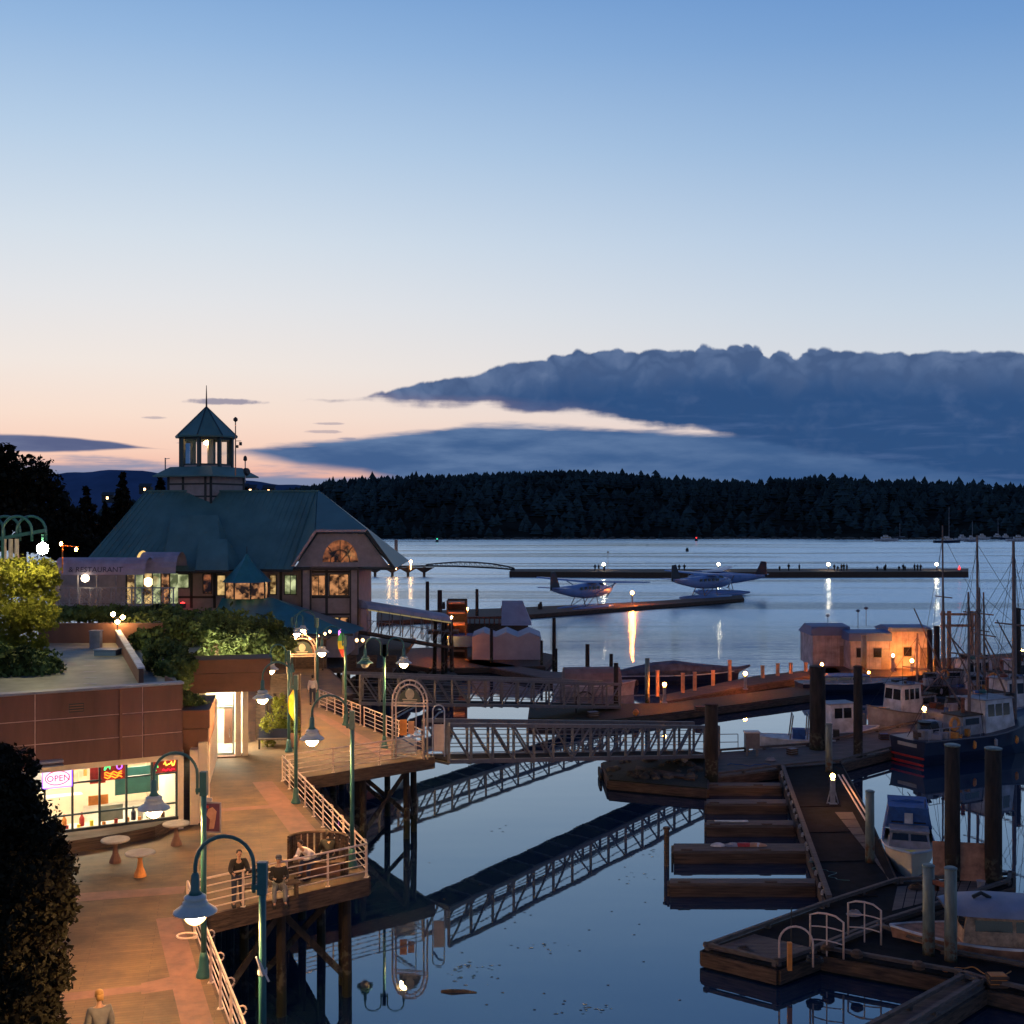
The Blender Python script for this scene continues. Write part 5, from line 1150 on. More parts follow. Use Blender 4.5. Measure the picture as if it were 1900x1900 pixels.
# piles through the floats
def pile(px, yt, yb, wpx, m_, lb, zb=0, cap=None, lean=0):
    p = G(px, yb, zb+0.0) ; s = F/p.y; r_ = wpx/s/2; h = (yb-yt)/s + zb
    o = thing('mooring_pile', lb, 'pile', (p.x,p.y,0), 0, 'mooring piles of the marina')
    MB().tube([(0,0,-2.5),(lean*.4,0,h*.5),(lean,0,h)],[r_*1.05,r_,r_*.95],12).build('shaft', m_, o, smooth=True)
    MB().lathe((lean,0,h),[(r_*1.02,0),(r_*1.06,.05),(r_*.7,.09)],12).build('cap', cap or m_, o)
    return o
pile(1320,1308,1442,25,'pile_black','thick dark timber pile at the low end of the near gangway',FL)
pile(1517,1238,1390,30,'pile_black','thick dark pile left of the moored white cabin',FL); pile(1592,1238,1404,17,'pile_black','slimmer dark pile right of the moored white cabin',FL)
pile(1767,1384,1660,28,'pile_black','left of two thick dark piles behind the plywood board',0,'steel_pile'); pile(1843,1390,1665,31,'pile_black','right of two thick dark piles behind the plywood board',0,'steel_pile')
pile(1538,1345,1432,13,'steel_pile','pale steel pile behind the glowing dock lamp',FL); pile(1614,1470,1600,17,'steel_pile','pale steel pile left of the boat with the blue canopy',FL)
tp = pile(1723,1608,1772,22,'steel_pile','left of the twin steel piles before the near float',FL); pile(1764,1613,1784,23,'steel_pile','right of the twin steel piles before the near float',FL)
pA = G(1723,1772,FL); pB = G(1764,1784,FL)
simple(MB().beam((0,0,0),tuple(pB-pA),.14,.16).box((.25,-.02,-.12),(.10,.14,.4)).box((pB.x-pA.x-.25,-.02,-.12),(.10,.14,.4)),'pile_brace','rusty steel brace joining the twin steel piles','brace','rust',(pA.x,pA.y,3.1))
for i,(px,yt,yb,w_,lb) in enumerate(((1090,1197,1262,8,'left pile by the peach lit boat cover'),(1134,1215,1262,7,'right pile by the peach lit boat cover'),(1143,1232,1318,9,'dark pile beside the low end of the far gangway'),(1201,1223,1316,9,'grey pile left of the first amber dock lamp'),(1028,1148,1250,7,'dark pile right of the white tent shed'),(912,1168,1240,6,'pile standing before the white tent shed'),(1005,1190,1245,5,'short pile beside the tent shed'),(1032,1205,1255,5,'thin pile left of the covered boat'),
    (885,1094,1150,6,'dark pile behind the amber lit shed'),(793,1080,1150,7,'tall dark pile over the covered walkway'),(816,1096,1150,9,'stout pile right of the tall dark pile'),(1725,1170,1262,10,'left of two piles at the lit end of the float houses'),(1738,1163,1265,11,'right of two piles at the lit end of the float houses'),(1603,1180,1262,11,'teal pile before the white float house'),(1886,1130,1330,16,'thick dark pile at the right edge between the masts'),(1385,1370,1412,9,'stub pile beside the power box'))):
    pile(px,yt,yb,w_,'pile_black' if i not in (3,13) else 'steel_pile',lb,0)
# dock lamps on pedestals
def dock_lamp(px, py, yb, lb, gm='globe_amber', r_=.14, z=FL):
    p = G(px, yb, z); h = (yb-py)*p.y/F
    o = thing('dock_lamp', lb, 'dock lamp', tuple(p), 0, 'amber lamps on dock pedestals')
    MB().box((0,0,.03),(.4,.4,.06)).box((0,0,h*.45),(.22,.22,h*.85)).build('pedestal','dull_white',o)
    MB().cyl((-.3,0,0),(0,0,h*.8),.03).cyl((.3,0,0),(0,0,h*.8),.03).build('brace','dull_white',o) if yb > 1400 else None
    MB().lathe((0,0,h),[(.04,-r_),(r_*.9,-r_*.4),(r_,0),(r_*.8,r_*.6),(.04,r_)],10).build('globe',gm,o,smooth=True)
dock_lamp(1545,1440,1492,'glowing amber dock lamp at the head of the main float','globe_amber_soft')
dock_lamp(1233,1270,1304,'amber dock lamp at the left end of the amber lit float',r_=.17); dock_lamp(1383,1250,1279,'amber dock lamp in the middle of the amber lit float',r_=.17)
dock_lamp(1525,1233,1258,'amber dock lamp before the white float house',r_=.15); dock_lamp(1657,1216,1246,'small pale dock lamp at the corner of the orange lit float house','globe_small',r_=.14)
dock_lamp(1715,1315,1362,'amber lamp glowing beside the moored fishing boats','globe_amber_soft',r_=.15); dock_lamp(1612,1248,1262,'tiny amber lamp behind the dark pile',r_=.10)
dock_lamp(1173,1100,1122,'amber lamp on the seaplane float',r_=.30); dock_lamp(828,1142,1166,'upper amber lamp on the lit shed',r_=.16,z=FL); dock_lamp(828,1182,1226,'lower amber lamp beside the lit shed',r_=.17); dock_lamp(866,1130,1160,'largest amber lamp behind the lit shed',r_=.22)
pw = thing('power_pedestal', 'grey power box on legs on the cross float by the thick pile', 'power box', tuple(G(1395,1402,FL)))
MB().box((0,0,.95),(.85,.6,.95)).build('cabinet','steel',pw); MB().box((0,0,1.46),(.95,.7,.07)).build('lid','rail_paint',pw)
for x in (-.3,.3): MB().bx(x-.05,x+.05,-.05,.05,0,.5).build('leg','steel',pw)
sr = thing('float_guard_rail', 'short thin guard rail beside the power box on the cross float', 'railing', tuple(G(1340,1392,FL)))
for z_ in (.5,1.0): MB().tube([(-.3,0,z_),(1.0,.1,z_)],.025,6).build('rail','steel',sr)
for x in (-.3,1.0): MB().cyl((x,0,0),(x,.05,1.0),.025).build('post','steel',sr)
# hoop frames on the near float
h1 = thing('hoop_frame', 'plain round topped pipe hoop, leftmost of the three frames on the near float', 'hoop frame', tuple(G(1477,1792,FL)), R(-12), 'pipe hoop frames on the near float')
MB().tube([(-.54,0,0),(-.54,0,.75)]+arc((0,0,.75),.54,math.pi,0,13)+[(.54,0,0)],.035,8).build('hoop','rail_paint',h1,smooth=True)
for (px,py,lb) in ((1534,1774,'middle barred pipe frame with a curved top on the near float'),(1604,1750,'rightmost barred pipe frame with a curved top on the near float')):
    o = thing('hoop_frame', lb, 'hoop frame', tuple(G(px,py,FL)), R(-30), 'pipe hoop frames on the near float')
    tp_ = [(-.56,0,1.30),(-.3,0,1.40),(0,0,1.42),(.3,0,1.38),(.56,0,1.22)]
    MB().tube([(-.56,0,0)]+tp_+[(.56,0,0)],.035,8).build('frame','rail_paint',o,smooth=True)
    MB().cyl((0,0,0),(0,0,1.42),.025).build('bar','rail_paint',o)
    for z_ in (.45,.9): MB().tube([(x,0,z_+.07*math.cos(x*2.4)) for x in (-.56,-.28,0,.28,.56)],.022,6).build('bar','rail_paint',o)
simple(MB().box((0,0,.45),(.14,.14,.9)),'mooring_post','short orange brown timber post under the plain hoop','post','orange',tuple(G(1465,1800,FL)))
simple(MB().cyl((0,0,0),(0,0,1.9),.03,.02,6),'whip_pole','thin dark pole standing behind the plain hoop','pole','black',tuple(G(1471,1800,FL)+Vector((.05,.4,0))))
simple(MB().tube([(.28*math.cos(t)*(1-t*.01),.22*math.sin(t),.05+.01*t) for t in np.linspace(0,18,40)],.035,5),'rope_coil','dark coil of rope on the near float corner','rope','black',tuple(G(1512,1788,FL)))
for i,(px,py) in enumerate(((1537,1776),(1590,1790),(1705,1812))): simple(MB().lathe((0,0,0),[(.2,0),(.22,.12),(.1,.22)],8),'mooring_bollard',f'{["left","middle","right"][i]} wooden bollard on the front edge of the branch float','bollard','timber',tuple(G(px,py-4,FL)+Vector((0,0,.2))))
pb = simple(MB().box((0,0,.78),(2.35,.05,1.5),0,R(-8)).box((-.8,.25,.4),(.06,.6,.06)).box((.8,.25,.4),(.06,.6,.06)),'plywood_board','weathered plywood board leaning upright on the near float before the dark piles','board','plywood',tuple(G(1787,1634,FL)),R(-11))
simple(MB().tube([(-.55,.05,0),(-.2,0,.02),(.25,.03,0),(.6,-.05,0)],[.05,.08,.07,.03],7),'drift_log','dark driftwood log floating in the near water','log','bark',tuple(G(850,1841,0)))
db = MB()
for i in range(50):
    p = G(random.gauss(1000,160), random.uniform(1590,1880), .0); 
    if 700 < 950+p.x*F/p.y < 1280: db.poly([p+Vector((a_*.05,b_*.03,.012)) for a_,b_ in ((-1,-.6),(1,-1),(.8,1),(-.6,.8))])
db.build('floating_leaves','bark',kind='stuff')
# ================================================================ BOATS
def hull(mb, L, B, H, bow=.25, tr=.8, keel=-.35, sheer=.35):
    """lofted hull, bow towards +x"""
    st = np.linspace(0,1,11); rings = []
    for t in st:
        x = -L/2+L*t; wv = B/2*(tr+(1-tr)*min(1,t*2.2))*(1-max(0,(t-.45)/.55)**2.2)+.02; zt = H+sheer*max(0,(t-.35)/.65)**2*H+.08*(1-t); xo = bow*max(0,t-.6)*2
        rings.append([(x+xo*.2, 0, keel*(1-t*.3)), (x, wv*.62, keel*.5+.05), (x+xo*.4, wv*.92, zt*.45), (x+xo, wv*1.03, zt), (x+xo, wv*.92, zt), (x+xo, 0, zt-.06),
                      (x+xo, -wv*.92, zt), (x+xo, -wv*1.03, zt), (x+xo*.4, -wv*.92, zt*.45), (x, -wv*.62, keel*.5+.05)])
    o = len(mb.v); 
    for r_ in rings: mb.v.extend(r_)
    k = 10
    for i in range(10):
        for j in range(k): mb.f.append((o+i*k+j,o+(i+1)*k+j,o+(i+1)*k+(j+1)%k,o+i*k+(j+1)%k))
    mb.f.append(tuple(o+j for j in range(k))); mb.f.append(tuple(o+10*k+j for j in range(k))[::-1]); return mb
def rubrail(L,B,H,bow=.25,tr=.8,sheer=.35,z=0):
    P = []
    for t in np.linspace(0,1,12):
        wv = B/2*(tr+(1-tr)*min(1,t*2.2))*(1-max(0,(t-.45)/.55)**2.2)+.04; zt = H+sheer*max(0,(t-.35)/.65)**2*H+.08*(1-t); P.append((-L/2+L*t+bow*max(0,t-.6)*2, wv*1.03, zt+z))
    return P
def boat(name, label, loc, rz, L, B, H, hm, cat='boat', group='boats moored in the marina', rail='white_paint', **k):
    o = thing(name, label, cat, loc, rz, group); hull(MB(),L,B,H,**k).build('hull',hm,o)
    P = rubrail(L,B,H,**{a:b for a,b in k.items() if a in('bow','tr','sheer')})
    for s_ in (1,-1): MB().tube([(p[0],p[1]*s_,p[2]) for p in P],.05,5).build('gunwale',rail,o)
    return o
def cabin(o, x0, x1, w_, z0, z1, m_, rake=.2, wins=2, roofm='dull_white', pane='glass_dark', front=True):
    y = w_/2
    cb = MB().add([(x0,-y,z0),(x1,-y,z0),(x1,y,z0),(x0,y,z0),(x0+.05,-y*.9,z1),(x1-rake,-y*.9,z1),(x1-rake,y*.9,z1),(x0+.05,y*.9,z1)],[(3,2,1,0),(4,5,6,7),(0,1,5,4),(1,2,6,5),(2,3,7,6),(3,0,4,7)]).build('cabin',m_,o)
    MB().box(((x0+x1-rake)/2,0,z1+.04),(x1-x0-rake+.3,w_*.95,.08)).build('roof',roofm,cb)
    h = z1-z0; zc0, zc1 = z0+h*.52, z0+h*.88
    for s_ in (1,-1):
        for i in range(wins):
            a = x0+.25+(x1-x0-rake-.4)*i/wins; b = a+(x1-x0-rake-.4)/wins-.12
            yy_ = lambda z_: s_*(y-(y*.1)*(z_-z0)/h+.012)
            MB().add([(a,yy_(zc0),zc0),(b,yy_(zc0),zc0),(b,yy_(zc1),zc1),(a,yy_(zc1),zc1)],[(0,1,2,3)]).build('window',pane,cb)
    if front:
        for s_ in (1,-1):
            xf = lambda z_: x1-rake*(z_-z0)/h+.015
            MB().add([(xf(zc0),s_*.05,zc0),(xf(zc0),s_*y*.85,zc0),(xf(zc1),s_*y*.8,zc1),(xf(zc1),s_*.05,zc1)],[(0,1,2,3)]).build('windscreen',pane,cb)
    return cb
# boat with blue canopy, bow to camera
p = G(1687,1632,0)
o = boat('canopy_boat','small cabin cruiser with a blue canvas canopy, bow towards the viewer, beside the main float',(p.x+.75,p.y+2.3,0),R(-106),4.7,2.1,.85,'cream_wall',tr=.9)
cabin(o,-.6,1.0,1.75,.85,1.55,'dull_white',.45,1,'dull_white')
MB().poly([(-.4,-1.0,1.5),(-.4,1.0,1.5),(-.3,.85,2.3),(-.3,-.85,2.3)],.05).add([(-2.6,-1.05,.9),(-.4,-1.05,.9),(-.3,-.85,2.35),(-2.5,-.8,2.3)],[(0,1,2,3)]).add([(-2.6,1.05,.9),(-.4,1.05,.9),(-.3,.85,2.35),(-2.5,.8,2.3)],[(0,1,2,3)]).add([(-2.6,-1.05,.9),(-2.6,1.05,.9),(-2.5,.8,2.3),(-2.5,-.8,2.3)],[(0,1,2,3)]).build('canopy_side','blue_canvas',o)
MB().tube([(-1.4,y_,2.28+.16*math.cos(y_*1.7)) for y_ in (-.85,-.5,0,.5,.85)],[1.15*0+.12]*5,6).box((-1.4,0,2.36),(2.3,1.7,.12)).build('canopy_top','blue_canvas',o)
MB().box((-.2,.0,1.95),(.04,.35,.45)).build('notice','white_paint',o); MB().cyl((-.4,.7,2.3),(-.4,.7,2.8),.02).build('aerial','black',o)
for y_ in (-.6,.6): MB().box((-.33,y_*.8,1.95),(.03,.5,.5)).build('canopy_window','glass_dark',o)
MB().box((1.6,0,.93),(.5,.5,.06)).build('hatch','yellow',o)
for i in range(4): MB().lathe((-1.8+1.1*i,-1.22,.3),[(.04,-.2),(.12,-.1),(.12,.15),(.04,.25)],8).build('fender','white_paint',o)
# old cabin boat at the right edge
p = G(1835,1800,0)
o = boat('old_cabin_boat','old peeling cabin boat with a curved grey roof behind the branch float',(p.x+.6,p.y+1.0,0),R(172),6.6,2.5,.75,'plywood',tr=.92)
cabin(o,-1.9,1.3,2.1,.75,1.75,'cream_old' if 'cream_old' in M else (mat('cream_old',(.34,.22,.15),.75,0,.35,4),'cream_old')[1],.15,2,'tarp')
st_=[(-2.1,1.12,.30),(-1.2,1.18,.42),(.2,1.18,.46),(1.2,1.1,.36),(1.75,.95,.10)]; vs=[]; fs=[]
for x_,w_,h_ in st_:
    for t in np.linspace(0,math.pi,9): vs.append((x_,w_*math.cos(t),1.78+h_*math.sin(t)))
for i in range(4):
    for j in range(8): fs.append((i*9+j,i*9+j+1,(i+1)*9+j+1,(i+1)*9+j))
fs += [tuple(range(9)),tuple(range(36,45))[::-1]]
MB().add(vs,fs).build('curved_roof','tarp',o,smooth=True)
MB().box((-2.6,0,1.15),(1.4,2.1,1.1)).build('canvas_cover','navy',o); MB().tube([(.2,.3,2.2),(.5,.2,2.34),(.8,.3,2.22)],.07,6).build('roof_gear','black',o)
# white cabin boat between dark piles
p = G(1562,1378,0); o = boat('white_cabin_boat','small white boat with a square white cabin moored between the dark piles',(p.x+.3,p.y+1.2,0),R(15),5.4,2.0,.6,'tarp'); cabin(o,-1.2,.7,1.6,.6,2.5,'white_paint',.1,2,'dull_white')
p = G(1480,1392,0); o = boat('open_work_boat','low open work boat with a frame and outboard beside the white cabin boat',(p.x,p.y+1.0,0),R(170),5.2,2.0,.6,'white_paint')
MB().tube([(-.8,-.8,.6),(-.9,-.8,2.2),(-.9,.8,2.2),(-.8,.8,.6)],.05,6).tube([(.3,-.8,.6),(.1,-.8,2.2),(.1,.8,2.2),(.3,.8,.6)],.05,6).build('arch_frame','steel',o); MB().box((-2.7,0,.8),(.4,.35,.9)).build('outboard','black',o); MB().box((-.3,0,.9),(.8,.7,.7)).build('console','blue_canvas',o)
p = G(1590,1290,0); o = boat('long_blue_boat','long low dark blue boat with a white rail before the white float house',(p.x,p.y+1.5,0),R(6),9.5,2.6,.9,'navy')
cabin(o,-3,1.5,1.9,.9,1.5,'dull_white',.4,3,'blue_roof')
p = G(1255,1272,0); o = boat('tarp_covered_hull','long sail hull under a dark tarp behind the amber lit float',(p.x,p.y+1.5,0),R(8),12,2.6,.8,'navy')
MB().tube([(-5.2,0,.9),(-2,0,1.2),(0,0,1.3),(2,0,1.15),(6.0,0,1.1),(7.2,0,1.5)],[.4,.75,.8,.65,.3,.1],8).build('tarp','trim_tarp' if 'trim_tarp' in M else (mat('trim_tarp',(.07,.08,.12),.8,0,.3,1.5),'trim_tarp')[1],o)
p = G(1105,1296,0); o = boat('peach_covered_boat','boat under a rounded cover lit peach behind the far gangway',(p.x,p.y+2,0),R(5),6.8,2.8,.9,'dull_white')
MB().add(*(lambda nn: ([(x_,-1.3*math.cos(t),.9+1.5*math.sin(t)) for x_ in (-2.6,2.2) for t in np.linspace(0,math.pi,nn)], [(i,i+1,nn+i+1,nn+i) for i in range(nn-1)]+[tuple(range(nn)),tuple(range(nn,2*nn))[::-1]]))(9)).build('cover','dusty' if 'dusty' in M else (mat('dusty',(.15,.12,.13),.8,0,.2,1),'dusty')[1],o)
# fishing boats on the right
def fisher(label, px, py, rz, L, B, H, hm, masts, house=(-.5,2.2), stripe=True, z=0, gear=True, zoff=0):
    p = G(px,py,0); o = boat('fishing_boat',label,(p.x,p.y,0),rz,L,B,H,hm,'fishing boat','fishing boats moored on the right',rail='steel',sheer=.9,tr=.82)
    if stripe: MB().box((-L/2-.02,0,H*.35),(.03,B*.8,.12)).box((-L/2-.02,0,H*.05+.05),(.03,B*.78,.14)).build('stern_stripe','red',o); MB().box((-L/2-.025,0,H*.82),(.03,B*.45,.22)).build('name_board','concrete',o)
    cabin(o,house[0],house[1],B*.62,H,H+2.1,'white_paint',.2,3,'dull_white')
    cabin(o,house[0]-1.8,house[0]-.02,B*.5,H,H+1.2,'dull_white',.05,1,'timber',front=False)
    for (mx,mh,r_) in masts:
        mh *= .87
        ms_ = MB().tube([(mx,0,H),(mx-.1,0,H+mh)],[r_,r_*.55],8).build('mast','mast_wood' if 'mast_wood' in M else (mat('mast_wood',(.13,.10,.10),.7,0,.2,3),'mast_wood')[1],o)
        MB().beam((mx,-B*.45,H+mh*.55),(mx,B*.45,H+mh*.55),.09).build('crosstree','mast_wood',ms_)
        for s_ in (-1,1): MB().tube([(mx-.1,0,H+mh*.97),(mx-.6,s_*B*.48,H+.1)],.018,4).build('stay','black',ms_)
        MB().tube([(mx-.1,0,H+mh*.95),(L/2,0,H*1.8)],.018,4).tube([(mx-.1,0,H+mh*.9),(-L/2,0,H+.2)],.018,4).build('rigging','black',ms_)
        MB().tube([(mx,.1,H+1.0),(mx-2.6,.3,H+mh*.48)],[.07,.05],6).build('boom','mast_wood',ms_)
    if gear:
        MB().tube([(-L*.28+.36*math.cos(t),-B*.36,H+.95+.36*math.sin(t)) for t in np.linspace(0,2*math.pi,14)[:-1]],.10,7,True).build('life_ring','orange',o)
        MB().lathe((-L*.38,0,H),[(.45,0),(.45,.5),(.3,.8),(.45,1.0)],10).build('winch_drum','black',o); MB().box((-L*.3,.5,H+.45),(1.1,.9,.9)).box((-L*.42,-.5,H+.3),(.7,.6,.6)).build('deck_box','dull_white',o)
        for i in range(6): MB().cyl((-L/2+.3+i*.9,-B*.42,H),(-L/2+.3+i*.9,-B*.42,H+.8),.025).build('stanchion','dull_white',o)
        MB().tube([(-L/2+.3,-B*.42,H+.8),(-L/2+5,-B*.42,H+.8)],.025,5).build('hand_rail','dull_white',o)
    for i in range(16):
        x_ = random.uniform(-L*.45, L*.35); y_ = random.uniform(-B*.36, B*.36)
        if house[0]-.2 < x_ < house[1]+.2: z_, sc = H+2.2, .7
        else: z_, sc = H, 1
        m_ = random.choice(['blue_canvas','timber','orange','dull_white','black','teal_metal','rust','tarp'])
        if i % 3: MB().box((x_,y_,z_+.18*sc),(random.uniform(.25,.8)*sc,random.uniform(.25,.6)*sc,random.uniform(.2,.6)*sc),random.random()*3).build('deck_gear',m_,o)
        else: MB().tube([(x_+.3*math.cos(t)*(1-t*.015),y_+.26*math.sin(t),z_+.04+.012*t) for t in np.linspace(0,15,26)],.035,5).build('rope_coil',m_,o)
    MB().lathe((house[0]-.9,0,H+1.3),[(.12,0),(.12,.8),(.16,.85),(.1,.95)],8).build('exhaust','rust',o)
    MB().tube([(house[0]+.2,-B*.28,H+2.2),(house[0]+.2,-B*.28,H+3.4)],.02,5).tube([(house[1]-.5,B*.2,H+2.2),(house[1]-.5,B*.2,H+3.9)],.02,5).build('aerials','black',o)['kind']='stuff'
    for i in range(4): MB().tube([(-L*.35+i*1.9,-B*.53,H-.1),(-L*.35+i*1.9,-B*.55,H-.2),(-L*.35+i*1.9,-B*.55,H-.5),(-L*.35+i*1.9,-B*.55,H-.6)],[.03,.11,.11,.03],8).build('fender','orange' if i%2 else 'dull_white',o)
    MB().tube([(-L*.3,0,H+.6),(-L*.38,.3,H+.5),(-L*.42,-.2,H+.45)],[.35,.42,.2],8).build('net_pile','trim_dark',o)
    return o
fisher('nearest dark blue fishing boat, its striped transom beside the cross float', 1815, 1400, R(28), 12.5, 3.4, 1.5, 'navy', ((-.8,10.3,.11),(3.4,14.0,.16)))
fisher('fishing boat with tall masts behind the nearest fishing boat', 1860, 1345, R(20), 12, 3.4, 1.3, 'dull_white', ((-2.2,14.5,.13),(1.2,12.5,.14),(3.0,8,.08)))
fisher('white wheelhouse fishing boat behind the amber lamp', 1690, 1345, R(-150), 8.6, 2.8, .95, 'dull_white', ((-.6,6.6,.10),), stripe=False, gear=False, house=(-.2,2.0))
fisher('dark fishing boat at the right edge before the lit float', 1885, 1300, R(15), 11, 3.2, 1.2, 'navy', ((-3,9,.11),(1,13.2,.13)), stripe=False)
fisher('small dark troller behind the white wheelhouse boat', 1790, 1290, R(12), 9, 2.8, 1.0, 'pile_black', ((-2,15.5,.11),(1.5,9.4,.09)), stripe=False)
gf = thing('timber_gantry', 'rust coloured timber gantry of posts and two beams behind the fishing boats', 'gantry', tuple(G(1780,1262,FL)))
k = G(1780,1262,FL).y/F
for dx in (-30,-19,23,32): MB().box((dx*k,0,3.0),(.28,.28,6.4)).build('post','plywood',gf)
for z_ in (5.9,4.9): MB().beam((-36*k,-.1,z_),(38*k,-.1,z_),.2,.2).build('beam','plywood',gf)
MB().bx(-2.5,3,-.2,1.0,0,.6).build('platform','timber',gf)
dockp('outer_float', 'float carrying the white float houses and the timber gantry', [(1500,1250),(1600,1258),(1740,1252),(1960,1225),(1960,1205),(1740,1222),(1505,1232)], m_='timber_h', rails=False)
dock_lamp(1692,1226,1246,'amber floodlamp at the foot of the orange lit wall','globe_flood',r_=.16); dock_lamp(1752,1222,1238,'amber lamp under the timber gantry','globe_flood',r_=.12); dock_lamp(1897,1207,1222,'small orange lamp at the right edge',r_=.12)
# float houses
def float_house(label, px0, px1, yb, yt, dep, rh, Y=None, rm='blue_roof', name='float_house', rz=0, wins=2):
    p0 = G(px0,yb,FL); p1 = G(px1,yb,FL); Wd = (p1-p0).length; hh = (yb-yt)*p0.y/F
    o = thing(name, label, 'float house', tuple(p0), rz, 'float houses of the marina'); MB().bx(0,Wd,0,dep,0,hh-rh).build('wall','dull_white',o)
    MB().add([(-.2,-.2,hh-rh),(Wd+.2,-.2,hh-rh),(Wd+.2,-.25,hh-.12),(-.2,-.25,hh-.12),(-.2,dep/2,hh),(Wd+.2,dep/2,hh),(-.2,dep+.2,hh-rh),(Wd+.2,dep+.2,hh-rh)],[(0,1,2,3),(3,2,5,4),(4,5,7,6),(0,3,4,6),(1,7,5,2)]).build('roof',rm,o)
    for i in range(wins):
        x_ = Wd*(i+.6)/(wins+.3); f_ = MB().bx(x_-.45,x_+.45,-.04,0,1.1,2.1).build('window','steel',o); MB().bx(x_-.38,x_+.38,-.06,-.04,1.18,2.02).build('pane','glass_dark',f_)
    MB().bx(Wd*.9-.4,Wd*.9+.4,-.05,0,0,2.0).build('door','steel',o)
    for i in range(int(Wd/.6)): MB().bx(i*.6,i*.6+.02,-.02,0,0,hh-rh).build('panel_joint','steel',o)
    return o
float_house('left white float house with a dark blue roof',1508,1572,1236,1160,5,1.0,wins=0)
float_house('middle white float house with a blue roof',1578,1650,1242,1172,5,.9,wins=2)
float_house('right float house, its wall glowing orange',1651,1722,1240,1162,4.5,.5,wins=1)
for i,(px,py) in enumerate(((1536,1158),(1592,1155),(1607,1150))): simple(MB().cyl((0,0,-.6),(0,0,1.3-.3*(i==0)),.03).lathe((0,0,1.0-.3*(i==0)),[(.05,0),(.25,.15),(.05,.3)],8),'roof_aerial',f'{["left","middle","right"][i]} small aerial on the blue roofs of the float houses','aerial','steel',tuple(V(px,py,118)))
# tent shed and lit shed
sh = thing('tent_shed','white panelled boat shed with a row of small peaked roofs behind the far gangway','shed',tuple(G(876,1224,FL)))
k = G(876,1224,FL).y/F; Wd = 128*k; hh = 42*k
for i in range(10): MB().bx(Wd*i/10+.02,Wd*(i+1)/10-.02,0,.08,0,hh).build('wall_panel','tarp_white' if 'tarp_white' in M else (mat('tarp_white',(.30,.30,.38),.7,0,.1,.8),'tarp_white')[1],sh)
MB().bx(0,Wd,.08,6,0,hh).build('wall','tarp_white',sh)
for i in range(3): MB().add([(Wd*i/3,-.1,hh),(Wd*(i+1)/3,-.1,hh),(Wd*(i+.5)/3,-.1,hh+.5),(Wd*i/3,6,hh),(Wd*(i+1)/3,6,hh),(Wd*(i+.5)/3,6,hh+.5)],[(0,1,2),(0,2,5,3),(1,4,5,2),(3,5,4)]).build('roof','tarp_white',sh)
MB().bx(-2.6,0,0,3,hh-1.0,hh+.1).build('blue_cover','blue_canvas',sh)
gs = thing('grey_roof_house','dark float shed with a steep grey roof behind the white tent shed','shed',tuple(G(935,1200,FL)))
k = G(935,1200,FL).y/F
MB().bx(-75*k,45*k,0,6,0,2.6).build('wall','timber',gs); MB().add([(-5*k,-.2,2.4),(52*k,-.2,2.4),(35*k,2.5,5.0),(-4*k,2.5,5.0),(-5*k,6,2.4),(52*k,6,2.4)],[(0,1,2,3),(3,2,5,4),(1,5,2),(0,3,4)]).build('roof','tarp_white',gs)
for i in range(8): MB().box(((-72+9*i)*k,-.1,2.9),(.12,.12,.9)).build('rail_post','rust',gs)
MB().beam((-74*k,-.1,3.3),(-5*k,-.1,3.3),.12).build('rail','rust',gs)
ls = thing('amber_lit_shed','open shed of stacked platforms lit amber from inside, left of the white tent shed','shed',tuple(G(830,1222,FL)))
k = G(830,1222,FL).y/F
for z_ in (.7,2.2,3.4,4.6,5.6): MB().bx(0,34*k,0,2.4,z_,z_+.18).build('platform','peach',ls)
for x in (0,34*k): 
    for y in (0,2.2): MB().box((x,y,3),(.18,.18,6)).build('post','timber',ls)
MB().bx(0,34*k,2.3,2.4,0,6).build('back_wall','timber',ls)
MB().lathe((.4,.6,4.2),[(.03,-.12),(.12,0),(.03,.12)],8).build('inner_lamp','globe_small',ls); MB().lathe((.4,.6,1.9),[(.03,-.12),(.12,0),(.03,.12)],8).build('inner_lamp','globe_small',ls)
dockp('shed_float','dark float under the white tent shed and the amber lit shed',[(690,1222),(800,1240),(1010,1236),(1030,1215),(930,1196),(700,1205)],m_='timber',rails=False)
dockp('link_float','sloping dark float strip between the tent shed and the far gangway',[(860,1228),(1010,1258),(1180,1262),(1190,1252),(1020,1246),(880,1222)],m_='timber_grey',rails=False)
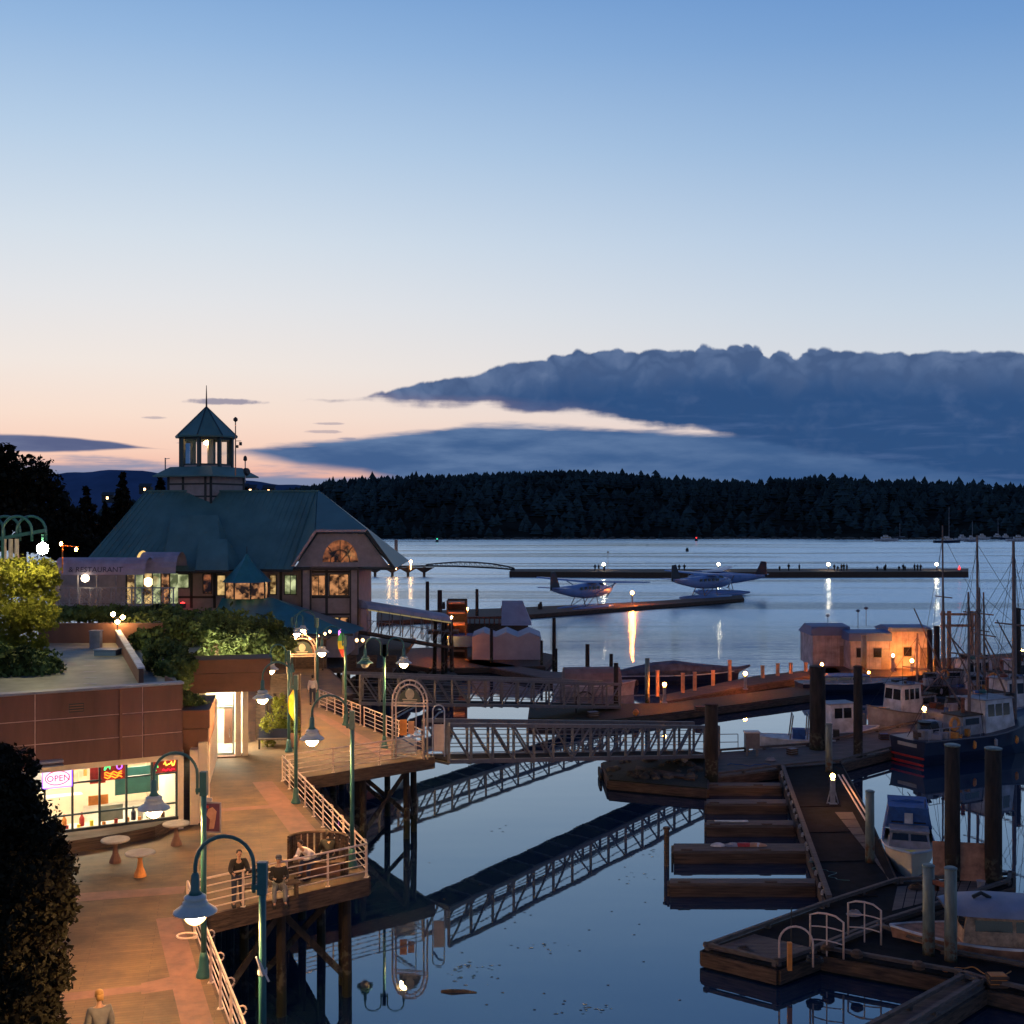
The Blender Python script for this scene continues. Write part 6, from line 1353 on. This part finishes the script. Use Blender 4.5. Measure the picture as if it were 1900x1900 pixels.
# seaplane float, seaplanes
dockp('seaplane_float','long low float with seaplanes moored along it',[(700,1152),(960,1142),(1200,1124),(1380,1110),(1375,1104),(1200,1116),(940,1128),(700,1136)],m_='timber',rails=False)
def seaplane(label, px, py, rz, s=1.0):
    p = G(px,py,0); o = thing('seaplane', label, 'seaplane', (p.x,p.y,0), rz, 'seaplanes at the float'); o.scale = (1.25,1.25,1.3)
    st = [(-6.2,.10,.16,2.9),(-4.5,.35,.45,2.75),(-2,.62,.75,2.55),(0,.75,.95,2.5),(2.4,.75,.95,2.5),(3.6,.68,.8,2.45),(4.9,.55,.55,2.45),(5.7,.28,.3,2.45)]
    vs=[]; fs=[]
    for x_,w_,h_,zc in st:
        for t in range(10): a_=2*math.pi*t/10; vs.append((x_,w_*math.cos(a_),zc+h_*(abs(math.sin(a_))**.8)*(1 if math.sin(a_)>0 else -1)))
    for i in range(7):
        for j in range(10): fs.append((i*10+j,(i+1)*10+j,(i+1)*10+(j+1)%10,i*10+(j+1)%10))
    fs += [tuple(range(10)), tuple(range(70,80))[::-1]]
    fu = MB().add(vs,fs).build('fuselage','plane_blue',o,smooth=True)
    for i in range(5): MB().box((2.2-.85*i,-.76,2.85),(.5,.04,.35)).build('window','glass_dark',fu)
    MB().box((3.3,0,3.15),(.7,1.1,.4),0,0,R(30)).build('windscreen','glass_dark',fu)
    MB().add([(-1.2+2.2,-8.8,3.75),(1.4+.9,-8.8,3.72),(2.5,0,3.45),(.5,0,3.45),(2.3,8.8,3.72),(1.0,8.8,3.75),(1.1,-8.8,3.9),(2.2,-8.8,3.85),(2.4,0,3.68),(.6,0,3.68),(2.2,8.8,3.85),(1.1,8.8,3.9)],[(0,1,2,3),(3,2,4,5),(6,9,8,7),(9,11,10,8),(1,7,8,2),(2,8,10,4),(0,3,9,6),(3,5,11,9),(0,6,7,1),(4,10,11,5)]).build('wing','plane_blue',o)
    MB().add([(-6.5,-.05,2.8),(-4.6,-.05,3.0),(-5.6,-.05,5.1),(-6.4,-.05,5.0),(-6.5,.05,2.8),(-4.6,.05,3.0),(-5.6,.05,5.1),(-6.4,.05,5.0)],[(0,1,2,3),(7,6,5,4),(0,4,5,1),(1,5,6,2),(2,6,7,3),(3,7,4,0)]).build('tail_fin','plane_dark',o)
    MB().box((-5.7,0,3.1),(1.1,4.6,.1)).build('tailplane','plane_blue',o)
    MB().cyl((5.7,0,2.45),(6.0,0,2.45),.2,.08,8).box((5.9,0,2.45),(.06,.16,2.4),0,R(35)).build('propeller','steel',o)
    for y_ in (-1.25,1.25):
        MB().tube([(-3.6,y_,.45),(-2,y_,.3),(1,y_,.28),(3.6,y_,.34),(4.6,y_,.55)],[.12,.38,.42,.36,.1],8).build('float','plane_blue',o,smooth=True)
        MB().beam((1.6,y_,.6),(2.0,y_*.5,1.8),.09).beam((-1.0,y_,.6),(-.8,y_*.5,1.9),.09).beam((-1.0,y_,.6),(1.8,y_*.5,1.9),.06).build('strut','steel',o)
        MB().beam((1.5,y_*.55,2.1),(1.6,y_*3.2,3.5),.09).build('wing_strut','plane_blue',o)
    return o
seaplane('nearest blue and white seaplane, left of the amber lamp on the long float',1082,1134,R(48)); 
seaplane('middle seaplane beyond the float end with its dark tail at the left',1305,1114,R(38)); seaplane('rear seaplane facing left, its dark tail at the right edge of the group',1345,1104,R(155))
for i,(px,py) in enumerate(((934,1124),(1002,1112),(822,1118))): simple(MB().box((0,0,.4),(.7,.5,.8)).box((.1,0,.95),(.4,.4,.3)),'float_bin',f'small dark box on the seaplane float, {["middle","right","left"][i]} of three','box','rust' if i==0 else 'black',tuple(G(px,1130 if i else 1134,FL)))
# breakwater, bridge and people
bwk = structure(MB().prism([(q.x,q.y) for q in (G(945,1062,1.1),G(1200,1063.5,1.1),G(1797,1062,1.1),G(1797,1056,1.1),G(1200,1057,1.1),G(950,1057,1.1))],-.5,1.3).build('breakwater','timber'))
for i,(px) in enumerate((1120,1333,1537,1738)):
    p = G(px,1058,1.3); o = thing('breakwater_lamp',f'round white lamp on the breakwater, {ORD[i]} from the left','lamp',tuple(p),0,'round lamps along the breakwater')
    MB().cyl((0,0,0),(0,0,1.1),.14,.1,7).build('post','timber',o); MB().lathe((0,0,1.5),[(.05,-.42),(.36,-.2),(.42,0),(.36,.2),(.05,.42)],10).build('globe','globe_white',o)
sg = simple(MB().cyl((0,0,0),(0,0,4.8),.06,.04,6).box((.0,0,4.6),(.5,.1,.3)),'signal_pole','thin signal pole on the breakwater beside the first lamp','pole','timber',tuple(G(1128,1058,1.3)))
simple(MB().lathe((0,0,0),[(.3,0),(.3,.5),(.12,.7),(.1,1.0)],8),'red_marker','small pink red marker at the right end of the breakwater','marker','red_light',tuple(G(1780,1057,1.3)))
fb = thing('footbridge','long curved truss footbridge on piers linking the shore to the breakwater','footbridge',tuple(V(790,1050,300)))
def FBp(px,py): return V(px,py,300)-V(790,1050,300)
P = [FBp(px,py) for px,py in ((640,1053),(690,1053),(740,1051),(790,1050),(840,1050.5),(880,1052),(920,1054),(955,1057))]; Tp = [FBp(px,py) for px,py in ((790,1048),(820,1045),(850,1043),(880,1043.5),(910,1046),(940,1051),(955,1055))]
MB().tube(P,.22,5).build('deck','trim_dark',fb); 
for y_ in (0,2.2): MB().tube([q+Vector((0,y_,0)) for q in Tp],.13,5).build('top_chord','trim_dark',fb)
for i in range(20):
    t_=i/20*(len(Tp)-1); a_=Tp[int(t_)].lerp(Tp[min(len(Tp)-1,int(t_)+1)],t_%1); x_=a_.x; zz=np.interp(x_,[q.x for q in P],[q.z for q in P]); 
    x2=min(Tp[-1].x,x_+1.1); z2=np.interp(x2,[q.x for q in P],[q.z for q in P]); MB().beam(a_,(x2,0,z2),.12).beam((x_,0,zz),a_,.12).build('truss_bar','trim_dark',fb)
for px in (696,728,757,787): 
    q=FBp(px,1052); MB().cyl((q.x,0,-16),(q.x,0,q.z),.35,.35,8).add([(q.x-2.6,-.3,q.z-.1),(q.x+2.6,-.3,q.z-.1),(q.x,-.3,q.z-1.6),(q.x-2.6,.3,q.z-.1),(q.x+2.6,.3,q.z-.1),(q.x,.3,q.z-1.6)],[(0,1,2),(5,4,3),(0,3,4,1),(1,4,5,2),(2,5,3,0)]).build('pier','timber',fb)
emis('globe_brd',(1,.5,.18),22)
for i,(px,py,m_) in enumerate(((722,1036,'globe_brd'),(735,1042,'globe_brd'),(762,1042,'globe_brd'))):
    simple(MB().lathe((0,0,0),[(.05,-.4),(.36,-.15),(.36,.15),(.05,.4)],8).cyl((0,0,-2),(0,0,-.3),.08),'bridge_lamp',f'{["left","middle","right"][i]} of three small lamps on the footbridge by the roof edge','lamp',m_,tuple(V(px,py,299.5)))
simple(MB().box((0,0,2),(.8,.5,5.5)),'bridge_pillar','slim grey pillar at the footbridge head right of the roof edge','pillar','steel',tuple(V(735,1036,303)))
# ---------------------------------------------------------------- people
def skinmesh(edges, joints, radii, root, mname, nm, parent, extra=None, sub=1):
    names = list(joints); me = bpy.data.meshes.new(nm); me.from_pydata([tuple(joints[k]) for k in names],[(names.index(a),names.index(b)) for a,b in edges],[]); me.update()
    o = bpy.data.objects.new(nm, me); COL.objects.link(o); md_ = o.modifiers.new('s','SKIN'); 
    sv = me.skin_vertices[0].data if me.skin_vertices else None
    if sv is None:
        me.update(); bpy.context.view_layer.update(); sv = o.data.skin_vertices[0].data if o.data.skin_vertices else None
    if sv is None: raise RuntimeError('skin')
    for i,k in enumerate(names): sv[i].radius = (radii[k],radii[k]) if not isinstance(radii[k],tuple) else radii[k]; sv[i].use_root = (k==root)
    sb = o.modifiers.new('b','SUBSURF'); sb.levels = sub; sb.render_levels = sub
    dg = bpy.context.evaluated_depsgraph_get(); me2 = bpy.data.meshes.new_from_object(o.evaluated_get(dg)); bpy.data.objects.remove(o)
    mb = MB(); mb.v = [tuple(v.co) for v in me2.vertices]; mb.f = [tuple(p_.vertices) for p_ in me2.polygons]
    if extra: extra(mb)
    return mb.build(nm, mname, parent, smooth=True)
def person(label, loc, rz, pose='stand', top='cloth_black', legs='denim', hair='hair_dark', lean=0.0, arms='down', hat=None):
    o = thing('person', label, 'person', tuple(loc), rz, 'people on the boardwalk')
    sit = pose=='sit'; ph = .50 if sit else .93; l = lean
    J = {'pel':Vector((0,0,ph)),'wst':Vector((0,.02+l*.15,ph+.15)),'chs':Vector((0,.03+l*.45,ph+.38-abs(l)*.06)),'nk':Vector((0,.03+l*.68,ph+.55-abs(l)*.12)),'hd':Vector((0,.05+l*.8,ph+.66-abs(l)*.14))}
    for s_,n_ in ((-1,'l'),(1,'r')):
        sh_ = J['chs']+Vector((s_*.19,l*.12,.10)); J['sh'+n_]=sh_
        if arms=='down': el2=sh_+Vector((s_*.05,-.02,-.29)); wr=el2+Vector((0,.08,-.25))
        elif arms=='rail': el2=sh_+Vector((s_*.07,.12,-.24)); wr=el2+Vector((-s_*.05,.25,-.02))
        else: el2=sh_+Vector((s_*.06,.06,-.27)); wr=el2+Vector((-s_*.08,.22,.04))
        J['el'+n_]=el2; J['wr'+n_]=wr; J['hn'+n_]=wr+(wr-el2).normalized()*.08
        J['hp'+n_]=J['pel']+Vector((s_*.10,0,-.04))
        if sit: J['kn'+n_]=J['hp'+n_]+Vector((s_*.06,.44,.02)); J['an'+n_]=J['kn'+n_]+Vector((0,.06,-.41))
        else: J['kn'+n_]=Vector((s_*(.11),.03+.04*s_,.49)); J['an'+n_]=Vector((s_*.12,.0+.05*s_,.09))
        J['to'+n_]=J['an'+n_]+Vector((s_*.02,.15,-.05))
        dv=(wr-el2).normalized()
        for fi in range(4): J[f'f{n_}{fi}']=J['hn'+n_]+dv*(.085-.012*abs(fi-1.5))+Vector((s_*0,(fi-1.5)*.02,-.01))+Vector((0,0,-.015))
        J['th'+n_]=J['hn'+n_]+dv*.02+Vector((-s_*.045,.01,.01))
    E=[('pel','wst'),('wst','chs'),('chs','nk'),('nk','hd')]; Rr={'pel':.12,'wst':.115,'chs':.14,'nk':.055,'hd':.05}
    for n_ in 'lr':
        E+=[('chs','sh'+n_),('sh'+n_,'el'+n_),('el'+n_,'wr'+n_),('wr'+n_,'hn'+n_),('pel','hp'+n_),('hp'+n_,'kn'+n_),('kn'+n_,'an'+n_),('an'+n_,'to'+n_),('hn'+n_,'th'+n_)]+[('hn'+n_,f'f{n_}{i}') for i in range(4)]
        Rr.update({'sh'+n_:.06,'el'+n_:.042,'wr'+n_:.028,'hn'+n_:(.02,.035),'hp'+n_:.085,'kn'+n_:.055,'an'+n_:.04,'to'+n_:.032,'th'+n_:.010}); Rr.update({f'f{n_}{i}':.009 for i in range(4)})
    hd = J['hd']+Vector((0,.015,.085))
    def head(mb):
        for i in range(9):
            for j in range(12): pass
        prof=[(.012,-.115),(.05,-.10),(.066,-.06),(.078,0),(.08,.04),(.066,.09),(.03,.115)]; o0=len(mb.v)
        mb.lathe(hd,prof,12)
        for q in range(o0,len(mb.v)): x_,y_,z_=mb.v[q]; mb.v[q]=(x_,hd.y+(y_-hd.y)*1.22,z_)
        mb.add([tuple(hd+Vector(v_)) for v_ in ((-.012,.09,.015),(.012,.09,.015),(.016,.092,-.03),(-.016,.092,-.03),(0,.122,-.025))],[(0,1,4),(1,2,4),(2,3,4),(3,0,4)])
        for s_ in (-1,1): mb.box(hd+Vector((s_*.082,0,-.005)),(.016,.03,.05))
    b_ = skinmesh(E,J,Rr,'pel','skin','body',o,head)
    for s_ in (-1,1): MB().box(hd+Vector((s_*.03,.094,.01)),(.018,.008,.01)).build('eye','black',b_)
    MB().box(hd+Vector((0,.09,-.055)),(.04,.01,.008)).build('mouth','red',b_)
    hr_ = MB(); o0=0; hr_.lathe(hd+Vector((0,-.012,.0)),[(.084,.0),(.09,.04),(.078,.10),(.035,.13)],12).box(hd+Vector((0,-.085,-.01)),(.13,.05,.12)); hr_.v=[(x_,hd.y+(y_-hd.y)*1.16,z_) for x_,y_,z_ in hr_.v]
    hr_.build('hair',hair,o,smooth=True)
    if hat: MB().lathe(hd,[(.10,.05),(.10,.10),(.07,.145),(.02,.155)],12).box(hd+Vector((0,.12,.06)),(.14,.1,.015)).build('cap',hat,o)
    E2=[('pel','wst'),('wst','chs'),('chs','nk')]+[e for n_ in 'lr' for e in (('chs','sh'+n_),('sh'+n_,'el'+n_),('el'+n_,'wr'+n_))]
    J2={k:J[k] for k in ('pel','wst','chs','nk','shl','ell','wrl','shr','elr','wrr')}; J2['nk']=J2['nk']-Vector((0,0,.05)); R2={k:(Rr[k]+.034 if not isinstance(Rr[k],tuple) else .04) for k in J2}; R2['nk']=.075
    skinmesh(E2,J2,R2,'pel',top,'jacket',o)
    J3={k:J[k] for k in ('pel','hpl','knl','anl','hpr','knr','anr')}; skinmesh([('pel','hpl'),('hpl','knl'),('knl','anl'),('pel','hpr'),('hpr','knr'),('knr','anr')],J3,{k:Rr[k]+.028 for k in J3},'pel',legs,'trousers',o)
    for n_ in 'lr': 
        q=(J['an'+n_]+J['to'+n_])/2; MB().box((q.x,q.y+.01,q.z-.03),(.10,.28,.09)).build('shoe','cloth_black',o)
    return o
person('person in dark clothes standing with arms on the railing behind the lamp arch', G(441,1680,DECK), R(200), arms='rail', lean=.35)
bn = thing('wooden_bench','brown wooden bench behind the near railing','bench',tuple(G(500,1668,DECK)),R(20))
for k in range(4): MB().bx(-.9,.9,-.2+.11*k,-.11+.11*k,.42,.46).build('slat','timber',bn)
for x in (-.8,.8): MB().bx(x-.04,x+.04,-.2,.2,0,.42).build('leg','timber',bn)
for k in range(2): MB().bx(-.9,.9,.27,.31,.6+.16*k,.7+.16*k).build('back_slat','timber',bn)
person('person in a dark cap sitting on the bench behind the near railing', G(517,1668,DECK)+Vector((0,0,-.04)), R(195), 'sit', 'cloth_black','cloth_grey',hat='denim',arms='lap')
ab = thing('curved_seat','round backed brown seat near the deck corner','seat',tuple(G(590,1625,DECK)),R(0))
for i in range(14):
    a_=math.pi*(i/13); MB().box((.95*math.cos(a_),.75*math.sin(a_)*.9,.62),(.16,.05,1.2),a_+math.pi/2).build('slat','timber',ab)
MB().tube([(.95*math.cos(t),.68*math.sin(t),1.24) for t in np.linspace(0,math.pi,14)],.045,6).build('top_rail','timber',ab)
MB().bx(-.8,.8,-.1,.4,.38,.45).build('seat','timber',ab); MB().bx(-.7,.7,0,.3,0,.38).build('plinth','brown_planter',ab)
person('person in a white T-shirt bending forward on the curved seat', G(583,1622,DECK), R(150), 'sit','cloth_white','denim',lean=.8,arms='lap')
person('person in dark clothes sitting beside the one in the white T-shirt', G(612,1620,DECK), R(20), 'sit','cloth_black','cloth_black',lean=.5,arms='lap')
person('blond person in grey at the bottom left edge of the boardwalk', Vector((V(185,0,24.6).x,24.6,DECK)), R(30), 'stand', 'cloth_grey', 'cloth_grey', hair='hair_blond',arms='down')
person('person in white standing by the far gate', G(577,1310,DECK)+Vector((0,.6,0)), R(10),'stand','cloth_white','denim')
# far figures on the breakwater
tm = MB().lathe((0,0,0),[(.13,0),(.16,.5),(.2,.9),(.24,1.35),(.09,1.46),(.05,1.5)],7).lathe((0,0,1.62),[(.03,-.14),(.1,0),(.03,.13)],7).beam((-.24,0,1.35),(-.3,.08,.8),.08).beam((.24,0,1.35),(.28,.1,.85),.08)
base = tm.build('person','cloth_black'); pxs = [1104,1112,1121,1260,1269,1446,1464,1483,1549,1554,1561,1566,1571,1628,1641,1644,1668,1676,1680,1697,1703,1708]
tag(base,'dark figure on the breakwater, first from the left','person','people on the breakwater'); base.location = G(pxs[0],1059,1.3); 
for i,px in enumerate(pxs[1:]):
    c_ = base.copy(); COL.objects.link(c_); c_.location = G(px+random.uniform(-1,1),1058.5,1.3); c_.rotation_euler=(0,0,random.random()*6); c_.scale=(1.15,1.15,random.choice((.7,1,1.05,.95)))
    c_['label'] = f'dark figure on the breakwater, {ORD[i+1]} from the left'
# buoys
for px,py,m_,lb in ((811,1006,'green_light','small green channel light far left on the water'),(1275,1023,'green','green buoy nearer the breakwater'),(1292,1004,'red_light','small red channel buoy before the island')):
    p = G(px,py,0); k = p.y/F
    o = thing('channel_buoy',lb,'buoy',tuple(p),0,'channel buoys'); MB().lathe((0,0,-.2),[(3*k,0),(3*k,1.0),(1.5*k,1.6),(.8*k,5*k)],9).build('float_body','trim_dark',o); MB().lathe((0,0,6*k),[(.3*k,-1*k),(1.4*k,0),(.3*k,1.2*k)],7).build('light',m_,o)
# far moored boats
def far_boat(px,py,lb,L,mast,hm='white_paint',rz=0,cab=True):
    p=G(px,py,0); o=boat('moored_yacht',lb,tuple(p),R(rz),L,3.2,1.2,hm,'yacht','yachts moored off the island')
    if cab: cabin(o,-L*.2,L*.22,2.2,1.2,2.5,'white_paint',.6,3); cabin(o,-L*.1,L*.08,1.8,2.5,3.5,'white_paint',.3,2)
    if mast: MB().cyl((L*.08,0,1),(L*.08,0,mast),.14,.08,6).build('mast','dull_white',o); MB().beam((L*.08,0,2.4),(-L*.35,0,2.4),.2).build('boom','navy',o)
    return o
far_boat(1644,1004,'white motor yacht leftmost of the far moored boats',14,0); far_boat(1668,1000,'small dark boat beside the leftmost far motor yacht',8,10,'navy',10,False)
far_boat(1757,1007,'dark hulled yacht with the tallest mast among the far moored boats',15,20,'navy',5); far_boat(1785,1003,'white boat right of the tallest far mast',9,0,'white_paint',20)
far_boat(1802,1005,'small yacht with a short mast among the far boats',8,12,'dull_white',0); far_boat(1822,1001,'white motor boat among the far boats',10,0); far_boat(1850,1000,'pale boat with a mast near the right edge',9,13,'dull_white',12)
far_boat(1866,1001,'dark boat second from the right edge',8,0,'navy',0); far_boat(1890,1004,'white yacht at the right edge far out',14,0,'white_paint',-8)
# patio tables, cone, poster
for i,(px,py,lb) in enumerate(((214,1600,'left round topped patio table by the planter'),(260,1626,'middle round patio table on an orange pedestal'),(327,1568,'right round patio table beside the shop column'))):
    o = thing('patio_table',lb,'table',tuple(G(px,py,DECK)),0,'round patio tables'); MB().lathe((0,0,.72),[(.46,0),(.48,.03),(.46,.06)],20).build('tabletop','concrete',o)
    MB().lathe((0,0,0),[(.20,0),(.19,.08),(.10,.3),(.07,.55),(.12,.72)],12).build('pedestal','orange' if i==1 else 'brown_planter',o)
po = thing('poster_stand','standing poster with a pale figure on dark purple near the lamp post','poster',tuple(G(393,1548,DECK)),R(-8))
MB().box((0,0,.62),(.70,.06,1.1)).build('frame','dull_white',po); MB().box((0,-.035,.62),(.62,.01,1.0)).build('print','poster_dark' if 'poster_dark' in M else (mat('poster_dark',(.10,.03,.06),.5),'poster_dark')[1],po)
MB().poly([(-.08,-.045,.2),(.1,-.045,.22),(.16,-.045,.55),(.2,-.045,.85),(.05,-.045,1.0),(-.12,-.045,.92),(-.2,-.045,.7),(-.05,-.045,.55)],.004).build('print_figure','peach',po)
MB().box((-.2,-.043,1.0),(.2,.006,.1)).build('print_corner','red',po); MB().box((-.15,0,1.25),(.32,.05,.14)).build('header','white_paint',po)
# ---------------------------------------------------------------- loose gear on the floats and weed on the piles
def gear(px, py, kind, m_, lb, z=FL, s=1.0, rz=0):
    p = G(px, py, z); mb = MB()
    if kind == 'crate':
        for k in range(3): mb.box((0,0,.06+.13*k),(.6*s,.42*s,.10))
        mb.box((0,0,.2),(.5*s,.34*s,.38))
        o = thing('crate', lb, 'crate', tuple(p), rz); MB().box((0,0,.2),(.5*s,.34*s,.38)).build('box',m_,o)
        for k in range(3): MB().box((0,0,.06+.13*k),(.6*s,.42*s,.09)).build('slat','timber',o)
        return o
    if kind == 'coil': mb.tube([((.32-.008*t)*s*math.cos(t),(.28-.007*t)*s*math.sin(t),.04+.008*t) for t in np.linspace(0,20,44)],.032,5)
    if kind == 'hose': mb.tube([(t*.35*s,.25*math.sin(t*1.7)+.12*math.sin(t*4),.03) for t in np.linspace(0,8,40)],.022,5)
    if kind == 'bucket': mb.lathe((0,0,0),[(.13,0),(.17,.32),(.185,.34),(.15,.30)],10)
    if kind == 'buoy': mb.lathe((0,0,.0),[(.06,0),(.2,.14),(.22,.28),(.12,.44),(.04,.5)],10)
    o = mb.build({'coil':'rope_coil','hose':'hose','bucket':'bucket','buoy':'fender_buoy'}[kind], m_); o.location = p; o.rotation_euler = (0,0,rz)
    return tag(o, lb, {'coil':'rope','hose':'hose','bucket':'bucket','buoy':'buoy'}[kind])
gear(1640,1372,'crate','blue_canvas','blue slatted crate on the cross float near the dark piles')
gear(1470,1400,'crate','dull_white','pale slatted crate on the cross float right of the power box',rz=.5)
gear(1430,1412,'coil','dull_white','pale rope coil on the cross float in front of the work boat')
gear(1668,1376,'bucket','orange','orange bucket on the cross float beside the blue crate')
gear(1350,1420,'hose','blue_canvas','blue hose lying along the cross float by the thick pile',s=1.3)
gear(1500,1600,'hose','teal_metal','green hose lying on the black matting of the main float',rz=-1.3)
gear(1585,1700,'coil','dull_white','pale rope coil on the near float under the left steel pile',s=.9)
gear(1700,1650,'coil','timber','brown rope coil on the planks in front of the plywood board')
gear(1820,1650,'bucket','dull_white','white bucket at the right foot of the plywood board')
gear(1690,1790,'hose','orange','orange hose lying on the branch float matting',rz=-.3,s=1.1)
gear(1850,1830,'crate','orange','orange brown crate on the branch float at the right')
gear(1380,1768,'coil','timber_grey','grey rope coil on the planked corner of the near float')
gear(1300,1320,'crate','rust','rusty brown crate on the far float under the amber lamp',s=1.4)
gear(1100,1330,'crate','dull_white','pale crate at the left of the far float',s=1.4,rz=.3)
gear(1180,1328,'buoy','orange','orange fender buoy on the far float')
gear(1270,1418,'buoy','dull_white','pale fender buoy among the rubble of the landing float')
gear(1210,1410,'crate','timber_grey','grey crate among the rubble of the landing float',rz=.2)
# arched hose reel frame by the far gangway foot
hh_ = thing('arch_frame','dark arched frame standing at the foot of the far gangway','frame',tuple(G(1085,1322,FL)))
MB().tube([(-.65,0,0),(-.65,0,.9)]+arc((0,0,.9),.65,math.pi,0,13)+[(.65,0,0)],.05,7).build('arch','black',hh_)
# scum and weed drifting on the near water
sc_ = MB()
for (cx,cy,n_) in ((870,1795,26),(860,1815,14),(1210,1585,16),(1180,1625,10),(1010,1755,10),(930,1540,8),(1100,1870,14)):
    for i in range(n_):
        p = G(cx+random.gauss(0,26), cy+random.gauss(0,5)-.25*0, 0); a_ = random.random()*3; k_ = random.uniform(.02,.07)
        sc_.poly([p+Vector((k_*math.cos(a_+q)*(1.5 if q%2 else 1), k_*.5*math.sin(a_+q), .010)) for q in (0,1.2,2.4,3.6,4.8)])
sc_.build('drifting_weed','roof_gravel',kind='stuff')
